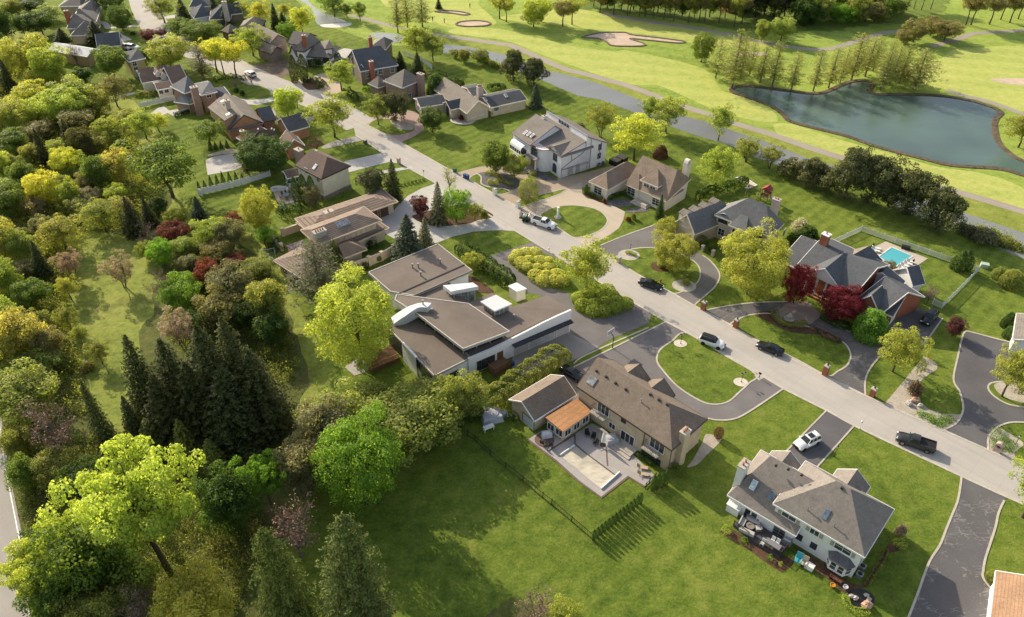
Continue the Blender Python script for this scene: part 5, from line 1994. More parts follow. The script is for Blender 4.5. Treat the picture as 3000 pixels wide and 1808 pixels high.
# hip roof with front cluster: grey-brown
h = House('hip_cluster_house','brown hip roofed brick house with orange brick gabled wing',g('HD',1000,650),BRICK_ORG,SH_UMB,FRAMEW)
f0 = h.wing('HD',(640,740),(1190,668),(1455,606),4.8,r1=(880,485),r2=(1095,500),ends=('hip','hip'),wall=SID_CREAM)
f1 = h.wing('HD',(1270,785),(1545,720),None,2.9,r1=(1430,680),ridge='y',W=6,ends=('gable','gable'))
h.win(f1,0,'HD',[(1375,810)],1.1,1.4,2,2,FRAMED)
h.wing('HD',(548,605),(690,690),None,4.0,rz=6.0,W=8,ridge='y',ends=('hip','hip'))
h.wing('HD',(1310,530),(1400,505),None,3.0,rz=5.4,W=8,L=6,ends=('gable','gable'),roof=SH_CHAR)
h.chimney('HD',650,590,6.0,1.0,1.0,7.4,dirs(f0),BRICK_ORG,0,1)
h.vents(f0,'HD',[(870,490),(1065,485),(1100,500)],'box',FRAMEW)

# grey hip house with tall brick chimney
h = House('brick_chimney_house','pinkish brick house with pale grey hip roofs and massive front chimney',g('HC',1050,600),BRICK_PNK,SH_BLUE,FRAMEW)
g1 = h.wing('HC',(728,406),(935,512),(1130,440),5.2,r1=(1018,300),r2=(880,228),ridge='y',ends=('hip','hip'),ins1=None)
g2 = h.wing('HC',(1172,540),(1412,490),None,5.2,rz=6.7,W=9,ends=('hip','hip'),ridge='x')
h.win(g2,0,'HC',[(1290,535)],1.2,1.4,2,2,FRAMEW)
g3 = h.wing('HC',(1010,668),(1110,600),None,2.9,rz=4.8,W=5,ends=('hip','hip'),roof=SH_BLUE)
h.wing('HC',(920,610),(1010,668),None,2.9,rz=4.8,W=6,ends=('hip','hip'))
h.wing('HC',(1400,600),(1620,556),None,2.9,r1=(1400,458),rz=4.9,W=8,ends=('gable','hip'),roof=SH_CHAR)
h.chimney('HC',1115,600,4.5,1.8,1.5,8.0,dirs(g2),BRICK_PNK,0,2)

# brown roof with two dormers
h = House('dormer_house','pale house with dark brown roof, two small gabled dormers and rear wing',g('HC',450,350),STUC_CR,SH_UMB,FRAMEW)
i0 = h.wing('HC',(325,366),(760,290),None,3.0,r1=(213,178),W=9.5,ends=('gable','gable'))
i1 = h.wing('HC',(540,466),(775,425),None,2.9,r1=(475,370),W=6.0,ends=('gable','gable'))
h.win(i1,0,'HC',[(600,490),(680,470)],1.0,1.2,2,1,FRAMEW)
h.wat(i0,3,[(3.5,4.0),(2.5,1.5),(5,1.5)],1.1,1.4,2,2,FRAMEW)
for x,y in ((565,255),(640,285)):
  c,al,n,dn = h.roof_pt(i0,'HC',x,y)
  wv = i0
  u = (c - wv['a']).dot(wv['ex'])
  v_ = (c - wv['a']).dot(wv['ey'])
  h.raw(wv['P'](u - 1.0,v_ - .6,0),wv['ex'],wv['ey'],2.0,3.2,c.z + .7,rz=c.z + 1.8,ridge='y',ends=('gable','gable'),oh=.2,z0=c.z - .6,names=('dormer','dormer_roof'))
h.wing('HC',(740,395),(900,230),None,3.6,rz=6.2,W=9,ends=('gable','gable'),roof=SH_UMB) if False else h.wing('HC',(760,380),(1000,330),None,3.4,rz=6.4,W=12,ends=('gable','gable'),roof=SH_UMB)

# yellow house
h = House('yellow_house','pale yellow sided house with dark hip roof beside green tree',g('HA',1330,850),SID_YEL,SH_CHAR,FRAMEW)
y0 = h.wing('HA',(1215,895),(1465,842),None,5.2,rz=6.9,W=9,ends=('hip','hip'))
h.win(y0,0,'HA',[(1300,915)],1.1,1.5,2,2,FRAMEW)
h.win(y0,0,'HA',[(1320,990)],1.1,.9,2,1,FRAMEW)

# house with bright metal roof
h = House('metal_roof_house','tan house with glaring white metal roof slope and dark rear wing',g('HA',700,750),SID_TAN,m_tile('bright_metal_roof',(.78,.78,.76),.5,.9),FRAMEW)
s0 = h.wing('HA',(615,822),(830,720),None,3.4,r1=(760,712),ridge='y',W=15,ends=('gable','gable'))
h.wing('HA',(760,690),(1110,655),None,3.4,rz=6.4,W=8,ends=('gable','gable'),roof=SH_CHAR)

# chain of grey hips top left
h = House('grey_hip_house','rambling grey hip roofed house with tan brick gable at top left',g('HA',550,350),BRICK_TAN,SH_GREY,FRAMEW)
h.wing('HA',(320,420),(720,385),None,3.4,r1=(425,245),rz=6.5,W=11,ends=('hip','hip'))
h.wing('HA',(370,515),(700,505),None,3.0,rz=6.4,W=9,ends=('hip','hip'))
h.wing('HA',(480,330),(750,310),None,3.6,rz=6.7,W=10,ends=('gable','hip'))
h.wing('HA',(420,230),(720,215),None,3.6,rz=6.9,W=11,ends=('hip','hip'))
h.chimney('HA',330,225,6.5,1.2,1.0,8.0,0,BRICK_RED,3,1)
h = House('grey_hip_house','low house with flat pyramid grey roof at the top left edge',g('HA',420,100),BRICK_TAN,SH_GREY,FRAMEW)
h.wing('HA',(200,95),(520,90),None,3.2,rz=5.8,W=12,ends=('hip','hip'))
h.wing('HA',(520,85),(705,75),None,3.0,rz=5.4,W=9,ends=('hip','hip'))

# houses behind the street trees, top
h = House('white_wall_house','white walled house with dark hip roof beside the tall spruce, top of street',g('HB',400,130),STUC_W,SH_CHAR,FRAMEW)
t0 = h.wing('HB',(262,105),(565,95),None,3.6,r1=(370,2),rz=6.3,W=9,ends=('hip','hip'))
h.win(t0,0,'HB',[(410,118)],2.4,1.0,4,1,FRAMEW)
h.wing('HB',(335,268),(560,235),None,2.8,rz=6.0,W=9,ends=('hip','hip'))
h = House('dormered_house','grey roofed house with stone chimney and dormer behind dark spruces',g('HB',750,220),BRICK_GRY,SH_DBLUE,FRAMEW)
h.wing('HB',(555,290),(870,270),None,3.0,rz=7.0,W=12,ends=('hip','hip'))
h.wing('HB',(840,215),(1040,190),None,3.0,rz=5.6,W=8,ends=('gable','gable'))
h.chimney('HB',785,110,7.5,1.4,1.2,9.4,0,M_STONE,3,1)

# brown tile roof at the right frame edge, bottom
h = House('orange_roof_house','house corner with plain orange brown shingle roof at bottom right',g('S',2990,1740),STUC_W,m_shingle('orange_shingle',(.36,.22,.135)),FRAMEW)
h.wing('10',(2185,1620),(2240,1152),None,3.2,rz=5.8,W=-12,ends=('gable','gable'))
h = House('grey_roof_house','house corner with grey shingle roof at the right edge behind trees',g('C',2500,180),STUC_W,SH_GREY,FRAMEW)
h.wing('C',(2360,290),(2395,55),None,3.2,rz=5.5,W=-12,ends=('gable','gable'))
# clubhouse far beyond the golf course
h = House('clubhouse','low brick building half hidden among dark trees beyond the fairways',g('3',560,40),BRICK_RED,m_plain('green_roof',(.16,.22,.20),.7),FRAMEW)
h.wing('3',(525,15),(660,5),None,4.0,rz=5.7,W=10,ends=('hip','hip'))
# ------------------------------------------------------------------ foliage
LEAF = m_leaf('leaf',.55,.8)
NEEDLE = m_leaf('needle',.2,.9,.05)
BARK = m_bark()
BARKG = m_bark('grey_bark',(.19,.165,.145))
TWIG = m_leaf('twig',.05,.5,.1)


def unit(a):
  return a / np.maximum(1e-9,np.linalg.norm(a,axis=1,keepdims=True))


def leaf_mesh(name,C,Nn,S,shade,m,asp=.62,rng=None):
  """one leaf (a folded rhombus) per centre"""
  n = len(C)
  rnd = unit(rng.normal(size=(n,3)))
  t = unit(np.cross(Nn,rnd))
  b = np.cross(Nn,t)
  S = S[:,None]
  V = np.empty((n,4,3))
  V[:,0] = C - t * S
  V[:,1] = C - b * S * asp + Nn * S * .18
  V[:,2] = C + t * S
  V[:,3] = C + b * S * asp + Nn * S * .18
  return quad_mesh(name,V.reshape(-1,3),n,shade,m)


def quad_mesh(name,V,n,shade,m):
  me = bpy.data.meshes.new(name)
  me.vertices.add(n * 4)
  me.loops.add(n * 4)
  me.polygons.add(n)
  me.vertices.foreach_set('co',V.astype(np.float32).ravel())
  me.loops.foreach_set('vertex_index',np.arange(n * 4,dtype=np.int32))
  me.polygons.foreach_set('loop_start',np.arange(0,n * 4,4,dtype=np.int32))
  me.update(calc_edges=True)
  at = me.attributes.new('shade','FLOAT','FACE')
  at.data.foreach_set('value',np.clip(shade,0,1.3).astype(np.float32))
  me.materials.append(m)
  return me


def fib(n,rng):
  i = np.arange(n) + .5
  ph = np.arccos(1 - 2 * i / n)
  th = PI * (1 + 5 ** .5) * i + rng.uniform(0,6)
  return np.stack([np.cos(th) * np.sin(ph),np.sin(th) * np.sin(ph),np.cos(ph)],1)


def decid(seed,Rr=4.0,base=.2,ncl=70,rc=1.15,per=80,leaf=.2,flat=.8,shell=(.55,.98),top=1.0,lean=0,inner=.15,stem=.16,limbs=14,multi=1,lobes=.22,droop=0.0,m=None):
  """broadleaf tree 10 m tall: clumps of leaves through the crown, trunk and limbs"""
  rng = np.random.default_rng(seed)
  H = 10.0
  zc,rz = H * (base + 1) / 2,H * (1 - base) / 2
  D = fib(ncl,rng)
  D += rng.normal(scale=.12,size=D.shape)
  D = unit(D)
  f = rng.uniform(shell[0],shell[1],ncl)
  f[:int(ncl * inner)] = rng.uniform(.15,.5,int(ncl * inner))
  lob = 1 + lobes * np.sin(D[:,0] * 3.1 + seed) * np.cos(D[:,1] * 2.7 + seed * 2) + lobes * .6 * np.sin(D[:,2] * 5 + seed * 3 + D[:,0] * 4)
  rr = Rr - rc * .35
  rzz = rz - rc * flat * .35
  prof = np.where(D[:,2] > 0,1.0,top)
  C = np.stack([D[:,0] * rr * f * lob * prof,D[:,1] * rr * f * lob * prof,zc + D[:,2] * rzz * f * np.minimum(1.05,lob)],1)
  cs = rng.uniform(.65,1.25,ncl)
  P,Nn,S,Sh = [],[],[],[]
  for i in range(ncl):
    k = int(per * cs[i] ** 2)
    d = unit(rng.normal(size=(k,3)) + np.array([0,0,.35]) + D[i] * .5)
    q = rng.uniform(.35,1.0,(k,1)) ** .6
    off = d * q * rc * cs[i] * np.array([1,1,flat])
    off[:,2] -= droop * (np.linalg.norm(off[:,:2],axis=1) ** 2)
    P.append(C[i] + off)
    Nn.append(unit(d + rng.normal(scale=.55,size=(k,3)) + np.array([0,0,.25])))
    S.append(leaf * rng.uniform(.65,1.35,k))
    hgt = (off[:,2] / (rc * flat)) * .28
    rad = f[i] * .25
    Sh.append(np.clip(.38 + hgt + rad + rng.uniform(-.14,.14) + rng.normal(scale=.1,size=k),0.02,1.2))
  P,Nn,S,Sh = np.concatenate(P),np.concatenate(Nn),np.concatenate(S),np.concatenate(Sh)
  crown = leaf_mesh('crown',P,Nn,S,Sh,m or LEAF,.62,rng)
  b = MB()
  rd = random.Random(seed)
  fork = H * (base + .12)
  for k in range(multi):
    a = 2 * PI * k / multi + rd.random()
    o = Vector((math.cos(a),math.sin(a),0)) * (.0 if multi == 1 else .25)
    t0 = o.copy()
    t1 = Vector((o.x * 2 + rd.uniform(-.15,.15),o.y * 2 + rd.uniform(-.15,.15),fork * .5))
    t2 = Vector((o.x * 4 + rd.uniform(-.3,.3),o.y * 4 + rd.uniform(-.3,.3),fork))
    t3 = Vector((o.x * 5,o.y * 5,H * .82))
    s = stem / (multi ** .5)
    b.tube(t0,t1,s * 1.35,s,8).tube(t1,t2,s,s * .8,8).tube(t2,t3,s * .8,s * .2,6)
    idx = list(range(ncl))
    rd.shuffle(idx)
    for i in idx[:limbs // multi]:
      e = Vector(C[i])
      st = t2.lerp(t3,rd.uniform(0,.6)) if e.z > fork + .6 else t1.lerp(t2,rd.uniform(.5,1))
      mid = st.lerp(e,.5) + Vector((0,0,rd.uniform(0,.5)))
      b.tube(st,mid,s * .42,s * .26,5,False).tube(mid,e,s * .26,s * .1,4,False)
  return crown,b.mesh('trunk',BARK)


def conifer(seed,Rr=2.8,levels=34,nb=11,per=34,leaf=.25,droop=.16,pw=.72,m=None,base=.04,jag=.14,up=0.0,trunk=True,airy=1.0,spread=.2):
  rng = np.random.default_rng(seed)
  H = 10.0
  P,Nn,S,Sh = [],[],[],[]
  b = MB()
  b.tube((0,0,0),(0,0,H * .93),.17,.03,7)
  for L in range(levels):
    t = L / (levels - 1)
    z = H * (base + (1 - base) * (1 - (1 - t) ** 1.08)) * .985
    r0 = Rr * max(.05,(1 - t) ** pw)
    k = max(4,int(nb * (1 - t * .55)))
    a0 = rng.uniform(0,6)
    for i in range(k):
      a = a0 + 2 * PI * i / k + rng.normal(scale=.12)
      r = r0 * rng.uniform(1 - jag * 1.6,1 + jag * .6)
      n = max(4,int(per * (r / Rr) ** .6 * airy))
      u = rng.uniform(.12,1.0,n) ** .75
      lat = rng.normal(scale=spread,size=n) * r * (1.1 - u) + rng.normal(scale=.07,size=n)
      dz = -droop * r * u + .16 * droop * r * u * u + up * r * u + rng.normal(scale=.05,size=n)
      c,s_ = math.cos(a),math.sin(a)
      x,y = u * r,lat
      P.append(np.stack([c * x - s_ * y,s_ * x + c * y,z + dz],1))
      Nn.append(unit(np.stack([np.full(n,c * .45),np.full(n,s_ * .45),np.full(n,.9)],1) + rng.normal(scale=.4,size=(n,3))))
      S.append(leaf * rng.uniform(.6,1.3,n) * (1.0 - .35 * t))
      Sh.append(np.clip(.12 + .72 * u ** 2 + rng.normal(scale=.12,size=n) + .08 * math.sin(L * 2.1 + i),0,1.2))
      if trunk and airy < .8 and i % 2 == 0:
        b.tube((0,0,z),(c * r * .9,s_ * r * .9,z + (up - droop * .8) * r * .9),.035 * (1 - t) + .012,.008,3,False)
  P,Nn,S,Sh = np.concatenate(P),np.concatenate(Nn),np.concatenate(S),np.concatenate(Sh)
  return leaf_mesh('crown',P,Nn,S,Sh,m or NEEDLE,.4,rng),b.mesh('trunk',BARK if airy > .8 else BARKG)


def dense(seed,shape='ball',n=5200,leaf=.2,m=None,trunk=0.0):
  """clipped plants; 10 m tall reference, radius 5 for ball/dome, 1.6 for cone/column"""
  rng = np.random.default_rng(seed)
  D = unit(rng.normal(size=(n,3)))
  if shape in ('ball','dome'):
    bump = 1 + .05 * np.sin(D[:,0] * 9 + seed) * np.sin(D[:,1] * 8) + .05 * np.sin(D[:,2] * 11 + D[:,0] * 6)
    q = rng.uniform(.86,1.0,n) * bump
    if shape == 'dome':
      D[:,2] = np.abs(D[:,2]) * .98 - .02
      P = D * q[:,None] * np.array([5,5,10])
      P[:,2] = np.maximum(P[:,2],.1)
    else:
      P = D * q[:,None] * np.array([5,5,5]) + np.array([0,0,5])
    Nn = unit(D + rng.normal(scale=.45,size=(n,3)))
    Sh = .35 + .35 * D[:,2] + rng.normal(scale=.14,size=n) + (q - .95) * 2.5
  else:
    t = rng.uniform(0,1,n) ** (1.3 if shape == 'cone' else 1.0)
    a = rng.uniform(0,2 * PI,n)
    r = 1.6 * ((1 - t) ** .8 if shape == 'cone' else np.minimum(1,(1.02 - t) * 2.6) ** .6 * np.minimum(1,.72 + t * .9))
    r = r * (1 + .1 * np.sin(a * 5 + t * 22 + seed)) * rng.uniform(.82,1.0,n)
    P = np.stack([np.cos(a) * r,np.sin(a) * r,t * 10 + .05],1)
    Nn = unit(np.stack([np.cos(a),np.sin(a),np.full(n,.45)],1) + rng.normal(scale=.45,size=(n,3)))
    Sh = .4 + .25 * t + .25 * np.sin(a * 5 + t * 22 + seed) + rng.normal(scale=.14,size=n)
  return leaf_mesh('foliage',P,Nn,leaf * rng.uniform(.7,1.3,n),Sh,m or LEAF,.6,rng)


def bare(seed,Rr=4.0,n1=11,n2=7,n3=6,leafn=900,leaf=.12):
  """leafless or barely leafed tree: three orders of twigs"""
  rng = np.random.default_rng(seed)
  rd = random.Random(seed)
  b = MB()
  tw = MB()
  tips = []
  b.tube((0,0,0),(0,0,2.2),.2,.15,7)
  for i in range(n1):
    a = 2 * PI * i / n1 + rd.uniform(-.3,.3)
    el = rd.uniform(.45,1.35)
    L = rd.uniform(.6,1.0)
    e = Vector((math.cos(a) * math.cos(el) * Rr * L,math.sin(a) * math.cos(el) * Rr * L,2.0 + 7.2 * L * math.sin(el)))
    st = Vector((0,0,rd.uniform(1.0,3.0)))
    mid = st.lerp(e,.5) + Vector((0,0,.4))
    b.tube(st,mid,.09,.06,5,False).tube(mid,e,.06,.025,4,False)
    for j in range(n2):
      s2 = st.lerp(mid,rd.random()) if rd.random() < .3 else mid.lerp(e,rd.random())
      d = Vector((rd.gauss(0,1),rd.gauss(0,1),rd.gauss(.6,.7))).normalized()
      e2 = s2 + (d + (e - st).normalized() * .7).normalized() * rd.uniform(.7,1.7)
      b.tube(s2,e2,.03,.012,3,False)
      for k in range(n3):
        s3 = s2.lerp(e2,rd.uniform(.2,1))
        e3 = s3 + (Vector((rd.gauss(0,1),rd.gauss(0,1),rd.gauss(.4,.8))).normalized() + d * .5) * rd.uniform(.3,.8)
        tw.tube(s3,e3,.022,.01,3,False)
        tips.append(e3)
  tips = np.array([tuple(t) for t in tips])
  C = tips[rng.integers(0,len(tips),leafn)] + rng.normal(scale=.22,size=(leafn,3))
  twm = tw.mesh('t',TWIG)
  V = np.empty((len(tw.f) * 4,3))
  vs = np.array(tw.v)
  for i,f in enumerate(tw.f):
    V[i * 4:i * 4 + 4] = vs[f[:4]] if len(f) >= 4 else vs[[f[0],f[1],f[2],f[2]]]
  bpy.data.meshes.remove(twm)
  Nn = unit(rng.normal(size=(leafn,3)) + np.array([0,0,.5]))
  rnd = unit(rng.normal(size=(leafn,3)))
  t = unit(np.cross(Nn,rnd))
  bb = np.cross(Nn,t)
  S = (leaf * rng.uniform(.6,1.4,leafn))[:,None]
  L = np.empty((leafn,4,3))
  L[:,0],L[:,1],L[:,2],L[:,3] = C - t * S,C - bb * S * .6,C + t * S,C + bb * S * .6
  A = np.concatenate([V,L.reshape(-1,3)])
  n = len(A) // 4
  sh = np.concatenate([rng.uniform(.3,.6,len(tw.f)),rng.uniform(.4,1.0,leafn)])
  return quad_mesh('crown',A,n,sh,TWIG),b.mesh('trunk',BARKG)


def shrubm(seed,n=1500,leaf=.5,ncl=16):
  """low shrub, 10 units tall and 10 wide"""
  rng = np.random.default_rng(seed)
  D = fib(ncl * 2,rng)
  D = D[D[:,2] > -.15][:ncl + 4]
  C = D * np.array([3.2,3.2,5.6]) * rng.uniform(.7,1.0,(len(D),1)) + np.array([0,0,2.2])
  i = rng.integers(0,len(C),n)
  d = unit(rng.normal(size=(n,3)) + np.array([0,0,.4]))
  P = C[i] + d * rng.uniform(.5,1,(n,1)) * np.array([2.0,2.0,2.2])
  P[:,2] = np.maximum(P[:,2],.15)
  Nn = unit(d + rng.normal(scale=.5,size=(n,3)))
  Sh = .4 + .3 * d[:,2] + rng.normal(scale=.14,size=n)
  return leaf_mesh('foliage',P,Nn,leaf * rng.uniform(.6,1.3,n),Sh,LEAF,.62,rng)


KIND = {}
for k in range(3):
  KIND.setdefault('round',[]).append((decid(10 + k,4.0,.12,100,1.1,140,.145,.85),4.0))
  KIND.setdefault('airy',[]).append((decid(20 + k,4.2,.16,95,1.0,92,.13,.6,(.35,1.0),1.0,inner=.25,limbs=34,lobes=.3,droop=.12),4.2))
  KIND.setdefault('vase',[]).append((decid(30 + k,4.2,.34,80,1.0,100,.135,.7,(.45,1.0),.75,inner=.1,limbs=36,stem=.17),4.2))
  KIND.setdefault('pine',[]).append((decid(40 + k,3.3,.02,140,.85,110,.13,.85,(.4,1.0),1.05,inner=.2,limbs=20,lobes=.42,stem=.2,m=NEEDLE),3.3))
  KIND.setdefault('spruce',[]).append((conifer(50 + k),2.6))
  KIND.setdefault('cypress',[]).append((conifer(60 + k,2.3,32,9,64,.135,.05,.3,LEAF,.16,.55,.25,True,.62,.34),2.1))
  KIND.setdefault('bare',[]).append((bare(70 + k),4.0))
  KIND.setdefault('wood',[]).append((decid(80 + k,3.8,.04,95,1.15,140,.15,.9,(.4,1.0),1.0,inner=.2,limbs=12,lobes=.3),3.8))
for k in range(2):
  KIND.setdefault('big',[]).append((decid(90 + k,4.6,.16,130,.8,180,.11,.7,(.45,1.0),.9,inner=.15,limbs=60,lobes=.38,stem=.2),4.6))
  KIND.setdefault('fine',[]).append((decid(95 + k,4.0,.06,180,.85,140,.105,.9,(.62,1.0),1.0,inner=.1,limbs=10,lobes=.16),4.0))
  KIND.setdefault('bigspruce',[]).append((conifer(100 + k,2.9,46,13,40,.165,.2,.72,None,.03,.24),2.7))
  KIND.setdefault('fatspruce',[]).append((conifer(110 + k,3.4,46,16,44,.16,.16,.42,None,.02,.24),3.3))
  KIND.setdefault('multi',[]).append((decid(105 + k,4.4,.2,80,.9,110,.125,.65,(.5,1.0),.9,limbs=30,multi=3,stem=.2),4.4))
DENSE = {'ball': [dense(1,'ball'),dense(2,'ball')],'dome': [dense(3,'dome',5200,.28),dense(4,'dome',5200,.28)],
         'cone': [dense(5,'cone',2600,.16,NEEDLE),dense(6,'cone',2600,.16,NEEDLE)],'column': [dense(7,'column',3000,.16,NEEDLE),dense(8,'column',3000,.16,NEEDLE)],
         'shrub': [shrubm(1),shrubm(2),shrubm(3)]}
DR = {'ball': 5.0,'dome': 5.0,'cone': 1.6,'column': 1.6,'shrub': 5.0}

HUE = {'dkgreen': ((.08,.145,.035),'dark green'),'green': ((.16,.245,.05),'green'),'bright': ((.18,.345,.05),'bright green'),
       'light': ((.31,.39,.10),'pale green'),'yg': ((.38,.475,.095),'yellow green'),'yellow': ((.52,.57,.09),'bright yellow'),
       'gold': ((.45,.46,.11),'golden'),'olive': ((.27,.315,.085),'olive'),'oyel': ((.37,.415,.095),'olive yellow'),
       'obrown': ((.30,.285,.12),'olive brown'),'spruce': ((.085,.105,.038),'dark'),'blue': ((.095,.125,.08),'blue green'),
       'pine': ((.12,.14,.055),'dusky'),'red': ((.23,.032,.034),'crimson'),'purple': ((.16,.065,.06),'dark purple'),'rust': ((.21,.075,.05),'rust red'),'rosy': ((.27,.185,.13),'rosy brown'),
       'pink': ((.36,.29,.25),'pink'),'brown': ((.27,.19,.135),'brown'),'gray': ((.235,.24,.13),'grey green'),'fir': ((.125,.175,.05),'green'),'wisp': ((.40,.44,.15),'pale olive'),'lime': ((.60,.64,.19),'lime'),'cream': ((.6,.55,.42),'cream')}
KN = {'round': ('shade_tree','round crowned tree'),'airy': ('shade_tree','loose airy tree'),'vase': ('shade_tree','open limbed tree'),'pine': ('pine_tree','irregular pine'),'spruce': ('spruce_tree','pointed spruce'),
      'cypress': ('feathery_tree','feathery upright tree'),'bare': ('bare_tree','thin twiggy tree'),'wood': ('woodland_tree','woodland tree'),'big': ('broadleaf_tree','big clumpy leaved tree'),
      'fine': ('maple_tree','dense leafy maple'),'bigspruce': ('spruce_tree','tall full spruce'),'fatspruce': ('spruce_tree','broad rounded spruce'),'multi': ('multi_stem_tree','low spreading tree'),
      'ball': ('topiary_bush','clipped ball bush'),'dome': ('domed_bush','domed bush'),'cone': ('conical_cedar','pointed cedar'),'column': ('columnar_cedar','columnar cedar'),'shrub': ('shrub','loose shrub')}
TREES = []
trnd = random.Random(11)


def tree(kind,hue,v,bx,by,ty,w,where=None,label=None,group=None,cat='tree'):
  """bx, by: foot of the stem; ty: row of the top; w: crown width"""
  base = g(v,bx,by)
  h = max(.4,height_at(base,src(v,bx,ty)[1]))
  r = max(.25,w / VW[v][2] / 2 * mpp(base + Vector((0,0,h * .55))))
  if kind == 'wood':
    r *= 1.12
  h = min(h,r * (7.5 if kind in ('spruce','bigspruce','fatspruce','pine','cypress','cone','column') else 3.2))
  nm,what = KN[kind]
  c,cn = HUE[hue]
  j = trnd.uniform(-.12,.12)
  c = (c[0] * (1 + j + trnd.uniform(-.06,.06)),c[1] * (1 + j),c[2] * (1 + j + trnd.uniform(-.1,.1)))
  rz = trnd.uniform(0,2 * PI)
  if kind in DENSE:
    o = bpy.data.objects.new(nm,trnd.choice(DENSE[kind]))
    COL.objects.link(o)
    o.location = base
    o.rotation_euler = (0,0,rz)
    o.scale = (r / DR[kind],r / DR[kind],h / 10)
    o.color = (*c,1)
    if cat == 'tree':
      cat = 'bush' if kind in ('ball','dome','shrub') else 'tree'
  else:
    (cm,tm),R0 = trnd.choice(KIND[kind])
    o = bpy.data.objects.new(nm,None)
    COL.objects.link(o)
    o.location = base
    o.rotation_euler = (trnd.uniform(-.02,.02),trnd.uniform(-.02,.02),rz)
    o.scale = (r / R0,r / R0,h / 10)
    a = bpy.data.objects.new('crown',cm)
    COL.objects.link(a)
    a.parent = o
    a.color = (*c,1)
    t = bpy.data.objects.new('trunk',tm)
    COL.objects.link(t)
    t.parent = o
  o['category'] = cat
  if group:
    o['group'] = group
  TREES.append((o,cn,what,where,label,base.copy(),h,src(v,bx,by)))
  return o


def T(kind,hue,v,lst,where=None,group=None):
  for e in lst:
    tree(kind,hue,v,*e[:4],where=where,group=group)
# ------------------------------------------------------------------ planting plan
W1 = 'in the wood left of the upper houses'
# upper left wood
T('wood','dkgreen','1',[(45,330,-90,190),(180,250,70,140),(310,245,55,190),(20,460,230,150)],'by the top left grey roofs','trees of the upper left wood')
T('wood','light','1',[(360,150,30,170)],'by the top left grey roofs','trees of the upper left wood')
GW = 'trees of the upper left wood'
for e in [('round','oyel',240,560,222,315),('round','yg',395,622,300,290),('spruce','spruce',92,680,420,120),('wood','olive',30,640,460,120),('wood','yg',560,830,545,310),('round','yg',470,890,622,330),
          ('wood','yellow',240,790,568,240),('wood','oyel',115,930,678,240),('wood','yg',15,910,690,150),('wood','obrown',590,960,760,260),('wood','obrown',300,1000,860,230),('spruce','spruce',350,1210,925,130),
          ('spruce','spruce',530,1110,855,150),('round','pine',640,1170,885,215),('wood','green',110,1110,915,220),('wood','yg',40,1300,1075,170),('round','yellow',525,1275,1050,245),('wood','green',210,1375,1120,180),
          ('wood','green',560,1320,1178,170),('wood','green',745,1375,1085,210),('wood','gold',880,1320,1032,210),('round','yellow',340,1490,1222,250),('wood','yg',530,1505,1268,160),('wood','yg',860,1490,1308,145),
          ('airy','yg',800,1015,815,230),('airy','light',850,1050,905,150),('airy','oyel',930,910,765,210),('airy','yg',1060,1005,765,250),('airy','yellow',1150,950,805,190),('airy','obrown',850,770,498,250),
          ('wood','oyel',720,830,620,210),('wood','olive',700,1110,960,170),('wood','light',440,1150,980,140),('wood','oyel',260,1180,1010,150),('wood','olive',130,1260,1100,130),('wood','obrown',650,1400,1230,150),
          ('wood','olive',440,1400,1230,150),('wood','light',100,1430,1250,200),('wood','gray',690,1500,1330,170),('wood','obrown',480,760,600,150),('wood','dkgreen',620,600,470,130),('wood','light',300,880,720,150)]:
  tree(e[0],e[1],'1',e[2],e[3],e[4],e[5],where=W1,group=GW)
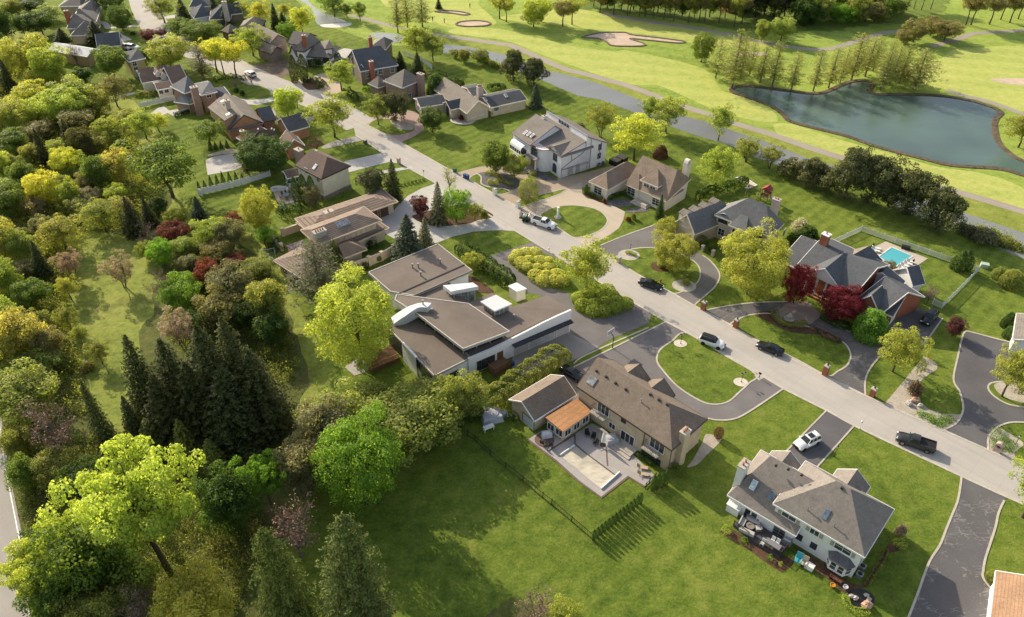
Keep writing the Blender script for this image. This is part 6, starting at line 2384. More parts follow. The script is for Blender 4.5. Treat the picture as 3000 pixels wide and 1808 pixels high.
# between the upper houses
for e in [('spruce','spruce',460,315,200,140,'beside the top left grey roofs'),('spruce','spruce',712,315,148,180,'beside the top left grey roofs'),('bare','brown',560,470,305,140,'beside the glaring metal roof'),('wood','pine',500,420,300,120,'beside the glaring metal roof'),
          ('fine','dkgreen',890,218,18,170,'on the lawn left of the upper street'),('fine','dkgreen',828,112,-70,180,'beside the bend of the upper street'),('airy','olive',1190,165,-60,250,'right of the upper street'),('spruce','spruce',1330,142,-15,120,'beside the white walled house at the top'),
          ('round','purple',1080,302,202,112,'at the foot of the upper street'),('round','purple',1165,268,206,90,'at the foot of the upper street'),('round','green',1310,275,122,190,'below the white walled house at the top'),('round','green',1460,310,138,270,'below the stone chimney house'),
          ('round','oyel',1240,505,240,310,'above the dormer house'),('round','green',1060,475,328,140,'beside the pale yellow house'),('round','green',830,555,312,235,'in front of the pale yellow house'),
          ('vase','yellow',1710,562,268,240,'by the dirt lot'),('vase','yellow',1570,525,250,260,'by the dirt lot'),('vase','yellow',1620,540,262,200,'by the dirt lot'),('cypress','gray',1470,572,325,190,'left of the dirt lot'),
          ('airy','yg',1830,405,150,270,'before the brown gable house'),('airy','yellow',1890,195,-25,180,'at the top behind the brown gable house'),('airy','yellow',2190,262,5,190,'behind the half timbered house'),('spruce','spruce',1995,205,22,85,'among the yellow trees at the top'),
          ('spruce','spruce',2048,200,88,95,'among the yellow trees at the top'),('fine','bright',2080,280,152,135,'behind the brown gable house'),('airy','oyel',2060,135,5,120,'at the top behind the brown gable house'),('spruce','blue',1640,195,62,120,'before the stone chimney house'),('spruce','spruce',1652,235,150,70,'before the stone chimney house'),
          ('column','pine',2130,592,398,70,'before the half timbered house'),('column','pine',2197,582,393,75,'before the half timbered house'),('round','yg',2080,845,608,195,'in the loop of the grey drive'),('airy','yg',2150,785,612,125,'in the loop of the grey drive'),
          ('bare','pink',1965,930,848,175,'beside the orange brick gable'),('bare','rust',2290,1092,962,185,'beside the orange gabled wing'),('airy','green',1520,1045,838,280,'behind the row of dark cones'),('airy','green',1250,1425,948,570,'at the bend of the white fence'),
          ('fine','dkgreen',1920,1245,970,380,'beside the cream sided house'),('cypress','pine',1790,1255,1110,150,'beside the cream sided house'),('bare','brown',1705,640,568,90,'on the oval lawn up the street'),('bare','purple',1820,612,515,70,'on the oval lawn up the street'),
          ('shrub','dkgreen',1710,665,630,50,'on the oval lawn up the street'),('shrub','dkgreen',1752,690,640,45,'on the oval lawn up the street'),('spruce','spruce',1560,130,-30,110,'at the top middle'),('airy','oyel',1750,130,-20,160,'at the top middle'),
          ('round','green',1640,60,-60,180,'at the top middle'),('round','green',700,60,-70,120,'at the top left corner'),('round','dkgreen',560,20,-80,170,'at the top left corner'),('wood','dkgreen',230,80,-40,200,'at the top left corner'),('wood','olive',100,130,-30,150,'at the top left corner'),
          ('round','rust',1490,290,240,110,'below the stone chimney house'),('shrub','dkgreen',960,250,225,50,'on the lawn left of the upper street'),('round','dkgreen',1500,60,-40,160,'at the top middle')]:
  tree(e[0],e[1],'1',e[2],e[3],e[4],e[5],where=e[6])
# meadow side wood (left middle)
W2 = 'in the wood beside the meadow'
for e in [('wood','green',70,330,85,260),('airy','oyel',480,565,305,350),('airy','oyel',765,435,185,350),('spruce','spruce',985,465,185,165),('wood','gold',50,650,325,270),('wood','light',195,665,395,190),('spruce','spruce',330,775,505,150),
          ('wood','yg',50,890,590,250),('wood','gray',170,800,640,190),('airy','oyel',520,935,745,175),('airy','olive',520,1155,955,185),('airy','olive',740,1395,1215,190),('wood','green',265,975,765,210),('wood','gold',190,1345,955,350),
          ('airy','light',600,1265,1075,140),('wood','light',210,1520,1345,430),('wood','yg',40,1180,880,240),('wood','obrown',390,1340,1120,220),('wood','olive',330,1180,1000,170),('wood','oyel',60,1480,1200,210),('wood','olive',620,330,170,200),
          ('wood','obrown',280,330,170,160),('wood','obrown',900,330,170,140),('wood','gray',330,480,300,150),('wood','olive',110,520,400,170),('spruce','spruce',1090,400,200,130),('wood','dkgreen',1150,320,180,150),('shrub','olive',460,1420,1330,170),('shrub','obrown',640,1440,1380,120)]:
  tree(e[0],e[1],'4',e[2],e[3],e[4],e[5],where=W2,group='trees of the meadow wood')
tree('multi','pink','4',540,785,562,225,label='dull pink flowering crabapple, left one standing in the meadow')
tree('multi','pink','4',905,845,598,250,label='pale pink flowering crabapple alone in the meadow, right one')
# mixed clump between meadow and houses
W3 = 'in the mixed clump right of the meadow'
for e in [('round','rust',1280,525,365,210),('round','oyel',1290,405,272,160),('spruce','blue',1465,425,185,160),('round','yg',1550,565,335,280),('round','rust',1705,445,292,140),('wood','gray',1685,565,315,200),('bare','brown',1110,560,360,210),('round','bright',1190,695,485,190),
          ('wood','light',1340,625,460,190),('wood','gray',1390,745,585,160),('wood','obrown',1590,655,465,210),('round','rust',1540,885,600,200),('round','rust',1705,725,605,150),('wood','gray',1695,985,635,300),('round','bright',1350,1005,750,300),('bare','brown',1220,985,685,260),
          ('multi','pink',1320,1270,1000,270),('wood','obrown',1620,1140,845,310),('wood','olive',1965,1110,715,280),('wood','dkgreen',1800,1130,880,260),('wood','dkgreen',1980,1250,980,250),('round','olive',1080,640,505,140),('wood','green',1460,880,700,160),('wood','dkgreen',1480,1160,960,220),('wood','olive',1880,760,620,190)]:
  tree(e[0],e[1],'4',e[2],e[3],e[4],e[5],where=W3,group='trees of the mixed clump')
T('fine','oyel','4',[(1892,435,55,240)],'inside the white fence')
T('airy','bright','4',[(1920,545,382,200)],'behind the prairie house garden wall')
T('cypress','gray','4',[(2320,945,500,400)],'in front of the prairie house pavilion')
T('spruce','olive','4',[(2425,680,495,130)],'in front of the prairie house')
# dark spruce stand
for e in [(372,1010,805,125),(455,1015,812,165),(545,1030,782,190),(602,1010,762,170),(500,1045,870,180),(640,1030,840,180),(425,1060,900,150),(580,1060,880,190)]:
  tree('bigspruce','spruce','F',*e,where='in the dark stand left of the modern house',group='spruces of the dark stand')
# bottom left
W4 = 'in the bottom left wood'
for e in [('wood','light',200,270,-40,420),('bare','brown',385,500,100,430),('bigspruce','spruce',692,480,25,190),('spruce','spruce',860,410,125,170),('spruce','olive',950,440,258,190),('spruce','olive',1160,490,262,180),('spruce','olive',1320,560,385,170),
          ('big','yg',1025,1180,365,800),('big','yg',320,1390,445,430),('big','yg',560,1180,468,400),('wood','green',640,1350,840,480),('wood','dkgreen',1440,945,375,340),('big','bright',1660,790,415,320),('wood','gray',1900,700,325,330),('fine','bright',2240,790,190,520),
          ('bare','rosy',1850,1120,730,430),('fatspruce','fir',1830,1660,935,470),('fatspruce','fir',2220,1640,862,580),('wood','gold',1250,1580,1230,430),('wood','yg',2200,1530,1402,140),('wood','olive',870,1420,1180,260),('wood','green',430,1560,1200,330),('wood','olive',620,1640,1330,320),
          ('wood','dkgreen',330,1250,880,280),('wood','gray',2040,520,100,360),('wood','obrown',780,1330,1050,240),('bare','brown',900,1560,1280,330),('wood','olive',380,640,450,240),('wood','dkgreen',560,760,520,260),('wood','olive',150,500,270,180),('wood','green',190,700,470,180)]:
  tree(e[0],e[1],'11',e[2],e[3],e[4],e[5],where=W4,group='trees of the bottom left wood')
T('bare','brown','F',[(1290,1505,1436,150)],'at the bottom edge of the lawn')
T('wood','yg','F',[(1355,1510,1446,85)],'at the bottom edge of the lawn')
# around the flat roofed house
T('fine','yg','F',[(868,878,652,205)],'against the flat roofed modern house')
for e in [('wood','olive',985,1070,945,200),('airy','light',1095,1020,868,115),('wood','olive',900,1030,950,170),('wood','light',830,1090,955,190),('wood','olive',1040,1010,940,150),('wood','olive',1120,1000,905,120)]:
  tree(e[0],e[1],'F',e[2],e[3],e[4],e[5],where='in the thicket below the modern house',group='trees of the thicket')
T('airy','yg','8',[(2010,440,30,400)],'on the median by the street')
T('spruce','blue','5',[(1530,965,545,340)],'beside the prairie house drive')
T('spruce','gray','5',[(1685,830,575,160)],'beside the prairie house drive')
for e in [('round','purple',1640,575,362,165),('spruce','gray',1800,625,252,180),('fine','bright',1960,618,225,245),('bare','yellow',1900,335,75,200),('airy','olive',2130,602,422,175),('shrub','olive',2212,595,500,95)]:
  tree(e[0],e[1],'5',e[2],e[3],e[4],e[5],where='in the mulch bed by the street')
T('pine','pine','5',[(1215,395,82,270)],'beside the cream sided house')
T('spruce','pine','5',[(1402,418,50,175)],'beside the cream sided house')
for e in [(530,462,215,75),(600,440,188,85),(672,450,200,80)]:
  tree('column','dkgreen','5',*e,where='at the corner of the cream sided house',group='columnar cedars by the cream house')
T('round','gray','5',[(672,490,270,180)],'at the corner of the cream sided house')
# centre
T('round','dkgreen','2',[(905,955,768,192)],'on the lawn before the ranch house')
T('pine','pine','2',[(635,868,612,200)],'on the gravel island by the pink drive')
T('airy','olive','2',[(515,902,662,205)],'on the gravel island by the pink drive')
for e in [('airy','light',790,425,128,270),('airy','light',910,442,202,205),('cypress','olive',655,238,-90,140),('cypress','olive',725,200,-90,130),('cypress','olive',832,195,-70,150)]:
  tree(e[0],e[1],'2',e[2],e[3],e[4],e[5],where='by the creek behind the gabled brick house')
T('spruce','spruce','2',[(675,512,368,105),(802,548,376,125)],'behind the steep hip roofed house')
T('dome','dkgreen','2',[(930,692,528,145),(1090,652,576,92),(1020,655,590,80)],'beside the steep hip roofed house')
T('pine','pine','2',[(1490,585,302,190),(1640,622,372,200)],'paired on the near canal bank')
T('spruce','blue','2',[(1650,778,602,115)],'at the end of the ranch house')
T('round','olive','2',[(1135,447,343,105),(1255,462,348,125),(1070,410,355,90)],'on the near canal bank')
T('multi','olive','2',[(2115,990,718,240)],'behind the tall white house')
T('airy','yg','2',[(250,655,398,240)],'before the gabled brick house')
T('airy','yg','2',[(200,990,648,345)],'on the corner lawn by the street bend')
T('airy','yellow','6',[(1525,468,38,440)],'behind the tan tile roofs')
T('airy','light','6',[(1780,245,-115,310),(1640,200,-120,200)],'on the canal bank behind the tan tile roofs')
T('dome','purple','6',[(1735,438,343,125)],'behind the tan tile roofs')
T('round','green','6',[(415,572,288,245)],'on the gravel bed before the tall white house')
T('round','light','6',[(570,605,418,205)],'on the gravel bed before the tall white house')
T('shrub','red','6',[(620,485,420,70),(565,470,410,60)],'against the tall white house')
T('shrub','obrown','6',[(930,200,135,170),(1090,215,165,120)],'behind the tall white house')
tree('ball','olive','6',678,800,612,172,label='big clipped ball tree on the wedge of lawn between two drives')
T('airy','yg','6',[(2172,705,295,340)],'behind the cream house chimney')
T('airy','light','6',[(2200,305,-70,230)],'on the canal bank behind the cream house')
T('multi','oyel','6',[(2410,445,282,190)],'on the near canal bank')
T('multi','olive','3',[(790,1105,935,180),(640,1065,895,190)],'on the near canal bank')
T('shrub','gray','3',[(920,1155,1030,210)],'on the near canal bank')
for e in [(1060,1225,995,180),(1290,1305,890,240),(1440,1325,930,230),(1680,1405,1042,270),(1880,1505,1172,260),(1160,1250,1070,150),(1570,1350,1110,170)]:
  tree('pine','pine','3',*e[:3],e[3] * 1.2,where='in the pine row along the canal',group='pines along the canal')
# pond row
for e in [(440,512,238,135),(545,582,185,210),(660,497,265,125),(732,542,295,145),(810,572,270,155),(935,597,345,145),(1080,598,325,135),(1180,577,305,155),(1255,548,315,115),(1330,523,210,195),(1420,502,245,165),(1472,465,235,135),
          (1520,593,325,155),(1582,562,295,155),(1645,545,285,155),(1745,583,315,265),(600,520,240,150),(1550,500,260,140)]:
  tree('cypress','wisp','3',*e,where='along the far pond shore',group='feathery trees along the pond')
T('fine','green','3',[(345,408,200,172)],'alone on the fairway left of the pond')
T('round','light','3',[(738,272,82,100),(866,272,96,155)],'standing behind the pond by the cart path')
for e in [(1670,285,190,125),(1735,278,108,175),(1850,235,98,150),(1940,265,122,185)]:
  tree('round','obrown','3',*e,where='in the dark group right of the pond',group='dark trees right of the pond')
for e in [(2080,165,-70,190),(2115,165,-80,200),(2235,160,-60,200),(2370,150,-60,190),(2425,125,-60,180),(2310,130,-80,170)]:
  tree('vase','obrown','3',*e,where='at the top right corner',group='trees at the top right')
T('airy','oyel','3',[(2425,968,718,270)],'on the right shore of the pond')
# far belt
W5 = 'in the belt beyond the fairways'
for i,(x,y) in enumerate([(30,118),(100,125),(165,140),(260,150),(330,145),(365,150),(460,150),(560,175),(610,160),(-60,110),(-140,100),(-230,95),(-320,85)]):
  tree('vase','olive' if i % 2 else 'obrown','3',x,y,-110 - (i % 3) * 20,150,where=W5,group='trees of the far belt')
for i,(x,y) in enumerate([(700,110),(760,95),(820,120),(890,105),(960,110),(1010,120),(640,80),(900,40)]):
  tree('pine','spruce','3',x,y,-150 - (i % 3) * 15,150,where=W5,group='trees of the far belt')
for i,(x,y,hu) in enumerate([(1100,150,'olive'),(1160,130,'bright'),(1260,155,'bright'),(1350,150,'olive'),(1420,145,'obrown'),(1480,140,'olive'),(1540,130,'green'),(1600,90,'olive'),(1060,170,'dkgreen'),(1000,165,'dkgreen'),(1200,60,'dkgreen'),(1320,70,'olive')]):
  tree('wood',hu,'3',x,y,(-70,-20,0)[i % 3],170,where=W5,group='trees of the far belt')
for i,(x,y,hu) in enumerate([(-360,40,'olive'),(-270,55,'dkgreen'),(-180,60,'olive'),(-100,62,'green'),(-20,75,'obrown'),(60,80,'dkgreen'),(140,95,'olive'),(220,105,'dkgreen'),(300,108,'olive'),(400,112,'dkgreen'),(500,118,'obrown'),(590,110,'dkgreen'),(1090,90,'dkgreen'),(1400,90,'dkgreen'),(1500,70,'obrown'),(1240,100,'green')]):
  tree('round',hu,'3',x,y,(-150,-120,-170)[i % 3],140 + 30 * (i % 2),where=W5,group='trees of the far belt')
for i,(x,y) in enumerate([(1690,70),(1740,60),(1790,65),(1850,60)]):
  tree('vase','obrown','3',x,y,-170,120,where=W5,group='trees of the far belt')
for e in [('vase','oyel',1390,135,-70,195),('vase','oyel',1438,158,-40,165),('round','yg',1632,195,-25,205),('round','yg',1690,155,-35,150),('vase','obrown',1845,192,-20,200),('vase','oyel',1912,178,-30,190),('spruce','spruce',950,62,-15,55),('airy','green',200,120,-70,190),('airy','green',290,130,10,120),('airy','green',385,152,-15,120),
          ('airy','bright',130,60,-80,160),('airy','olive',2440,120,-40,170),('vase','olive',2330,100,-60,180)]:
  tree(e[0],e[1],'2',e[2],e[3],e[4],e[5],where='on the golf course at the top')
# right side
T('fine','oyel','7',[(150,645,402,290)],'on the lawn island before the stone house')
T('fine','oyel','7',[(108,428,312,150)],'at the corner of the stone house')
T('fine','oyel','7',[(650,810,382,480)],'between the stone house and the portico house')
T('fine','red','7',[(950,870,588,210)],'left of the white portico')
T('fine','red','7',[(1232,970,762,278)],'right of the white portico')
T('dome','bright','7',[(1440,1080,918,235)],'before the garage of the portico house')
T('airy','oyel','7',[(1600,1318,992,320)],'on the lawn by the cracked drive')
T('round','purple','7',[(1990,1085,958,125)],'on the lawn right of the dark parked car')
for e in [(1990,640,560,52),(2022,660,528,62),(2058,655,525,62),(2092,658,568,48)]:
  tree('column','dkgreen','7',*e,where='in the clump inside the picket fence',group='cedars inside the picket fence')
T('dome','olive','7',[(2372,752,652,155),(2290,702,636,95)],'on the mulch mound at the right edge')
T('bare','brown','7',[(1825,872,740,140)],'at the corner of the garage')
T('round','obrown','7',[(1555,695,588,110)],'behind the portico house')
T('dome','dkgreen','7',[(2345,1022,928,82),(2362,1092,1020,90)],'against the house at the right edge')
T('ball','green','7',[(345,492,430,90),(412,532,474,55)],'before the door of the stone house')
T('shrub','dkgreen','7',[(1035,475,345,170),(950,490,400,140)],'beside the stone house')
T('shrub','cream','7',[(985,405,308,140)],'beside the stone house')
T('airy','oyel','C',[(2262,805,225,430)],'on the round island at the right edge')
T('airy','oyel','C',[(2440,780,520,260)],'on the round island at the right edge')
T('airy','yg','10',[(2430,770,325,420)],'at the right edge by the street')
T('ball','olive','10',[(2190,1235,1135,85)],'at the corner of the orange roof')
T('shrub','pink','10',[(1545,905,818,95)],'in the bed beside the white house')
tree('ball','purple','10',250,205,128,72,label='small dark red ball bush on the lawn by the pale stones')
T('spruce','dkgreen','HH',[(155,535,195,160)],'at the corner of the cream house')
T('column','dkgreen','HG',[(972,1022,905,55)],'at the left corner of the cream house')
T('shrub','gray','7',[(2200,470,372,190),(2100,420,360,140),(2050,390,340,100)],'among the reeds by the canal')
# rows
for i in range(14):
  t = i / 13
  tree('column','dkgreen','F',1428 + 112 * t,1300 - 88 * t,1300 - 88 * t - 46 + 3 * math.sin(i * 2.3),11,where='in the straight cedar row on the big lawn',group='cedar row on the big lawn')
for x,y in ((1570,1180),(1580,1176),(1590,1172),(1600,1168)):
  tree('column','dkgreen','F',x,y,y - 36,15,where='in the short cedar row by the patio corner',group='short cedar row by the patio')
for i,(x,y,t_,w) in enumerate([(20,1360,1230,70),(105,1340,1220,75),(200,1325,1150,80),(290,1300,1140,75),(375,1285,1090,85),(468,1260,1095,80),(560,1240,1090,75),(640,1210,1120,60)]):
  tree('cone','dkgreen','HD',x,y,t_,w,where='in the cedar row behind the white fence',group='cedar row behind the white fence')
for i,(x,y,t_,w) in enumerate([(180,790,665,65),(262,775,660,65),(340,760,655,60),(425,745,640,65)]):
  tree('cone','dkgreen','HD',x,y,t_,w,where='in the cedar row above the concrete court',group='cedar row above the court')

# ------------------------------------------------------------------ hedges and planted beds
HM = {}


def hedge(v,pts,w,h,hue,label,name='hedge',n=60,leaf=.16,bump=.12,lumps=0.0,cat='hedge',group=None):
  rng = np.random.default_rng(abs(hash(label)) % 9999 if False else sum(map(ord,label)))
  p = smooth_open(gp(v,pts),6)
  seg = [(a,b_) for a,b_ in zip(p[:-1],p[1:])]
  lens = np.array([(b_ - a).length for a,b_ in seg])
  tot = lens.sum()
  k = int(n * tot * (w + 2 * h))
  t = rng.uniform(0,tot,k)
  cum = np.concatenate([[0],np.cumsum(lens)])
  idx = np.clip(np.searchsorted(cum,t) - 1,0,len(seg) - 1)
  A = np.array([tuple(s[0]) for s in seg])[idx]
  B_ = np.array([tuple(s[1]) for s in seg])[idx]
  f = ((t - cum[idx]) / lens[idx])[:,None]
  Cn = A + (B_ - A) * f
  d = unit(B_ - A)
  nrm = np.stack([-d[:,1],d[:,0],np.zeros(k)],1)
  # round the section: a superellipse
  a = rng.uniform(0,PI,k)
  cx = np.sign(np.cos(a)) * np.abs(np.cos(a)) ** .45
  cz = np.sin(a) ** .45
  endf = np.minimum(1,np.minimum(t,tot - t) / (w * .5) + .25) ** .5
  bm = 1 + bump * np.sin(t * 2.3 + cx * 3) * np.sin(t * .9 + cz * 4) + lumps * np.sin(t * 1.7) * np.sin(cx * 2.5 + 1)
  q = rng.uniform(.88,1.0,k) * bm
  P = Cn + nrm * (cx * w / 2 * q * endf)[:,None] + np.array([0,0,1]) * (cz * h * q * endf)[:,None]
  Nn = unit(nrm * (cx ** 3)[:,None] + np.array([0,0,1]) * (cz ** 3)[:,None] + rng.normal(scale=.5,size=(k,3)))
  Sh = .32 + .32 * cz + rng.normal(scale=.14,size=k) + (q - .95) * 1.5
  o0_ = p[0]
  P = P - np.array([o0_.x,o0_.y,0])
  me = leaf_mesh('hedge',P,Nn,leaf * rng.uniform(.7,1.3,k),Sh,LEAF,.62,rng)
  o = bpy.data.objects.new(name,me)
  COL.objects.link(o)
  o.location = (o0_.x,o0_.y,0)
  o.color = (*HUE[hue][0],1)
  tag(o,label,cat,group)
  return o


def mound(v,cells,r,h,hue,label,name='clipped_shrubbery',n=900):
  """billowing clipped shrubs merged into one bed"""
  rng = np.random.default_rng(len(label) * 7)
  P,Nn,Sh = [],[],[]
  c0 = g(v,*cells[0])
  for (x,y) in cells:
    c = g(v,x,y)
    d = unit(rng.normal(size=(n,3)))
    d[:,2] = np.abs(d[:,2])
    rr = r * rng.uniform(.85,1.15)
    P.append(np.array([c.x - c0.x,c.y - c0.y,h * .45]) + d * np.array([rr,rr,h * .55 * rng.uniform(.9,1.1)]) * rng.uniform(.9,1,(n,1)))
    Nn.append(unit(d + rng.normal(scale=.4,size=(n,3))))
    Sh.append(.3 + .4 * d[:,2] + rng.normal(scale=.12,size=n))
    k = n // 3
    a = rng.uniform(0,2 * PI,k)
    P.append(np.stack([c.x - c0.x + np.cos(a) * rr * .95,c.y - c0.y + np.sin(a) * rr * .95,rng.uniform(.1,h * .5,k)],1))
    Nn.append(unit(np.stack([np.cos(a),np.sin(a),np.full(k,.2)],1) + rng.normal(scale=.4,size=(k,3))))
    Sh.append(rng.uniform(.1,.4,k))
  P,Nn,Sh = np.concatenate(P),np.concatenate(Nn),np.concatenate(Sh)
  o = bpy.data.objects.new(name,leaf_mesh('foliage',P,Nn,.13 * rng.uniform(.7,1.3,len(P)),Sh,LEAF,.65,rng))
  COL.objects.link(o)
  o.location = (c0.x,c0.y,0)
  o.color = (*HUE[hue][0],1)
  tag(o,label,'shrubbery')


hedge('8',[(1085,130),(1190,200),(1290,270),(1400,340),(1480,400)],3.6,2.6,'dkgreen','thick dark clipped hedge between the modern house and its drive',n=34)
tree('round','oyel','8',1195,265,150,150,label='yellowish bushy tree growing out of the thick dark hedge')
hedge('8',[(1880,900),(1760,960),(1650,1040),(1540,1110),(1440,1190),(1360,1240),(1290,1290)],4.4,3.3,'olive','tall shaggy hedge between the garage court and the tan brick house',n=60,bump=.12,leaf=.13)
hedge('8',[(1260,1300),(1190,1330),(1130,1360)],4.5,3.0,'dkgreen','ragged dark shrub belt at the end of the tall hedge',n=50,bump=.25,leaf=.14)
mound('8',[(1520,190),(1580,175),(1640,175),(1540,240),(1600,230),(1680,235),(1590,280),(1660,290),(1740,285),(1650,335),(1720,340),(1800,330),(1700,370),(1780,370),(1840,370),(1500,215),(1740,240),(1560,260)],1.55,1.9,'lime','billowing lime green clipped shrubs on the upper median by the street')
mound('8',[(1960,500),(2030,490),(2110,480),(2190,480),(1990,550),(2070,545),(2150,530),(2230,530),(2060,590),(2140,590),(2220,570),(2290,540),(2060,450),(2160,440)],1.55,1.9,'yg','billowing green clipped shrubs on the lower median by the street')
hedge('HH',[(690,300),(820,220),(1000,170),(1200,110),(1420,40)],2.0,2.2,'dkgreen','dark hedge running behind the stone house toward the sand pit',n=40)
hedge('7',[(815,930),(830,970),(880,1010),(950,1025),(1035,1005)],1.1,.9,'olive','low curved hedge around the fountain plaza',n=90,leaf=.1)
hedge('7',[(1130,960),(1220,1010),(1320,1045)],1.8,1.2,'dkgreen','low dark hedge under the right crimson maple',n=50)
hedge('7',[(1060,1035),(1130,1070),(1200,1105),(1260,1130)],1.3,.7,'brown','low rusty shrub row along the cracked drive',n=60,bump=.35)
hedge('6',[(330,570),(420,590),(470,640),(560,675)],1.1,.8,'oyel','curving low hedge in the slate gravel bed',n=80,leaf=.1)
hedge('HG',[(990,1030),(1070,1060),(1170,1095)],1.1,.9,'dkgreen','low dark hedge under the left window of the cream house',n=70,leaf=.1)
hedge('HG',[(1240,1095),(1340,1050),(1420,1030),(1530,1080)],1.1,.9,'dkgreen','low dark hedge in the inner corner of the cream house',n=70,leaf=.1)
hedge('HF',[(1040,620),(1150,590),(1260,580),(1370,540)],2.0,1.4,'olive','rounded shrub bed under the ranch house arched window',n=40,bump=.2)
hedge('HF',[(1400,520),(1560,490),(1760,450)],1.6,2.4,'olive','vine covered hedge along the ranch house end wing',n=40,bump=.2)
hedge('HF',[(1220,215),(1300,190),(1400,180),(1480,230)],1.4,1.4,'dkgreen','dark hedge of the garden behind the ranch house',n=40)
hedge('HF',[(380,260),(560,260),(720,230),(860,180)],4.5,3.6,'dkgreen','tall dark evergreen screen behind the ranch house',n=20,bump=.2,leaf=.22)
hedge('HE',[(400,700),(500,660),(620,620),(740,580),(800,540)],2.6,2.4,'dkgreen','clipped dark hedge in front of the half timbered house',n=34)
hedge('HE',[(300,900),(400,870),(520,900),(580,950),(480,1000)],2.0,1.2,'dkgreen','oval ring of dark shrubs in the beige turning circle',n=40,bump=.3)
hedge('HE',[(900,1030),(1000,1110),(1060,1180)],2.4,1.5,'dkgreen','dark bank of shrubs beside the street bend',n=30,bump=.3)
hedge('HE',[(1140,1010),(1220,1010),(1300,1000)],1.6,1.1,'bright','bright low hedge at the door of the steep hip roofed house',n=40)
hedge('D',[(40,790),(110,780)],1.6,1.1,'yg','yellow shrub at the left end of the deck bed',n=60,leaf=.09)
hedge('D',[(190,850),(250,885)],1.0,.8,'bright','green shrub in front of the deck railing, left',n=70,leaf=.09)
hedge('D',[(410,1000),(460,1015)],.9,.8,'bright','green shrub in front of the deck railing, right',n=70,leaf=.09)
hedge('D',[(505,1050),(540,1065)],.9,.6,'yg','small yellow shrub at the right end of the deck bed',n=70,leaf=.09)
hedge('D',[(1440,880),(1530,900),(1490,930)],1.2,.9,'yg','flower bed with lime plants beside the white house',n=60,leaf=.09)
hedge('D',[(1230,1230),(1300,1120),(1370,1000),(1400,930)],.8,.4,'olive','low ground cover strip right of the white house',n=60,leaf=.09)
hedge('D',[(1050,1310),(1070,1390),(1140,1440),(1260,1450)],1.0,.6,'yg','ring of lime plants around the rock pond',n=60,leaf=.09)
hedge('E',[(1840,1310),(1960,1330),(2090,1340)],2.2,1.4,'green','bright low shrubs at the chimney end of the tan brick house',n=50,leaf=.1)
hedge('E',[(1540,1120),(1640,1180),(1740,1240)],1.3,.9,'dkgreen','dark foundation shrubs under the balcony',n=60,leaf=.1)
hedge('E',[(120,760),(200,730),(240,770)],1.8,1.1,'dkgreen','green shrub by the blue side door of the garage',n=50,leaf=.1)
hedge('C',[(1600,450),(1600,490)],1.5,1.6,'oyel','yellowish shrub on the gravel strip, top',n=60,leaf=.1)
hedge('C',[(1545,530),(1540,560)],1.5,1.6,'oyel','yellowish shrub on the gravel strip, middle',n=60,leaf=.1)
hedge('C',[(1500,590),(1510,615)],1.3,1.5,'olive','yellowish shrub on the gravel strip, lowest',n=60,leaf=.1)
hedge('HB',[(630,1180),(760,1140),(900,1130),(1080,1160)],2.4,1.0,'dkgreen','dark ground shrubs under the tall yellow trees',n=30,bump=.3)
hedge('HC',[(230,560),(350,540),(520,560)],1.6,1.3,'olive','mounded yellow shrubs on the lawn of the dormer house',n=40,bump=.3)
hedge('HC',[(800,850),(900,820),(1040,780)],1.0,.9,'dkgreen','row of small dark shrubs outside the white garden fence',n=60,bump=.3)
hedge('HD',[(1130,300),(1200,345),(1330,350),(1470,325)],1.4,.6,'olive','low ground cover ring under the loop drive trees',n=40)
hedge('HJ',[(300,430),(430,430),(560,450),(680,450)],3.0,2.4,'dkgreen','mixed dark shrubs along the prairie house garden edge',n=26,bump=.3)
hedge('HJ',[(220,900),(300,950),(370,990)],3.0,2.0,'dkgreen','dark round shrubs left of the glazed lattice porch',n=26,bump=.3)
hedge('HJ',[(1600,930),(1680,900),(1700,960)],2.2,2.2,'dkgreen','dark shrubs in the prairie house entry court',n=30,bump=.3)
for i,(x,y) in enumerate(((1440,1240),(1590,1230),(1765,1110))):
  tree('ball','dkgreen','HJ',x,y,y - 100,110,where='outside the beige garden wall',group='ball bushes along the garden wall')
for i in range(7):
  tree('ball','green','A',540 + 200 * i / 6,600 - 50 * i / 6,575 - 48 * i / 6,30,where='in the row across the small front lawn',group='small ball shrubs on the front lawn')
for x,y in ((1345,590),(1395,592)):
  tree('ball','oyel','A',x,y,y - 50,58,where='in the slate gravel bed by the street',group='ball shrubs in the slate bed')
for x,y in ((1740,500),(1720,485)):
  tree('ball','oyel','A',x,y,y - 30,50,where='below the white house steps',group='ball shrubs below the steps')
for x,y in ((730,285),(762,290),(795,305)):
  tree('ball','yg','B',x,y,y - 28,42,where='in the pale stone ring by the lamp',group='lime ball shrubs by the lamp')
T('shrub','oyel','B',[(1260,565,515,90)],'in the stone ring by the lower lamp')
T('shrub','yg','B',[(1040,405,350,100)],'under the round tree on the lawn island')
T('shrub','rust','HG',[(1480,1345,1290,90),(1190,1130,1070,60)],'by the cream house drive')
T('shrub','olive','HG',[(1540,1320,1240,80)],'by the cream house drive')
T('shrub','red','HF',[(845,655,560,80)],'before the ranch house corner')
T('shrub','brown','C',[(1460,800,660,150)],'on the river gravel bed')
T('shrub','gold','HD',[(1535,560,460,100)],'on the lawn under the big street tree')
T('shrub','dkgreen','HC',[(1660,610,565,55)],'by the orange gable drive')

# plants scattered on gravel: nobody counts them
rng = np.random.default_rng(5)


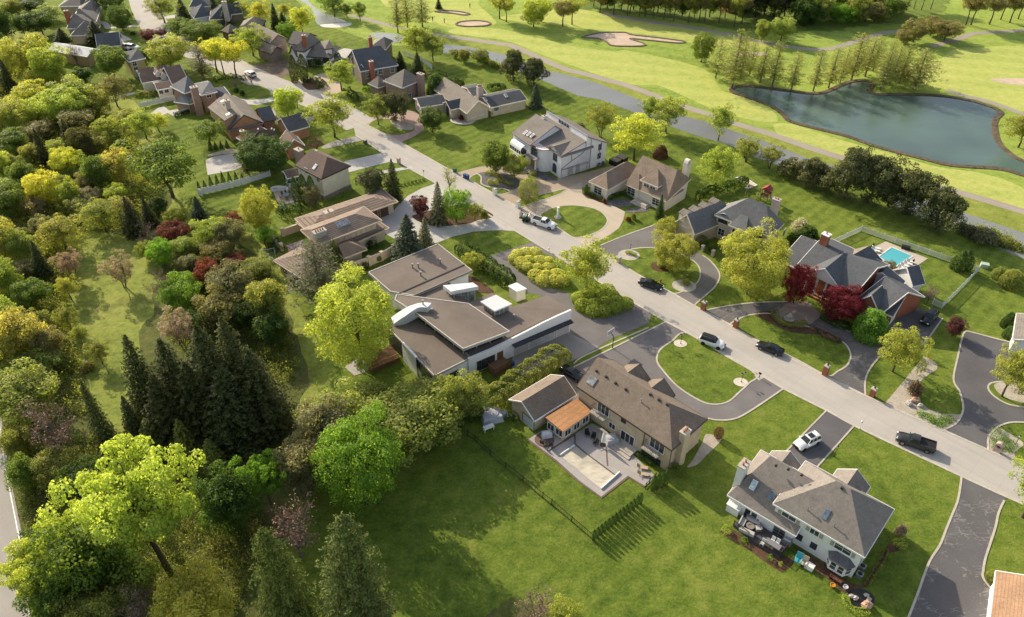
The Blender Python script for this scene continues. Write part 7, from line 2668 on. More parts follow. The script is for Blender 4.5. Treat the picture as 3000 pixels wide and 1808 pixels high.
def scatter(name,label,v,poly,n,leaf,hue,hgt,cat='ground cover'):
  pts = gp(v,poly)
  xs,ys = [p.x for p in pts],[p.y for p in pts]
  P = []
  k = len(pts)
  while len(P) < n:
    x,y = rng.uniform(min(xs),max(xs)),rng.uniform(min(ys),max(ys))
    c = False
    for i in range(k):
      a,b_ = pts[i],pts[(i + 1) % k]
      if (a.y > y) != (b_.y > y) and x < (b_.x - a.x) * (y - a.y) / (b_.y - a.y) + a.x:
        c = not c
    if c:
      h = hgt * (1 + .5 * math.sin(x * .7) * math.sin(y * .6))
      for _ in range(30):
        P.append((x + rng.normal(scale=max(.35,leaf * 2.2)),y + rng.normal(scale=max(.35,leaf * 2.2)),abs(rng.normal(scale=h * .5)) + .05))
  P = np.array(P)
  Nn = unit(rng.normal(size=(len(P),3)) + np.array([0,0,.6]))
  o = bpy.data.objects.new(name,leaf_mesh('foliage',P,Nn,leaf * rng.uniform(.6,1.3,len(P)),np.clip(.25 + P[:,2] / hgt * .3 + rng.normal(scale=.15,size=len(P)),0,1),LEAF,.62,rng))
  COL.objects.link(o)
  o.color = (*HUE[hue][0],1)
  tag(o,label,cat)
  o['kind'] = 'stuff'


scatter('bedding_plants','tufts of green plants on the river gravel by the street','C',[(1480,960),(1560,950),(1700,985),(1850,990),(1790,1060),(1700,1080),(1600,1040)],1400,.1,'bright',.5)
scatter('bedding_plants','tufts of green plants on the pale gravel at the right edge','C',[(2160,1280),(2170,1150),(2220,1110),(2330,1200),(2420,1240),(2330,1320)],1200,.1,'bright',.5)
scatter('reeds','reeds and brush along the near canal bank','7',[(1960,350),(2100,380),(2250,400),(2420,490),(2464,540),(2300,500),(2100,420)],6000,.2,'olive',1.2)
scatter('reeds','reeds and brush along the upper canal bank','2',[(1180,390),(1300,430),(1400,490),(1500,540),(1380,500),(1240,440)],3000,.22,'olive',1.0)
scatter('undergrowth','tangled undergrowth on the floor of the upper left wood','F',[(-30,100),(100,160),(220,250),(330,340),(410,440),(330,550),(200,560),(160,700),(200,900),(220,1000),(0,1000),(-40,500)],120000,.17,'oyel',1.8)
scatter('undergrowth','tangled undergrowth beneath the mixed clump','F',[(420,640),(520,570),(620,640),(690,780),(720,900),(640,960),(500,900),(400,800)],50000,.15,'olive',1.4)
scatter('undergrowth','tangled undergrowth in the bottom left wood','F',[(40,1080),(240,1050),(420,1120),(620,1180),(640,1300),(560,1500),(80,1500)],60000,.12,'olive',1.6)
scatter('undergrowth','tangled undergrowth below the modern house','F',[(780,1010),(900,960),(1060,930),(1130,960),(1080,1040),(960,1080),(820,1100)],16000,.12,'olive',1.2)

# ------------------------------------------------------------------ labels of the planting
ORD = ['first','second','third','fourth','fifth','sixth','seventh','eighth','ninth','tenth','eleventh','twelfth','thirteenth','fourteenth','fifteenth','sixteenth','seventeenth','eighteenth','nineteenth','twentieth']
bins = {}
for rec in TREES:
  o,cn,what,where,label,base,h,s_ = rec
  if label:
    o['label'] = label
  else:
    bins.setdefault(f'{cn} {what} {where}',[]).append(rec)
for txt,recs in bins.items():
  if len(recs) == 1:
    recs[0][0]['label'] = txt
    continue
  recs.sort(key=lambda r_: r_[7][0])
  n = len(recs)
  for i,r_ in enumerate(recs):
    if n == 2:
      r_[0]['label'] = ('left ' if i == 0 else 'right ') + txt
    elif i == 0:
      r_[0]['label'] = 'leftmost ' + txt
    elif i == n - 1:
      r_[0]['label'] = 'rightmost ' + txt
    else:
      r_[0]['label'] = f'{ORD[i]} {txt}, from left'
for rec in TREES:
  if len(rec[0]['label'].split()) > 16:
    print('LONG',rec[0]['label'])
# ------------------------------------------------------------------ vehicles
RUB = m_plain('tyre_rubber',(.018,.018,.019),.8,.2)
RIM = m_plain('wheel_rim',(.45,.45,.46),.3,.5,.8)
CGL = m_glass('car_glass',(.02,.026,.03),.05)
CARW = m_plain('white_car_paint',(.80,.80,.80),.25,.5,0,.02)
CARK = m_plain('black_car_paint',(.012,.013,.016),.18,.6,0,.05)
CARG = m_plain('graphite_car_paint',(.035,.034,.04),.2,.6,0,.05)
LAMPM = m_plain('headlight_glass',(.7,.72,.74),.15,.6)
TAILM = m_plain('taillight_glass',(.4,.015,.015),.25,.5)
BLKP = m_plain('black_plastic',(.02,.02,.022),.6,.3)


def car(kind,v,rear,front,paint,label,roofm=None,cat='car',sunroof=False):
  a,c = g(v,*rear),g(v,*front)
  d = (c - a)
  rz = math.atan2(d.y,d.x)
  m = (a + c) / 2
  L,Wd,H = {'sedan': (4.9,1.86,1.46),'suv': (4.75,1.96,1.72),'pickup': (5.85,2.03,1.92)}[kind]
  z = RZ + .012
  t = thing('pickup_truck' if kind == 'pickup' else ('suv' if kind == 'suv' else 'sedan'),label,cat,(m.x,m.y,z),rz)
  hl,hw = L / 2,Wd / 2
  belt = {'sedan': .95,'suv': 1.1,'pickup': 1.22}[kind]
  hood = {'sedan': .86,'suv': 1.04,'pickup': 1.2}[kind]
  tr = {'sedan': .98,'suv': 1.1,'pickup': 1.22}[kind]
  st = [(-hl,.84,.45,tr - .12),(-hl + .18,.96,.28,tr),(-hl * .6,1,.24,tr),(-hl * .3,1,.24,belt),(hl * .25,1,.24,belt),(hl * .38,1,.24,hood + .05),(hl * .72,.98,.24,hood - .02),(hl - .2,.93,.28,hood - .14),(hl,.8,.42,hood - .3)]
  rows = []
  for x,w,z0,z1 in st:
    y = hw * w
    rows.append([Vector(p) for p in ((x,-y * .9,z0),(x,-y,z0 + .2),(x,-y,z1 - .22),(x,-y * .9,z1),(x,0,z1 + .02),(x,y * .9,z1),(x,y,z1 - .22),(x,y,z0 + .2),(x,y * .9,z0))])
  b = MB()
  b.grid(rows)
  b.face(rows[0][::-1]).face(rows[-1])
  b.face([r_[0] for r_ in rows] + [r_[-1] for r_ in rows[::-1]])
  b.smooth = True
  body = b.build('body',paint,t)
  x0,x1,x2,x3 = {'sedan': (-hl * .68,hl * .38,-hl * .36,hl * .02),'suv': (-hl * .95,hl * .36,-hl * .8,hl * .08),'pickup': (-hl * .16,hl * .42,-hl * .12,hl * .18)}[kind]
  lo = [Vector(p) for p in ((x0,-hw * .88,belt),(x1,-hw * .86,belt - .03),(x1,hw * .86,belt - .03),(x0,hw * .88,belt))]
  hi = [Vector(p) for p in ((x2,-hw * .7,H - .05),(x3,-hw * .68,H - .05),(x3,hw * .68,H - .05),(x2,hw * .7,H - .05))]
  b = MB()
  for i in range(4):
    j = (i + 1) % 4
    b.face([lo[i],lo[j],hi[j],hi[i]])
  b.build('windows',CGL,t)
  b = MB()
  rr = [[Vector((x,y * k,H - .05 + dz)) for y,dz in ((-hw * .71,0),(-hw * .6,.05),(0,.07),(hw * .6,.05),(hw * .71,0))] for x,k in ((x2 - .06,.96),(x2 + .15,1.0),(x3 - .2,1.0),(x3 + .05,.96))]
  b.grid(rr)
  b.smooth = True
  rf = b.build('car_roof',roofm or paint,t)
  if sunroof:
    b = MB()
    b.box(((x2 + x3) / 2 + .25,0,H + .03),(1.0,.9,.02))
    b.build('sunroof',CGL,rf)
  pm = paint if roofm is None else roofm
  for i in range(4):
    MB().tube(lo[i],hi[i],.05,.04,5).build('pillar',pm,t)
  for f in ((.42,) if kind == 'pickup' else (.36,.66)):
    for i,j in ((0,1),(3,2)):
      MB().tube(lo[i].lerp(lo[j],f),hi[i].lerp(hi[j],f),.045,.04,5).build('pillar',pm,t)
  wr = .4 if kind == 'pickup' else .35
  wb = {'sedan': (-1.5,1.5),'suv': (-1.42,1.45),'pickup': (-1.82,1.88)}[kind]
  for x in wb:
    for sg in (-1,1):
      ax = Matrix.Rotation(sg * -PI / 2,3,'X')
      b = MB()
      b.lathe([(wr * .6,-.11),(wr * .95,-.12),(wr,-.08),(wr,.08),(wr * .95,.12),(wr * .6,.11)],(x,sg * (hw - .1),wr),18,ax)
      wo = b.build('wheel',RUB,t)
      b = MB()
      b.lathe([(wr * .62,.06),(wr * .6,.125),(.08,.1),(.07,.13)],(x,sg * (hw - .1),wr),12,ax)
      b.build('rim',RIM if paint is not CARW or kind == 'pickup' else BLKP,wo)
      b = MB()
      b.lathe([(wr * 1.14,-.02),(wr * 1.16,.0),(wr * 1.14,.012)],(x,sg * (hw - .005),wr + .03),18,ax)
      b.build('wheel_arch',BLKP,t)
  for sg in (-1,1):
    b = MB()
    b.box((hl - .09,sg * hw * .62,hood - .27),(.22,.42,.15),sg * -.25)
    b.build('headlight',LAMPM,t)
    b = MB()
    b.box((-hl + .05,sg * hw * .68,tr - .2),(.14,.36,.2),sg * .2)
    b.build('taillight',TAILM,t)
    b = MB()
    b.box((x1 - .12,sg * (hw + .08),belt + .06),(.14,.22,.16))
    b.build('mirror',paint,t)
  b = MB()
  b.box((hl - .02,0,hood - .36),(.1,Wd * .5,.22))
  b.build('grille',BLKP,t)
  b = MB()
  b.box((hl - .02,0,.42),(.16,Wd * .86,.2)).box((-hl + .02,0,.46),(.14,Wd * .86,.22))
  b.build('bumper',RIM if kind == 'pickup' else BLKP,t)
  if kind == 'pickup':
    b = MB()
    xa,xb = -hl + .12,x0 - .1
    b.box(((xa + xb) / 2,0,belt + .022),(xb - xa,Wd * .82,.03))
    bd = b.build('cargo_bed',BLKP,t)
    b = MB()
    for sg in (-1,1):
      b.box(((xa + xb) / 2,sg * hw * .91,belt + .1),(xb - xa + .1,.13,.22))
    b.box((xa - .02,0,belt + .1),(.1,Wd * .82,.22))
    b.build('bed_wall',paint,t)
  if kind == 'suv':
    for sg in (-1,1):
      b = MB()
      b.tube((x2 + .1,sg * hw * .62,H + .05),(x3 - .3,sg * hw * .62,H + .05),.025,.025,5)
      b.build('roof_rail',RIM,t)
  return t


# ends of each vehicle where it meets the road (between its wheels)
car('sedan','B',(862,560),(1022,612),CARK,'glossy black car parked at the kerb by the red hydrant')
car('suv','B',(1395,1075),(1592,1140),CARW,'white suv with black roof parked at the kerb of the oval lawn',CARK)
car('sedan','B',(2128,1205),(1902,1118),CARK,'black saloon with chrome window trim parked opposite the white suv')
car('suv','D',(822,20),(650,105),CARW,'white suv with dark sunroof standing in the driveway of the white house',sunroof=True)
car('pickup','C',(1648,1305),(1305,1190),CARG,'dark grey pickup with empty bed parked at the kerb, lower right',cat='truck')
car('pickup','A',(1750,935),(1905,985),CARW,'white crew cab pickup towing a trailer at the kerb',cat='truck')
car('suv','HI',(1700,930),(1600,1035),CARK,'dark suv parked on the apron beside the brick garage')
car('sedan','E',(790,235),(900,300),CARK,'dark car half hidden between the tan house and its garage')
car('suv','HA',(1150,700),(1225,725),CARW,'left white car parked behind the pale yellow house')
car('suv','HA',(1240,705),(1330,720),CARW,'right white car parked behind the pale yellow house')
car('suv','HC',(1960,300),(1830,220),CARW,'white topped vehicle standing at the edge of the dirt lot',None)
# utility trailer with spray tanks
a,c = g('A',1640,900),g('A',1740,920)
t = thing('utility_trailer','green utility trailer with brown rail gate behind the white pickup','trailer',((a.x + c.x) / 2,(a.y + c.y) / 2,RZ),math.atan2(c.y - a.y,c.x - a.x))
GRN = m_plain('green_steel',(.03,.075,.05),.6)
RST = m_plain('rusty_steel',(.14,.075,.05),.8)
MB().box((0,0,.62),(3.9,1.9,.12)).box((0,.95,.8),(3.9,.06,.3)).box((0,-.95,.8),(3.9,.06,.3)).box((2.5,0,.55),(1.3,.12,.1)).build('bed',GRN,t)
b = MB()
for i in range(7):
  b.tube((-1.9,-.9 + .3 * i,.7),(-1.9,-.9 + .3 * i,2.0),.03,.03,4)
for z in (1.3,2.0):
  b.tube((-1.9,-.9,z),(-1.9,.9,z),.03,.03,4)
b.build('gate',RST,t)
for x in (-.9,-.1):
  for sg in (-1,1):
    MB().lathe([(.2,-.1),(.33,-.09),(.33,.09),(.2,.1)],(x,sg * 1.06,.36),14,Matrix.Rotation(PI / 2,3,'X')).build('wheel',RUB,t)
for k,(x,r_) in enumerate(((.4,.5),(-.9,.42))):
  p = t.matrix_basis if False else Matrix.Translation(t.location) @ Matrix.Rotation(t.rotation_euler.z,4,'Z')
  q = p @ Vector((x,0,.7 + r_))
  tk = thing('spray_tank','white round spray tank on the trailer, ' + ('nearest the pickup' if k == 0 else 'nearest the gate'),'tank',q,t.rotation_euler.z)
  b = MB().lathe([(r_ * .5,-.6),(r_ * .9,-.5),(r_,-.35),(r_,.35),(r_ * .9,.5),(r_ * .5,.6)],(0,0,0),16,Matrix.Rotation(PI / 2,3,'X'))
  b.smooth = True
  b.build('shell',m_plain('cloudy_plastic',(.72,.66,.58),.5),tk)
  MB().lathe([(.16,0),(.16,.12)],(0,0,r_ - .02),10).build('lid',BLKP,tk)

# ------------------------------------------------------------------ fences
VINYL = m_plain('white_vinyl',(.74,.75,.76),.5,.3,0,.06)


def fence(v,pts,h,kind,label,m=None,span=2.4,name='picket_fence'):
  m = m or VINYL
  p = gp(v,pts)
  t = thing(name,label,'fence',p[0])
  off = tuple(p[0])
  for a,c in zip(p[:-1],p[1:]):
    d = c - a
    n = max(1,round(d.length / span))
    rz = math.atan2(d.y,d.x)
    u = d.normalized()
    for i in range(n + (1 if c is p[-1] else 0)):
      q = a + d * (i / n)
      k = .09 if kind == 'mesh' else .13
      MB().box((q.x,q.y,h / 2 + .05),(k,k,h + .1),rz).box((q.x,q.y,h + .14),(k * 1.3,k * 1.3,.08),rz,taper=.4).build('post',m,t,off)
    for i in range(n):
      q0,q1 = a + d * (i / n) + u * .07,a + d * ((i + 1) / n) - u * .07
      mid = (q0 + q1) / 2
      ln = (q1 - q0).length
      b = MB()
      b.box((mid.x,mid.y,h * .93),(ln,.05,.09),rz).box((mid.x,mid.y,.16),(ln,.05,.09),rz)
      st = {'picket': .16,'panel': .17,'mesh': .3}[kind]
      wd = {'picket': .075,'panel': .15,'mesh': .02}[kind]
      k = max(2,int(ln / st))
      hh = h * (.72 if kind == 'panel' else .9)
      for j in range(k):
        x = q0 + u * (ln * (j + .5) / k)
        b.box((x.x,x.y,.14 + hh / 2),(wd,.025,hh),rz)
      if kind == 'panel':
        b.box((mid.x,mid.y,h * .78),(ln,.05,.06),rz)
      b.build('fence_panel',m,t,off)
  return t


fence('HI',[(640,208),(958,62),(1420,225),(1885,385)],1.35,'picket','white picket fence along the back and left of the pool yard')
fence('HI',[(2070,448),(2165,478)],1.35,'picket','short white picket fence piece right of the cedar clump',name='picket_fence')
fence('HI',[(2165,478),(1788,858)],1.35,'picket','white picket fence on the right side of the pool yard')
fence('HI',[(1788,858),(1690,815)],1.35,'picket','short white picket gate section by the garage corner')
fence('HD',[(60,1460),(10,1440),(330,1375),(650,1290),(860,1225),(1050,1165)],1.8,'panel','tall white panel fence below the cedar row, left middle',name='panel_fence')
fence('HJ',[(315,385),(480,340),(640,290)],1.5,'panel','white panel fence piece below the beige patio',name='panel_fence')
fence('4',[(1720,355),(1785,335)],1.4,'panel','short white fence piece beside the red leaved tree',name='panel_fence')
fence('HC',[(300,720),(560,660),(840,610)],1.7,'panel','white fence behind the dormer house garden',name='panel_fence')
fence('HC',[(790,850),(920,810),(1065,765)],1.3,'picket','white fence below the brick chimney house terrace')
fence('HE',[(1745,510),(1900,560),(2020,610),(2145,705)],1.5,'picket','white railing fence behind the two spruces by the canal')
fence('HE',[(2080,790),(2250,775),(2464,840)],1.2,'mesh','thin black garden fence beside the steep hip roofed house',DARKM,name='mesh_fence')
fence('9',[(60,850),(130,900),(265,1030),(405,1145),(560,1265),(740,1415),(820,1475),(1000,1630),(1195,1795)],1.25,'mesh','black mesh fence crossing the big lawn to the cedar row',DARKM,3.0,'mesh_fence')
fence('9',[(1665,1330),(1700,1290),(1755,1235)],1.2,'mesh','short black mesh fence by the patio corner',DARKM,2.0,'mesh_fence')


def wall(v,pts,h,label,m,th=.3,posts=True):
  p = gp(v,pts)
  t = thing('garden_wall',label,'wall',p[0])
  for a,c in zip(p[:-1],p[1:]):
    d = c - a
    mid = (a + c) / 2
    rz = math.atan2(d.y,d.x)
    MB().box((mid.x,mid.y,h / 2),(d.length,th,h),rz).build('wall_panel',m,t,tuple(p[0]))
    MB().box((mid.x,mid.y,h + .06),(d.length - .4,th + .14,.12),rz).build('coping',m,t,tuple(p[0]))
  if posts:
    for q in p:
      MB().box((q.x,q.y,h / 2 + .15),(.6,.6,h + .3),rz).box((q.x,q.y,h + .36),(.75,.75,.14),rz).build('pier',m,t,tuple(p[0]))


wall('HJ',[(1400,1248),(1640,1172),(1820,1100),(1995,1000)],1.9,'beige garden wall with piers before the prairie house entry',STUC_BG)
wall('HJ',[(395,750),(640,665)],1.7,'beige garden wall left of the prairie house',STUC_BG)
wall('HJ',[(255,850),(380,960)],1.5,'beige garden wall below the left shrubs of the prairie house',STUC_BG)

# ------------------------------------------------------------------ street furniture
def lamp(v,x,y,ty,label,m=DARKM,heads=1,gl=None):
  p = g(v,x,y)
  h = height_at(p,src(v,x,ty)[1])
  t = thing('lamp_post',label,'lamp',p,.4)
  MB().lathe([(.12,0),(.1,.15),(.045,.25),(.04,h - .35)],(0,0,0),8).build('pole',m,t)
  for k in range(heads):
    x_ = 0 if heads == 1 else (-.35,.35)[k]
    if heads > 1:
      MB().path([(0,0,h - .6),(x_,0,h - .4)],.025,5).build('arm',m,t)
    l = MB().lathe([(.07,h - .36),(.15,h - .3),(.17,h - .06),(.05,h + .06)],(x_,0,0),10).build('lantern',gl or m_plain('frosted_glass',(.6,.58,.52),.3),t)
    MB().lathe([(.2,h - .05),(.03,h + .1)],(x_,0,0),10).build('lamp_cap',m,l)


lamp('B',755,268,203,'black lamp post in the stone ring with lime shrubs')
lamp('B',1262,537,468,'black lamp post by the round driveway bend')
lamp('B',1213,1100,1008,'black twin lamp post in the upper gravel disc of the oval lawn',heads=2)
lamp('B',1760,1446,1360,'black twin lamp post in the lower gravel disc of the oval lawn',heads=2)
lamp('A',1872,1192,1158,'small white lamp at the kerb above the lime shrubs',FRAMEW)
lamp('C',978,1098,1030,'white lamp post on the lawn corner at the kerb',FRAMEW)
lamp('C',750,1348,1255,'dark lamp post on the lawn beside the driveway',DARKM)
lamp('C',2385,1240,1160,'lamp post with white globe on the gravel at the right edge',DARKM,gl=FRAMEW)
for v,c,r_,m in (('B',(748,300),2.0,M_STONE),('B',(1245,578),2.1,M_STONE),('B',(1210,1098),1.05,m_plain('white_gravel',(.62,.55,.46),.95,.1,0,.2,3)),('B',(1756,1448),1.1,MATS['white_gravel']),('B',(1035,405),1.9,M_MULCH)):
  p = g(v,*c)
  area('gravel_disc',m,[p + Vector((math.cos(PI * i / 8) * r_ * 1.15,math.sin(PI * i / 8) * r_,0)) for i in range(16)],.04)


def pillar(v,x,y,ty,label,m,w=.75,lampon=False,name='brick_pillar',cat='pillar',cap=None):
  p = g(v,x,y)
  h = height_at(p,src(v,x,ty)[1])
  t = thing(name,label,cat,p,ROAD_A)
  MB().box((0,0,h / 2),(w,w,h)).build('shaft',m,t)
  MB().box((0,0,h + .06),(w + .18,w + .18,.14),taper=.8).build('cap',cap or M_STONE,t)
  if lampon:
    MB().lathe([(.05,h + .12),(.14,h + .2),(.16,h + .42),(.03,h + .55)],(0,0,0),8).build('lantern',DARKM,t)


for x,y,ty,l in ((358,912,862,'uppermost of the four, by the curving drive mouth'),(570,1028,978,'second from above, at the oval island'),(1155,1340,1282,'third from above, at the lower drive mouth'),(1465,1478,1432,'lowest of the four, by the gravel strip')):
  pillar('7',x,y,ty,'red brick gate pillar with lantern, ' + l,BRICK_RED,.8,True)
pillar('A',520,398,352,'stone pillar mailbox at the kerb by the white concrete drive',STONE_G,.7,name='stone_pillar')
pillar('A',218,218,186,'dark stone mailbox pillar near the street bend',m_plain('dark_stone',(.12,.1,.09),.9),.8,name='stone_pillar')
pillar('A',1385,680,628,'white pillar mailbox on the left lawn island of the tan drive',STUC_W,.75,name='white_pillar')
pillar('A',1592,793,742,'white pillar mailbox on the lawn wedge by the ball tree',STUC_W,.85,name='white_pillar')
pillar('7',353,528,492,'left stone gate post before the stone house',STONE_G,.6,name='stone_pillar')
pillar('7',420,560,524,'right stone gate post before the stone house',STONE_G,.6,name='stone_pillar')
pillar('B',652,368,322,'grey stone mailbox post at the corner of the lawn island',STONE_G,.7,name='stone_pillar')
p = g('A',1953,886)
t = thing('obelisk','slender white obelisk with round base on the circular lawn','monument',p)
MB().box((0,0,1.35),(.5,.5,2.5),.4,taper=.7).build('shaft',FRAMEW,t)
MB().lathe([(.85,0),(.85,.18),(.78,.2)],(0,0,0),20).build('base',M_STONE,t)
MB().box((0,0,2.68),(.5,.5,.16),.4).build('cap',FRAMEW,t)
p = g('B',1030,545)
t = thing('fire_hydrant','red fire hydrant on the lawn behind the black car','hydrant',p)
b = MB().lathe([(.2,0),(.2,.06),(.13,.08),(.13,.55),(.17,.58),(.15,.7),(.05,.78)],(0,0,0),12)
b.build('barrel',m_plain('hydrant_red',(.42,.05,.03),.5),t)
MB().tube((-.24,0,.42),(.24,0,.42),.07,.07,8).build('outlet',MATS['hydrant_red'],t)
for x,y,c,l in ((1116,530,(.03,.08,.2),'left blue wheeled bin at the kerb'),(1138,538,(.03,.08,.2),'right blue wheeled bin at the kerb'),(1025,478,(.03,.12,.07),'dark green wheeled bin at the kerb by the thin yellow tree')):
  p = g('A',x,y)
  t = thing('wheeled_bin',l,'bin',p,ROAD_A + PI / 2,'wheeled bins at the kerb')
  m = m_plain('bin_%d' % int(c[2] * 100),c,.5)
  MB().box((0,0,.55),(.6,.7,1.0),taper=1.12).build('tub',m,t)
  MB().box((0,.02,1.09),(.72,.84,.09)).build('lid',m,t)
  for sg in (-1,1):
    MB().lathe([(.12,-.04),(.12,.04)],(sg * .3,.36,.12),10,Matrix.Rotation(PI / 2,3,'Y')).build('wheel',RUB,t)
p = g('C',72,640)
t = thing('mailbox','black mailbox on a post on the pale stone pad at the kerb','mailbox',p,ROAD_A)
MB().box((0,0,.5),(.1,.1,1.0)).build('post',DARKM,t)
MB().box((0,0,1.12),(.5,.24,.26)).build('box',DARKM,t)
area('stone_pad',M_STONE,gp('C',[(28,615),(100,600),(120,640),(70,665)]),.045,False)
p = g('C',2215,1300)
t = thing('mailbox','arched pinkish stone mailbox pier on the gravel at the right edge','mailbox',p,ROAD_A)
MB().box((0,0,.7),(1.1,.6,1.4)).tube((0,-.3,1.4),(0,.3,1.4),.55,.55,16).build('pier',m_plain('pink_stone',(.5,.38,.33),.9,.1,0,.3),t)
MB().box((0,-.32,1.25),(.4,.04,.3)).build('box_door',DARKM,t)
p = g('A',745,527)
t = thing('street_sign','small yellow sign on a thin post at the kerb corner','sign',p,ROAD_A)
MB().tube((0,0,0),(0,0,1.9),.03,.03,6).build('post',METAL,t)
MB().box((0,0,1.9),(.5,.03,.5)).build('plate',m_plain('sign_yellow',(.5,.36,.08),.5),t)
# basketball hoop
p = g('B',598,1140)
t = thing('basketball_hoop','basketball hoop with clear white edged backboard beside the driveway','hoop',p,R(44.5) + PI)
MB().path([(0,0,0),(0,0,2.7),(0,-.7,3.3)],.08,6).build('pole',DARKM,t)
b = MB()
for x0,x1,z0,z1 in ((-.9,.9,2.85,2.95),(-.9,.9,3.85,3.95),(-.9,-.8,2.95,3.85),(.8,.9,2.95,3.85),(-.3,.3,3.02,3.08),(-.3,.3,3.48,3.54),(-.3,-.24,3.08,3.48),(.24,.3,3.08,3.48)):
  b.box(((x0 + x1) / 2,-.8,(z0 + z1) / 2),(x1 - x0,.05,z1 - z0))
bb = b.build('backboard',FRAMEW,t)
MB().box((0,-.79,3.4),(1.58,.015,.88)).build('pane',m_plain('acrylic_grey',(.4,.42,.45),.2),bb)
b = MB()
b.path([(math.cos(PI * i / 6) * .23,-1.08 + math.sin(PI * i / 6) * .23,3.05) for i in range(13)],.02,4)
b.build('rim',m_plain('rim_orange',(.5,.15,.05),.5),t)
# fountain
p = g('7',920,980)
t = thing('fountain','tiered pale stone fountain on the brick plaza','fountain',p)
b = MB().lathe([(.9,0),(1.0,.1),(1.0,.4),(.88,.42),(.85,.3)],(0,0,0),20)
b.build('basin',M_STONE,t)
MB().lathe([(.22,.3),(.14,.5),(.14,.8),(.5,1.0),(.52,1.05),(.1,1.05),(.09,1.4),(.28,1.5),(.05,1.6)],(0,0,0),16).build('column',M_STONE,t)
# play set
p = g('HH',1620,260)
t = thing('play_set','brown timber play set with red tower and slide on the back lawn','play set',p,R(-40))
TIM = m_plain('play_timber',(.22,.12,.07),.8)
b = MB()
for x in (-3.6,-.6):
  for sg in (-1,1):
    b.tube((x,sg * 1.1,0),(x,0,2.5),.07,.07,5)
b.tube((-3.6,0,2.5),(-.6,0,2.5),.08,.08,5)
b.build('swing_frame',TIM,t)
for x in (-2.8,-1.5):
  s_ = MB().tube((x,-.2,2.45),(x,-.2,.5),.015,.015,4).tube((x,.2,2.45),(x,.2,.5),.015,.015,4).box((x,0,.5),(.18,.45,.04)).build('swing',DARKM,t)
b = MB()
for x in (.2,1.9):
  for y in (-.8,.8):
    b.box((x,y,1.6),(.12,.12,3.2))
b.box((1.05,0,1.4),(1.9,1.8,.12)).box((1.05,-.8,1.9),(1.7,.05,.7)).box((1.05,.8,1.9),(1.7,.05,.7))
b.build('tower',TIM,t)
MB().face([(.0,-1,3.1),(2.1,-1,3.1),(1.05,-1,3.9)]).face([(.0,-1,3.1),(.0,1,3.1),(1.05,1,3.9),(1.05,-1,3.9)]).face([(2.1,-1,3.1),(1.05,-1,3.9),(1.05,1,3.9),(2.1,1,3.1)]).face([(.0,1,3.1),(1.05,1,3.9),(2.1,1,3.1)]).build('canopy',m_plain('play_red',(.35,.06,.06),.7),t)
MB().grid([[(2.0,-.3,1.5),(2.0,.3,1.5)],[(3.0,-.3,.7),(3.0,.3,.7)],[(3.9,-.3,.25),(3.9,.3,.25)]]).build('slide',m_plain('slide_blue',(.2,.3,.4),.4),t)
area('sand_pit',M_SAND,gp('HH',[(1225,-10),(1290,-40),(1430,-10),(1560,68),(1430,115),(1390,100),(1450,40)]),.03,False)
ribbon('pit_edging',FRAMEW,gp('HH',[(1250,10),(1235,-15),(1290,-45),(1430,-12),(1562,70),(1430,117),(1390,102)]),.3,.02,False,.2)
# upper pool behind the portico house
area('pool_deck',m_slabs('deck_concrete',(.5,.43,.36),2.0,.02,.85),gp('HI',[(1215,168),(1648,345),(1400,512),(1290,492),(1180,380),(1070,238)]),.03,False)
area('pool_water',M_POOL,gp('HI',[(1272,230),(1494,324),(1302,440),(1140,325)]),.05,False)
ribbon('pool_coping',m_plain('white_coping',(.68,.66,.6),.8),gp('HI',[(1272,228),(1494,322),(1302,440),(1140,325),(1272,228)]),.35,.045,False,.06)


def lounger(p,rz,label,m,grp):
  t = thing('sun_lounger',label,'lounger',p,rz,grp)
  MB().box((0,0,.32),(1.25,.62,.1)).build('seat',m,t)
  MB().box((-.85,0,.5),(.75,.62,.1),0,Matrix.Rotation(R(32),3,'Y')).build('backrest',m,t)
  for x in (-.7,.55):
    for y in (-.27,.27):
      MB().box((x,y,.14),(.06,.06,.28)).build('leg',DARKM,t)


WHT = m_plain('white_canvas',(.78,.77,.74),.8,.2,0,.05)
for i,(x,y) in enumerate(((1392,452),(1422,430),(1452,408),(1482,390))):
  lounger(g('HI',x,y,.05),R(-38),'white lounger by the turquoise pool, ' + ('first','second','third','fourth')[i] + ' from the house',WHT,'white loungers right of the pool')
for i,(x,y) in enumerate(((1128,250),(1120,275))):
  lounger(g('HI',x,y,.05),R(-20),'white lounger left of the turquoise pool, ' + ('upper','lower')[i] + ' one',WHT,'white loungers left of the pool')


def parasol(v,x,y,ty,label,m,r_=.22):
  p = g(v,x,y)
  h = height_at(p,src(v,x,ty)[1])
  t = thing('parasol',label,'parasol',p)
  MB().lathe([(.45,0),(.45,.1),(.06,.14)],(0,0,0),12).build('base',DARKM,t)
  MB().tube((0,0,.1),(0,0,h),.03,.03,6).build('pole',DARKM,t)
  MB().lathe([(.07,.7),(r_ * .9,.85),(r_,h * .5),(r_ * .6,h * .85),(.03,h)],(0,0,0),10).build('folded_canopy',m,t)


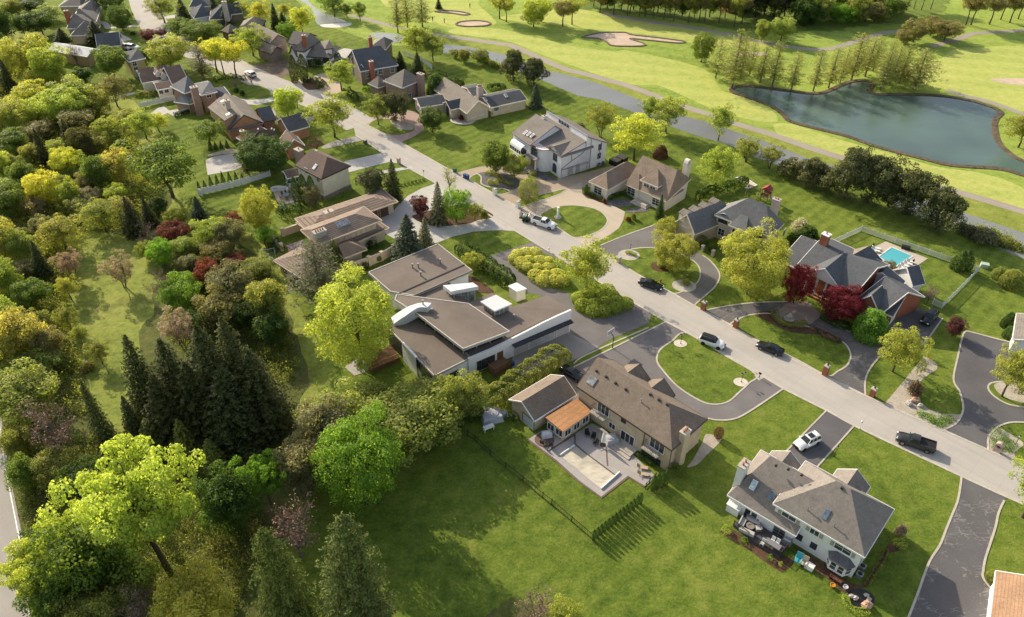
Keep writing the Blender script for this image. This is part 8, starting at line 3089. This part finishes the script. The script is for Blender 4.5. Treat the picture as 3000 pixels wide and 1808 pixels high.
parasol('HI',1490,398,345,'folded black parasol beside the white loungers',BLKP)
parasol('HI',1080,222,183,'folded black parasol left of the turquoise pool',BLKP)
parasol('E',1172,1020,875,'folded white parasol on the patio of the tan house',WHT,.32)
parasol('HJ',432,150,70,'folded dark parasol over the round table on the beige patio',BLKP)
p = g('HI',1415,245)
t = thing('storage_box','dark storage box at the back edge of the pool deck','box',p,R(-25))
MB().box((0,0,.35),(1.7,.7,.7)).build('box',DARKM,t)
MB().box((0,0,.73),(1.8,.8,.06)).build('lid',BLKP,t)
p = g('7',2200,632)
t = thing('utility_cabinet','pale green utility cabinet on the lawn outside the picket fence','cabinet',p,R(-20))
MB().box((0,0,.4),(1.5,1.0,.8)).build('cabinet',m_plain('pale_green_steel',(.45,.55,.45),.6),t)
MB().box((0,0,.83),(1.6,1.1,.08)).build('lid',MATS['pale_green_steel'],t)

# ------------------------------------------------------------------ patio of the tan brick house
area('patio',M_PAVE,gp('9',[(605,888),(740,800),(930,900),(1040,830),(1180,740),(1300,800),(1420,920),(1560,1030),(1760,1225),(1655,1312),(1512,1222),(1268,1412),(1060,1262),(860,1082)]),.03,False)
ribbon('patio_border',m_plain('brown_pavers',(.17,.12,.10),.9),gp('9',[(605,888),(860,1082),(1060,1262),(1268,1412),(1512,1222),(1655,1312)]),.35,.035,False,.02)
ribbon('patio_border',MATS['brown_pavers'],gp('9',[(790,990),(930,905),(1030,840)]),.35,.04,False)
ribbon('patio_border',MATS['brown_pavers'],gp('9',[(1310,930),(1325,1130)]),.25,.042,False)
ribbon('pool_kerb',MATS['dark_stone'],gp('9',[(1030,845),(1030,930),(1110,1000),(1400,1218)]),.16,.03,False,.14)
p = g('9',755,890)
area('round_paving',MATS['brown_pavers'],[p + Vector((math.cos(PI * i / 10) * 1.6,math.sin(PI * i / 10) * 1.6,0)) for i in range(20)],.045)
p = [g('9',x,y) for x,y in ((895,1035),(1025,945),(1402,1216),(1268,1335))]
t = thing('pool_cover','pale tarpaulin stretched over the rectangular swimming pool','pool cover',(p[0] + p[2]) / 2)
n = 14
rd = random.Random(3)
MB().grid([[p[0].lerp(p[3],i / n).lerp(p[1].lerp(p[2],i / n),j / 8) + Vector((0,0,.08 + (0 if i in (0,n) or j in (0,8) else rd.uniform(-.03,.05)))) for j in range(9)] for i in range(n + 1)]).build('tarpaulin',m_plain('tarp',(.52,.47,.38),.8,.2,0,.3,.35),t,tuple(t.location))
for a,c in ((p[0],p[1]),(p[3] + (p[2] - p[3]) * -.02,p[2] + (p[2] - p[3]) * .25)):
  MB().tube(a + Vector((0,0,.2)),c + Vector((0,0,.2)),.14,.14,10).build('roller',FRAMEW,t,tuple(t.location))
lounger(g('9',1650,1150),R(-12),'tan lounger on the patio, upper of two',m_plain('tan_canvas',(.5,.38,.26),.8),'tan loungers')
lounger(g('9',1655,1210),R(-12),'tan lounger on the patio, lower of two',MATS['tan_canvas'],'tan loungers')


def cover(v,x,y,sz,label,m,name='covered_grill',cat='cover'):
  p = g(v,x,y)
  o = MB().box((0,0,sz[2] * .42),(sz[0],sz[1],sz[2] * .84),.3,taper=.86).blob((0,0,sz[2] * .82),(sz[0] * .42,sz[1] * .42,sz[2] * .2),12,6,.08,4).build(name,m)
  o.location = p
  tag(o,label,cat)


GCOV = m_plain('grey_cover',(.42,.42,.46),.8,.2,0,.12,1)
cover('9',775,860,(1.7,1.0,1.2),'white covered grill beside the porch windows',m_plain('white_cover',(.66,.67,.72),.7))
cover('9',1355,905,(2.1,1.8,1.3),'grey covered furniture heap beside the folded white parasol',GCOV,'covered_furniture')
cover('9',275,690,(3.6,3.0,1.5),'large grey tarpaulin heap at the end of the hedge',GCOV,'tarpaulin_heap')
cover('9',390,670,(1.3,1.0,.9),'small pale tarpaulin bundle by the garage wall',GCOV,'tarpaulin_heap')


def chair(v,x,y,rz,label,m,s=1.0,z=0.0,grp=None,arms=True,name='patio_chair'):
  p = g(v,x,y,z)
  t = thing(name,label,'chair',p,rz,grp)
  MB().box((0,0,.42 * s),(.6 * s,.62 * s,.08)).build('seat',m,t)
  MB().box((0,.32 * s,.75 * s),(.6 * s,.08,.7 * s),0,Matrix.Rotation(R(-14),3,'X')).build('backrest',m,t)
  for dx in (-.26,.26):
    for dy in (-.26,.26):
      MB().box((dx * s,dy * s,.2 * s),(.06,.06,.4 * s)).build('leg',m,t)
    if arms:
      MB().box((dx * 1.15 * s,0,.64 * s),(.1,.62 * s,.05)).build('armrest',m,t)


for i,(x,y,r_) in enumerate(((1140,850,20),(1195,880,-20),(1215,935,-60))):
  chair('9',x,y,R(r_),'dark metal patio chair beside the house wall, ' + ('upper','middle','lower')[i] + ' of three',BLKP,1.1,grp='dark patio chairs')
for i,(x,y) in enumerate(((740,930),(805,945))):
  chair('9',x,y,R(150 + 40 * i),'dark lounge chair on the round paving, ' + ('left','right')[i] + ' one',FRAMED,1.2,grp='dark lounge chairs')
p = g('9',250,800)
t = thing('planter_table','white raised planter on legs standing on the shaded lawn','planter',p,R(30))
MB().box((0,0,.75),(1.8,.7,.3)).build('trough',FRAMEW,t)
for x in (-.8,.8):
  for y in (-.28,.28):
    MB().box((x,y,.3),(.1,.1,.6)).build('leg',FRAMEW,t)
# ------------------------------------------------------------------ deck of the white house
DK = .45
dq = [g('HL',x,y,DK) for x,y in ((395,560),(640,760),(830,880),(1165,1085),(1370,850),(1180,760),(880,590),(640,420),(560,400))]
t = thing('timber_deck','grey timber deck behind the white house with dark railing','deck',(dq[0].x,dq[0].y,0))
MB().prism([(q.x,q.y) for q in dq],0,DK).build('deck_floor',m_slabs('deck_boards',(.105,.10,.105),.16,.12,.6,-58),t,(dq[0].x,dq[0].y,0))


def railing(t,pts,off,h=1.0,m=FRAMED,z=DK):
  for a,c in zip(pts[:-1],pts[1:]):
    d = c - a
    n = int(d.length / .16)
    rz = math.atan2(d.y,d.x)
    mid = (a + c) / 2
    b = MB()
    b.box((mid.x,mid.y,z + h),(d.length,.1,.06),rz).box((mid.x,mid.y,z + .1),(d.length,.06,.06),rz)
    for i in range(n + 1):
      q = a + d * (i / max(1,n))
      k = .1 if i % 9 == 0 else .035
      b.box((q.x,q.y,z + h / 2),(k,k,h + (.15 if k == .1 else 0)),rz)
    b.build('railing',m,t,off)


o_ = (dq[0].x,dq[0].y,0)
railing(t,[dq[0],dq[1]],o_)
railing(t,[dq[2],dq[3],dq[4]],o_)
CUSH = m_plain('pale_cushion',(.5,.47,.44),.8)
GRYC = m_plain('grey_wicker',(.2,.19,.19),.8)
for x,y,ln,rz,l in ((710,520,2.2,-32,'grey outdoor sofa against the white house wall'),(540,540,1.8,58,'pale outdoor sofa at the left end of the deck'),(610,700,2.2,148,'pale outdoor sofa along the deck railing'),(800,640,1.0,-90,'dark wicker armchair right of the fire table')):
  p = g('HL',x,y,DK)
  s = thing('outdoor_sofa',l,'sofa',p,R(rz))
  MB().box((0,0,.3),(ln,.8,.36)).build('seat',GRYC,s)
  MB().box((0,.36,.6),(ln,.18,.5)).build('backrest',CUSH if 'pale' in l else GRYC,s)
  MB().box((0,-.05,.52),(ln - .2,.62,.1)).build('cushion',CUSH,s)
p = g('HL',668,605,DK)
t = thing('fire_table','round stone fire table among the deck sofas','table',p)
MB().lathe([(.5,0),(.55,.4),(.62,.42),(.62,.5),(.3,.5),(.3,.44)],(0,0,0),18).build('drum',m_plain('table_stone',(.25,.22,.19),.9),t)
p = g('HL',1040,930,DK)
t = thing('dining_table','dark rectangular dining table on the deck','table',p,RZB)
MB().box((0,0,.74),(2.2,1.0,.06)).build('tabletop',FRAMEG,t)
for x in (-1,1):
  for y in (-.42,.42):
    MB().box((x,y,.36),(.07,.07,.72)).build('leg',FRAMED,t)
for i,(x,y) in enumerate(((1035,850),(1115,890),(870,890))):
  chair('HL',x,y,RZB + (PI if i == 3 else 0),'white dining chair at the deck table, ' + ('middle','right','left')[i] + ' of three',WHT,.9,DK,'white dining chairs',False)
p = g('HL',1275,880,DK)
t = thing('gas_grill','grey gas grill at the right corner of the deck','grill',p,RZB)
MB().box((0,0,.45),(1.3,.6,.8)).build('cart',FRAMEG,t)
MB().lathe([(.34,-.5),(.34,.5)],(0,0,.9),12,Matrix.Rotation(PI / 2,3,'Y')).build('hood',METAL,t)
p = g('HL',390,330)
t = thing('storage_shed','white sloping roofed storage box at the left end of the white house','shed',p,RZB)
MB().box((0,0,.8),(1.9,1.3,1.6)).build('body',STUC_W,t)
MB().box((0,-.05,1.66),(2.1,1.5,.12),0,Matrix.Rotation(R(8),3,'X')).build('lid',FRAMEW,t)
chair('HL',1460,1190,RZB + .2,'turquoise garden armchair on the grass below the deck',m_plain('turquoise_plastic',(.06,.36,.42),.5),1.5,name='garden_armchair')
chair('HL',1555,1235,RZB + .1,'tan garden armchair next to the turquoise one',m_plain('tan_plastic',(.48,.40,.31),.6),1.4,name='garden_armchair')
p = g('HL',1655,1285)
t = thing('cool_box','white cool box beside the tan garden armchair','box',p,RZB)
MB().box((0,0,.4),(1.15,.75,.75)).build('chest',FRAMEW,t)
MB().box((0,0,.8),(1.2,.8,.08)).build('lid',WHT,t)
for v,x,y,l in (('D',1168,1155,'lower grey air conditioner beside the white house end wall'),('D',1190,1090,'upper grey air conditioner beside the white house end wall'),('HG',1130,690,'left grey air conditioner behind the tall white house'),('HG',1180,670,'right grey air conditioner behind the tall white house')):
  p = g(v,x,y)
  t = thing('air_conditioner',l,'air conditioner',p,RZB)
  MB().box((0,0,.42),(.85,.85,.84)).build('casing',METAL,t)
  MB().lathe([(.33,.84),(.33,.88),(.08,.9)],(0,0,0),14).build('fan_grille',DARKM,t)
for x,y,l in ((1320,660,'front black lidded chest on the drive behind the tall white house'),(1400,625,'rear black lidded chest on the drive behind the tall white house')):
  p = g('HG',x,y)
  t = thing('lidded_chest',l,'chest',p,RZO)
  MB().box((0,0,.6),(2.4,2.0,1.2)).build('body',BLKP,t)
  MB().box((0,0,1.26),(2.55,2.15,.12)).build('lid',FRAMED,t)
# rock pond of the white house
area('rock_pond',m_water('dark_pond',(.02,.018,.015),.1),gp('D',[(1100,1270),(1200,1255),(1290,1310),(1290,1390),(1220,1430),(1130,1390),(1080,1320)]),.03)
area('planting_bed',M_MULCH,gp('D',[(20,780),(120,760),(420,930),(640,1010),(620,1060),(540,1120),(440,1060),(260,930),(120,850)]),.012,False)
area('planting_bed',M_MULCH,gp('D',[(640,900),(900,1050),(1080,1190),(1180,1230),(1250,1140),(1420,870),(1540,880),(1540,930),(1420,960),(1230,1240),(1050,1290),(900,1160),(700,1030)]),.012,False)
area('gravel_bed',M_GRAV,gp('E',[(2150,1180),(2090,1260),(2200,1230),(2300,1130),(2450,980),(2430,930),(2300,900),(2250,1000)]),.012)


def rock(v,x,y,r_,label,m,i=0):
  p = g(v,x,y)
  o = MB().blob((0,0,r_ * .5),(r_,r_ * .8,r_ * .75),9,6,.22,i).build('boulder',m)
  o.location = p
  tag(o,label,'boulder')


PKR = m_plain('pink_granite',(.5,.33,.24),.9,.1,0,.35)
WHR = m_plain('pale_granite',(.55,.5,.46),.9,.1,0,.3)
for i,a in enumerate([('D',1235,1400,.75,'largest pink boulder at the front of the rock pond',PKR),('D',1105,1320,.4,'left white boulder in the rock pond',WHR),('D',1138,1335,.4,'second white boulder in the rock pond',WHR),('D',1230,1310,.35,'right white boulder in the rock pond',WHR),('D',1250,1345,.35,'small grey boulder at the right of the rock pond',WHR),
                       ('C',1425,880,.6,'pale boulder on the river gravel strip, left',WHR),('C',1480,850,.8,'reddish boulder on the river gravel strip, middle',PKR),('C',1525,895,.5,'pale boulder on the river gravel strip, right',WHR)]):
  rock(*a,i=i)
for i,(x,y,c,l) in enumerate(((950,1235,(.6,.26,.04),'orange flower pot on the lawn by the bay window'),(1055,1250,(.55,.56,.6),'white flower pot at the corner of the white house'))):
  p = g('D',x,y)
  o = MB().lathe([(.22,0),(.32,.4),(.36,.42),(.36,.5),(.28,.5),(.26,.4)],(0,0,0),14).build('flower_pot',m_plain('pot_%d' % i,c,.7))
  o.location = p
  tag(o,l,'pot')
p = g('D',975,1185)
t = thing('metal_bench','rusty curled metal garden bench below the bay window','bench',p,RZB + PI)
RB = m_plain('rust_iron',(.22,.1,.06),.8)
MB().box((0,0,.45),(1.7,.5,.05)).build('seat',RB,t)
b = MB()
for k in range(3):
  b.path([(-.56 + .56 * k + math.cos(PI * i / 5) * .26,.25,.85 + math.sin(PI * i / 5) * .2) for i in range(11)],.03,4)
b.box((0,.25,.62),(1.7,.04,.04)).box((0,.25,1.08),(1.7,.04,.04))
b.build('backrest',RB,t)
for sg in (-1,1):
  MB().box((sg * .8,0,.35),(.05,.5,.7)).build('leg',RB,t)
# ------------------------------------------------------------------ decks and shed of the modern house
dq = [g('HK',x,y,.9) for x,y in ((1345,1330),(1410,1400),(1585,1290),(1480,1200),(1395,1245))]
t = thing('timber_deck','brown timber deck with solid boarded sides at the white front wall','deck',(dq[0].x,dq[0].y,0))
o_ = (dq[0].x,dq[0].y,0)
MB().prism([(q.x,q.y) for q in dq],0,.9).build('deck_floor',m_slabs('brown_boards',(.21,.115,.06),.2,.12,.6,20),t,o_)
railing(t,[dq[0],dq[1],dq[2]],o_,1.0,BROWNW,.9)
dq = [g('HK',x,y,.9) for x,y in ((90,1310),(130,1355),(420,1230),(330,1090),(240,1170))]
t = thing('timber_deck','orange brown timber deck ramp left of the glazed wall','deck',(dq[0].x,dq[0].y,0))
o_ = (dq[0].x,dq[0].y,0)
MB().prism([(q.x,q.y) for q in dq],0,.9).build('deck_floor',MATS['brown_boards'],t,o_)
railing(t,[dq[1],dq[2]],o_,1.0,m_plain('cedar_rail',(.36,.19,.08),.8),.9)
railing(t,[dq[0],dq[4]],o_,1.0,MATS['cedar_rail'],.9)
area('patio',M_PAVE,gp('HK',[(-140,1330),(0,1210),(110,1320),(100,1370),(-40,1420)]),.03,False)
q = [g('HK',x,y,2.7) for x,y in ((1548,485),(1640,448),(1746,512),(1640,546))]
c = sum(q,Vector()) / 4
t = thing('garden_shed','small white shed with pale metal roof beside the dark hedge','shed',(c.x,c.y,0))
o_ = (c.x,c.y,0)
MB().prism([(p.x,p.y) for p in [a + (c - a) * .12 for a in q]],0,2.45,cap=False).build('wall',STUC_CR,t,o_)
MB().prism([(p.x,p.y) for p in q],2.46,2.66,bottom=True).build('roof',MATS['white_metal_roof'],t,o_)
p = g('HK',1600,1310)
o = MB().lathe([(.28,0),(.32,.3),(.32,.6),(.28,.9)],(0,0,0),14).build('barrel',m_plain('blue_barrel',(.05,.1,.25),.5))
o.location = p
tag(o,'blue barrel at the end of the brown timber deck','barrel')
# patio of the cream sided house and the blue pool toy
p = g('HJ',440,185)
t = thing('round_table','round glass table with dark parasol on the beige patio','table',p)
MB().lathe([(.75,.7),(.75,.76)],(0,0,0),18).build('tabletop',m_plain('glass_green',(.2,.27,.27),.2),t)
MB().tube((0,0,0),(0,0,.7),.06,.06,8).build('leg',DARKM,t)
for i in range(5):
  a = 2 * PI * i / 5
  q = p + Vector((math.cos(a) * 1.25,math.sin(a) * 1.25,0))
  s_ = Vector(proj(q))
  chair('S',s_.x,s_.y,a - PI / 2,'dark chair around the round glass table on the beige patio',m_plain('blue_grey_metal',(.12,.15,.16),.6),.9,0,'chairs round the glass table',False)
p = g('HJ',350,95)
t = thing('curved_sofa','white curved outdoor sofa on the beige patio','sofa',p)
b,b2 = MB(),MB()
for i in range(7):
  a = PI * .15 + PI * .7 * i / 6
  b.box((math.cos(a) * 1.7,math.sin(a) * 1.0 - .6,.28),(.75,.85,.5),a - PI / 2)
  b2.box((math.cos(a) * 2.05,math.sin(a) * 1.3 - .6,.5),(.9,.2,.9),a - PI / 2)
b.build('seat',WHT,t)
b2.build('backrest',WHT,t)
p = g('HJ',195,1120)
t = thing('paddling_pool','blue paddling pool beside the prairie house pavilion','pool',p)
MB().lathe([(1.0,0),(1.1,.25),(1.0,.5),(.9,.5),(.88,.2)],(0,0,0),20).build('basin',m_plain('toy_blue',(.04,.25,.6),.4),t)
p = g('HJ',190,1060)
t = thing('swing_frame','pale blue metal swing frame behind the paddling pool','swing',p,.4)
b = MB()
for x in (-1.3,1.3):
  b.tube((x,-.8,0),(x,0,2.1),.05,.05,6).tube((x,.8,0),(x,0,2.1),.05,.05,6)
b.tube((-1.3,0,2.1),(1.3,0,2.1),.05,.05,6)
b.build('frame',m_plain('pale_blue_steel',(.3,.45,.55),.5),t)
MB().tube((-.3,0,2.1),(-.3,0,.5),.02,.02,4).tube((.3,0,2.1),(.3,0,.5),.02,.02,4).box((0,0,.5),(.7,.25,.05)).build('swing_seat',MATS['toy_blue'],t)


# ------------------------------------------------------------------ golfers, far off
def golfer(v,x,y,rz,shirt,trousers,label):
  p = g(v,x,y)
  t = thing('person',label,'person',p,rz)
  me = bpy.data.meshes.new('body')
  P = [(0,0,.95),(0,0,1.2),(0,0,1.42),(0,.01,1.52),(0,.03,1.66),(0,.02,1.76),(.1,0,.88),(.13,.04,.48),(.14,-.02,.07),(.15,.13,.04),(-.1,0,.88),(-.13,.02,.48),(-.15,-.05,.07),(-.15,.1,.04),
         (.2,0,1.4),(.24,.06,1.14),(.12,.26,.98),(.03,.33,.93),(-.2,0,1.4),(-.24,.06,1.14),(-.12,.26,.98),(-.01,.33,.93)]
  E_ = [(0,1),(1,2),(2,3),(3,4),(4,5),(0,6),(6,7),(7,8),(8,9),(0,10),(10,11),(11,12),(12,13),(2,14),(14,15),(15,16),(16,17),(2,18),(18,19),(19,20),(20,21)]
  rad = [.15,.14,.15,.06,.1,.07,.095,.065,.045,.045,.095,.065,.045,.045,.065,.05,.04,.035,.065,.05,.04,.035]
  me.from_pydata(P,E_,[])
  o = bpy.data.objects.new('body',me)
  COL.objects.link(o)
  o.parent = t
  o.modifiers.new('skin','SKIN')
  for i,s_ in enumerate(me.skin_vertices[0].data):
    s_.radius = (rad[i],rad[i])
    s_.use_root = i == 0
  o.modifiers.new('sub','SUBSURF').levels = 1
  me.materials.append(m_plain('dark_' + trousers[0],trousers[1],.8))
  MB().blob((0,0,1.22),(.22,.17,.3),10,6).build('shirt',m_plain('shirt_' + shirt[0],shirt[1],.8),t)
  MB().blob((0,.03,1.75),(.12,.14,.07),10,5).build('cap',FRAMED,t)
  c = thing('golf_club','golf club held by the ' + label,'club',p + Matrix.Rotation(rz,3,'Z') @ Vector((0,.33,.93)),rz)
  MB().tube((0,0,0),(0,.3,-.9),.012,.012,5).build('shaft',METAL,c)
  MB().box((0,.33,-.9),(.05,.1,.04)).build('club_head',DARKM,c)


golfer('2',906,155,.5,('navy',(.03,.04,.06)),('grey',(.06,.06,.06)),'golfer in dark clothes standing left of the far green')
golfer('2',991,167,2.0,('black',(.02,.02,.02)),('black',(.03,.03,.03)),'golfer in dark clothes standing near the bunker')
golfer('2',1175,56,1.0,('green',(.03,.08,.04)),('brown',(.06,.05,.04)),'golfer in dark clothes standing high on the fairway')
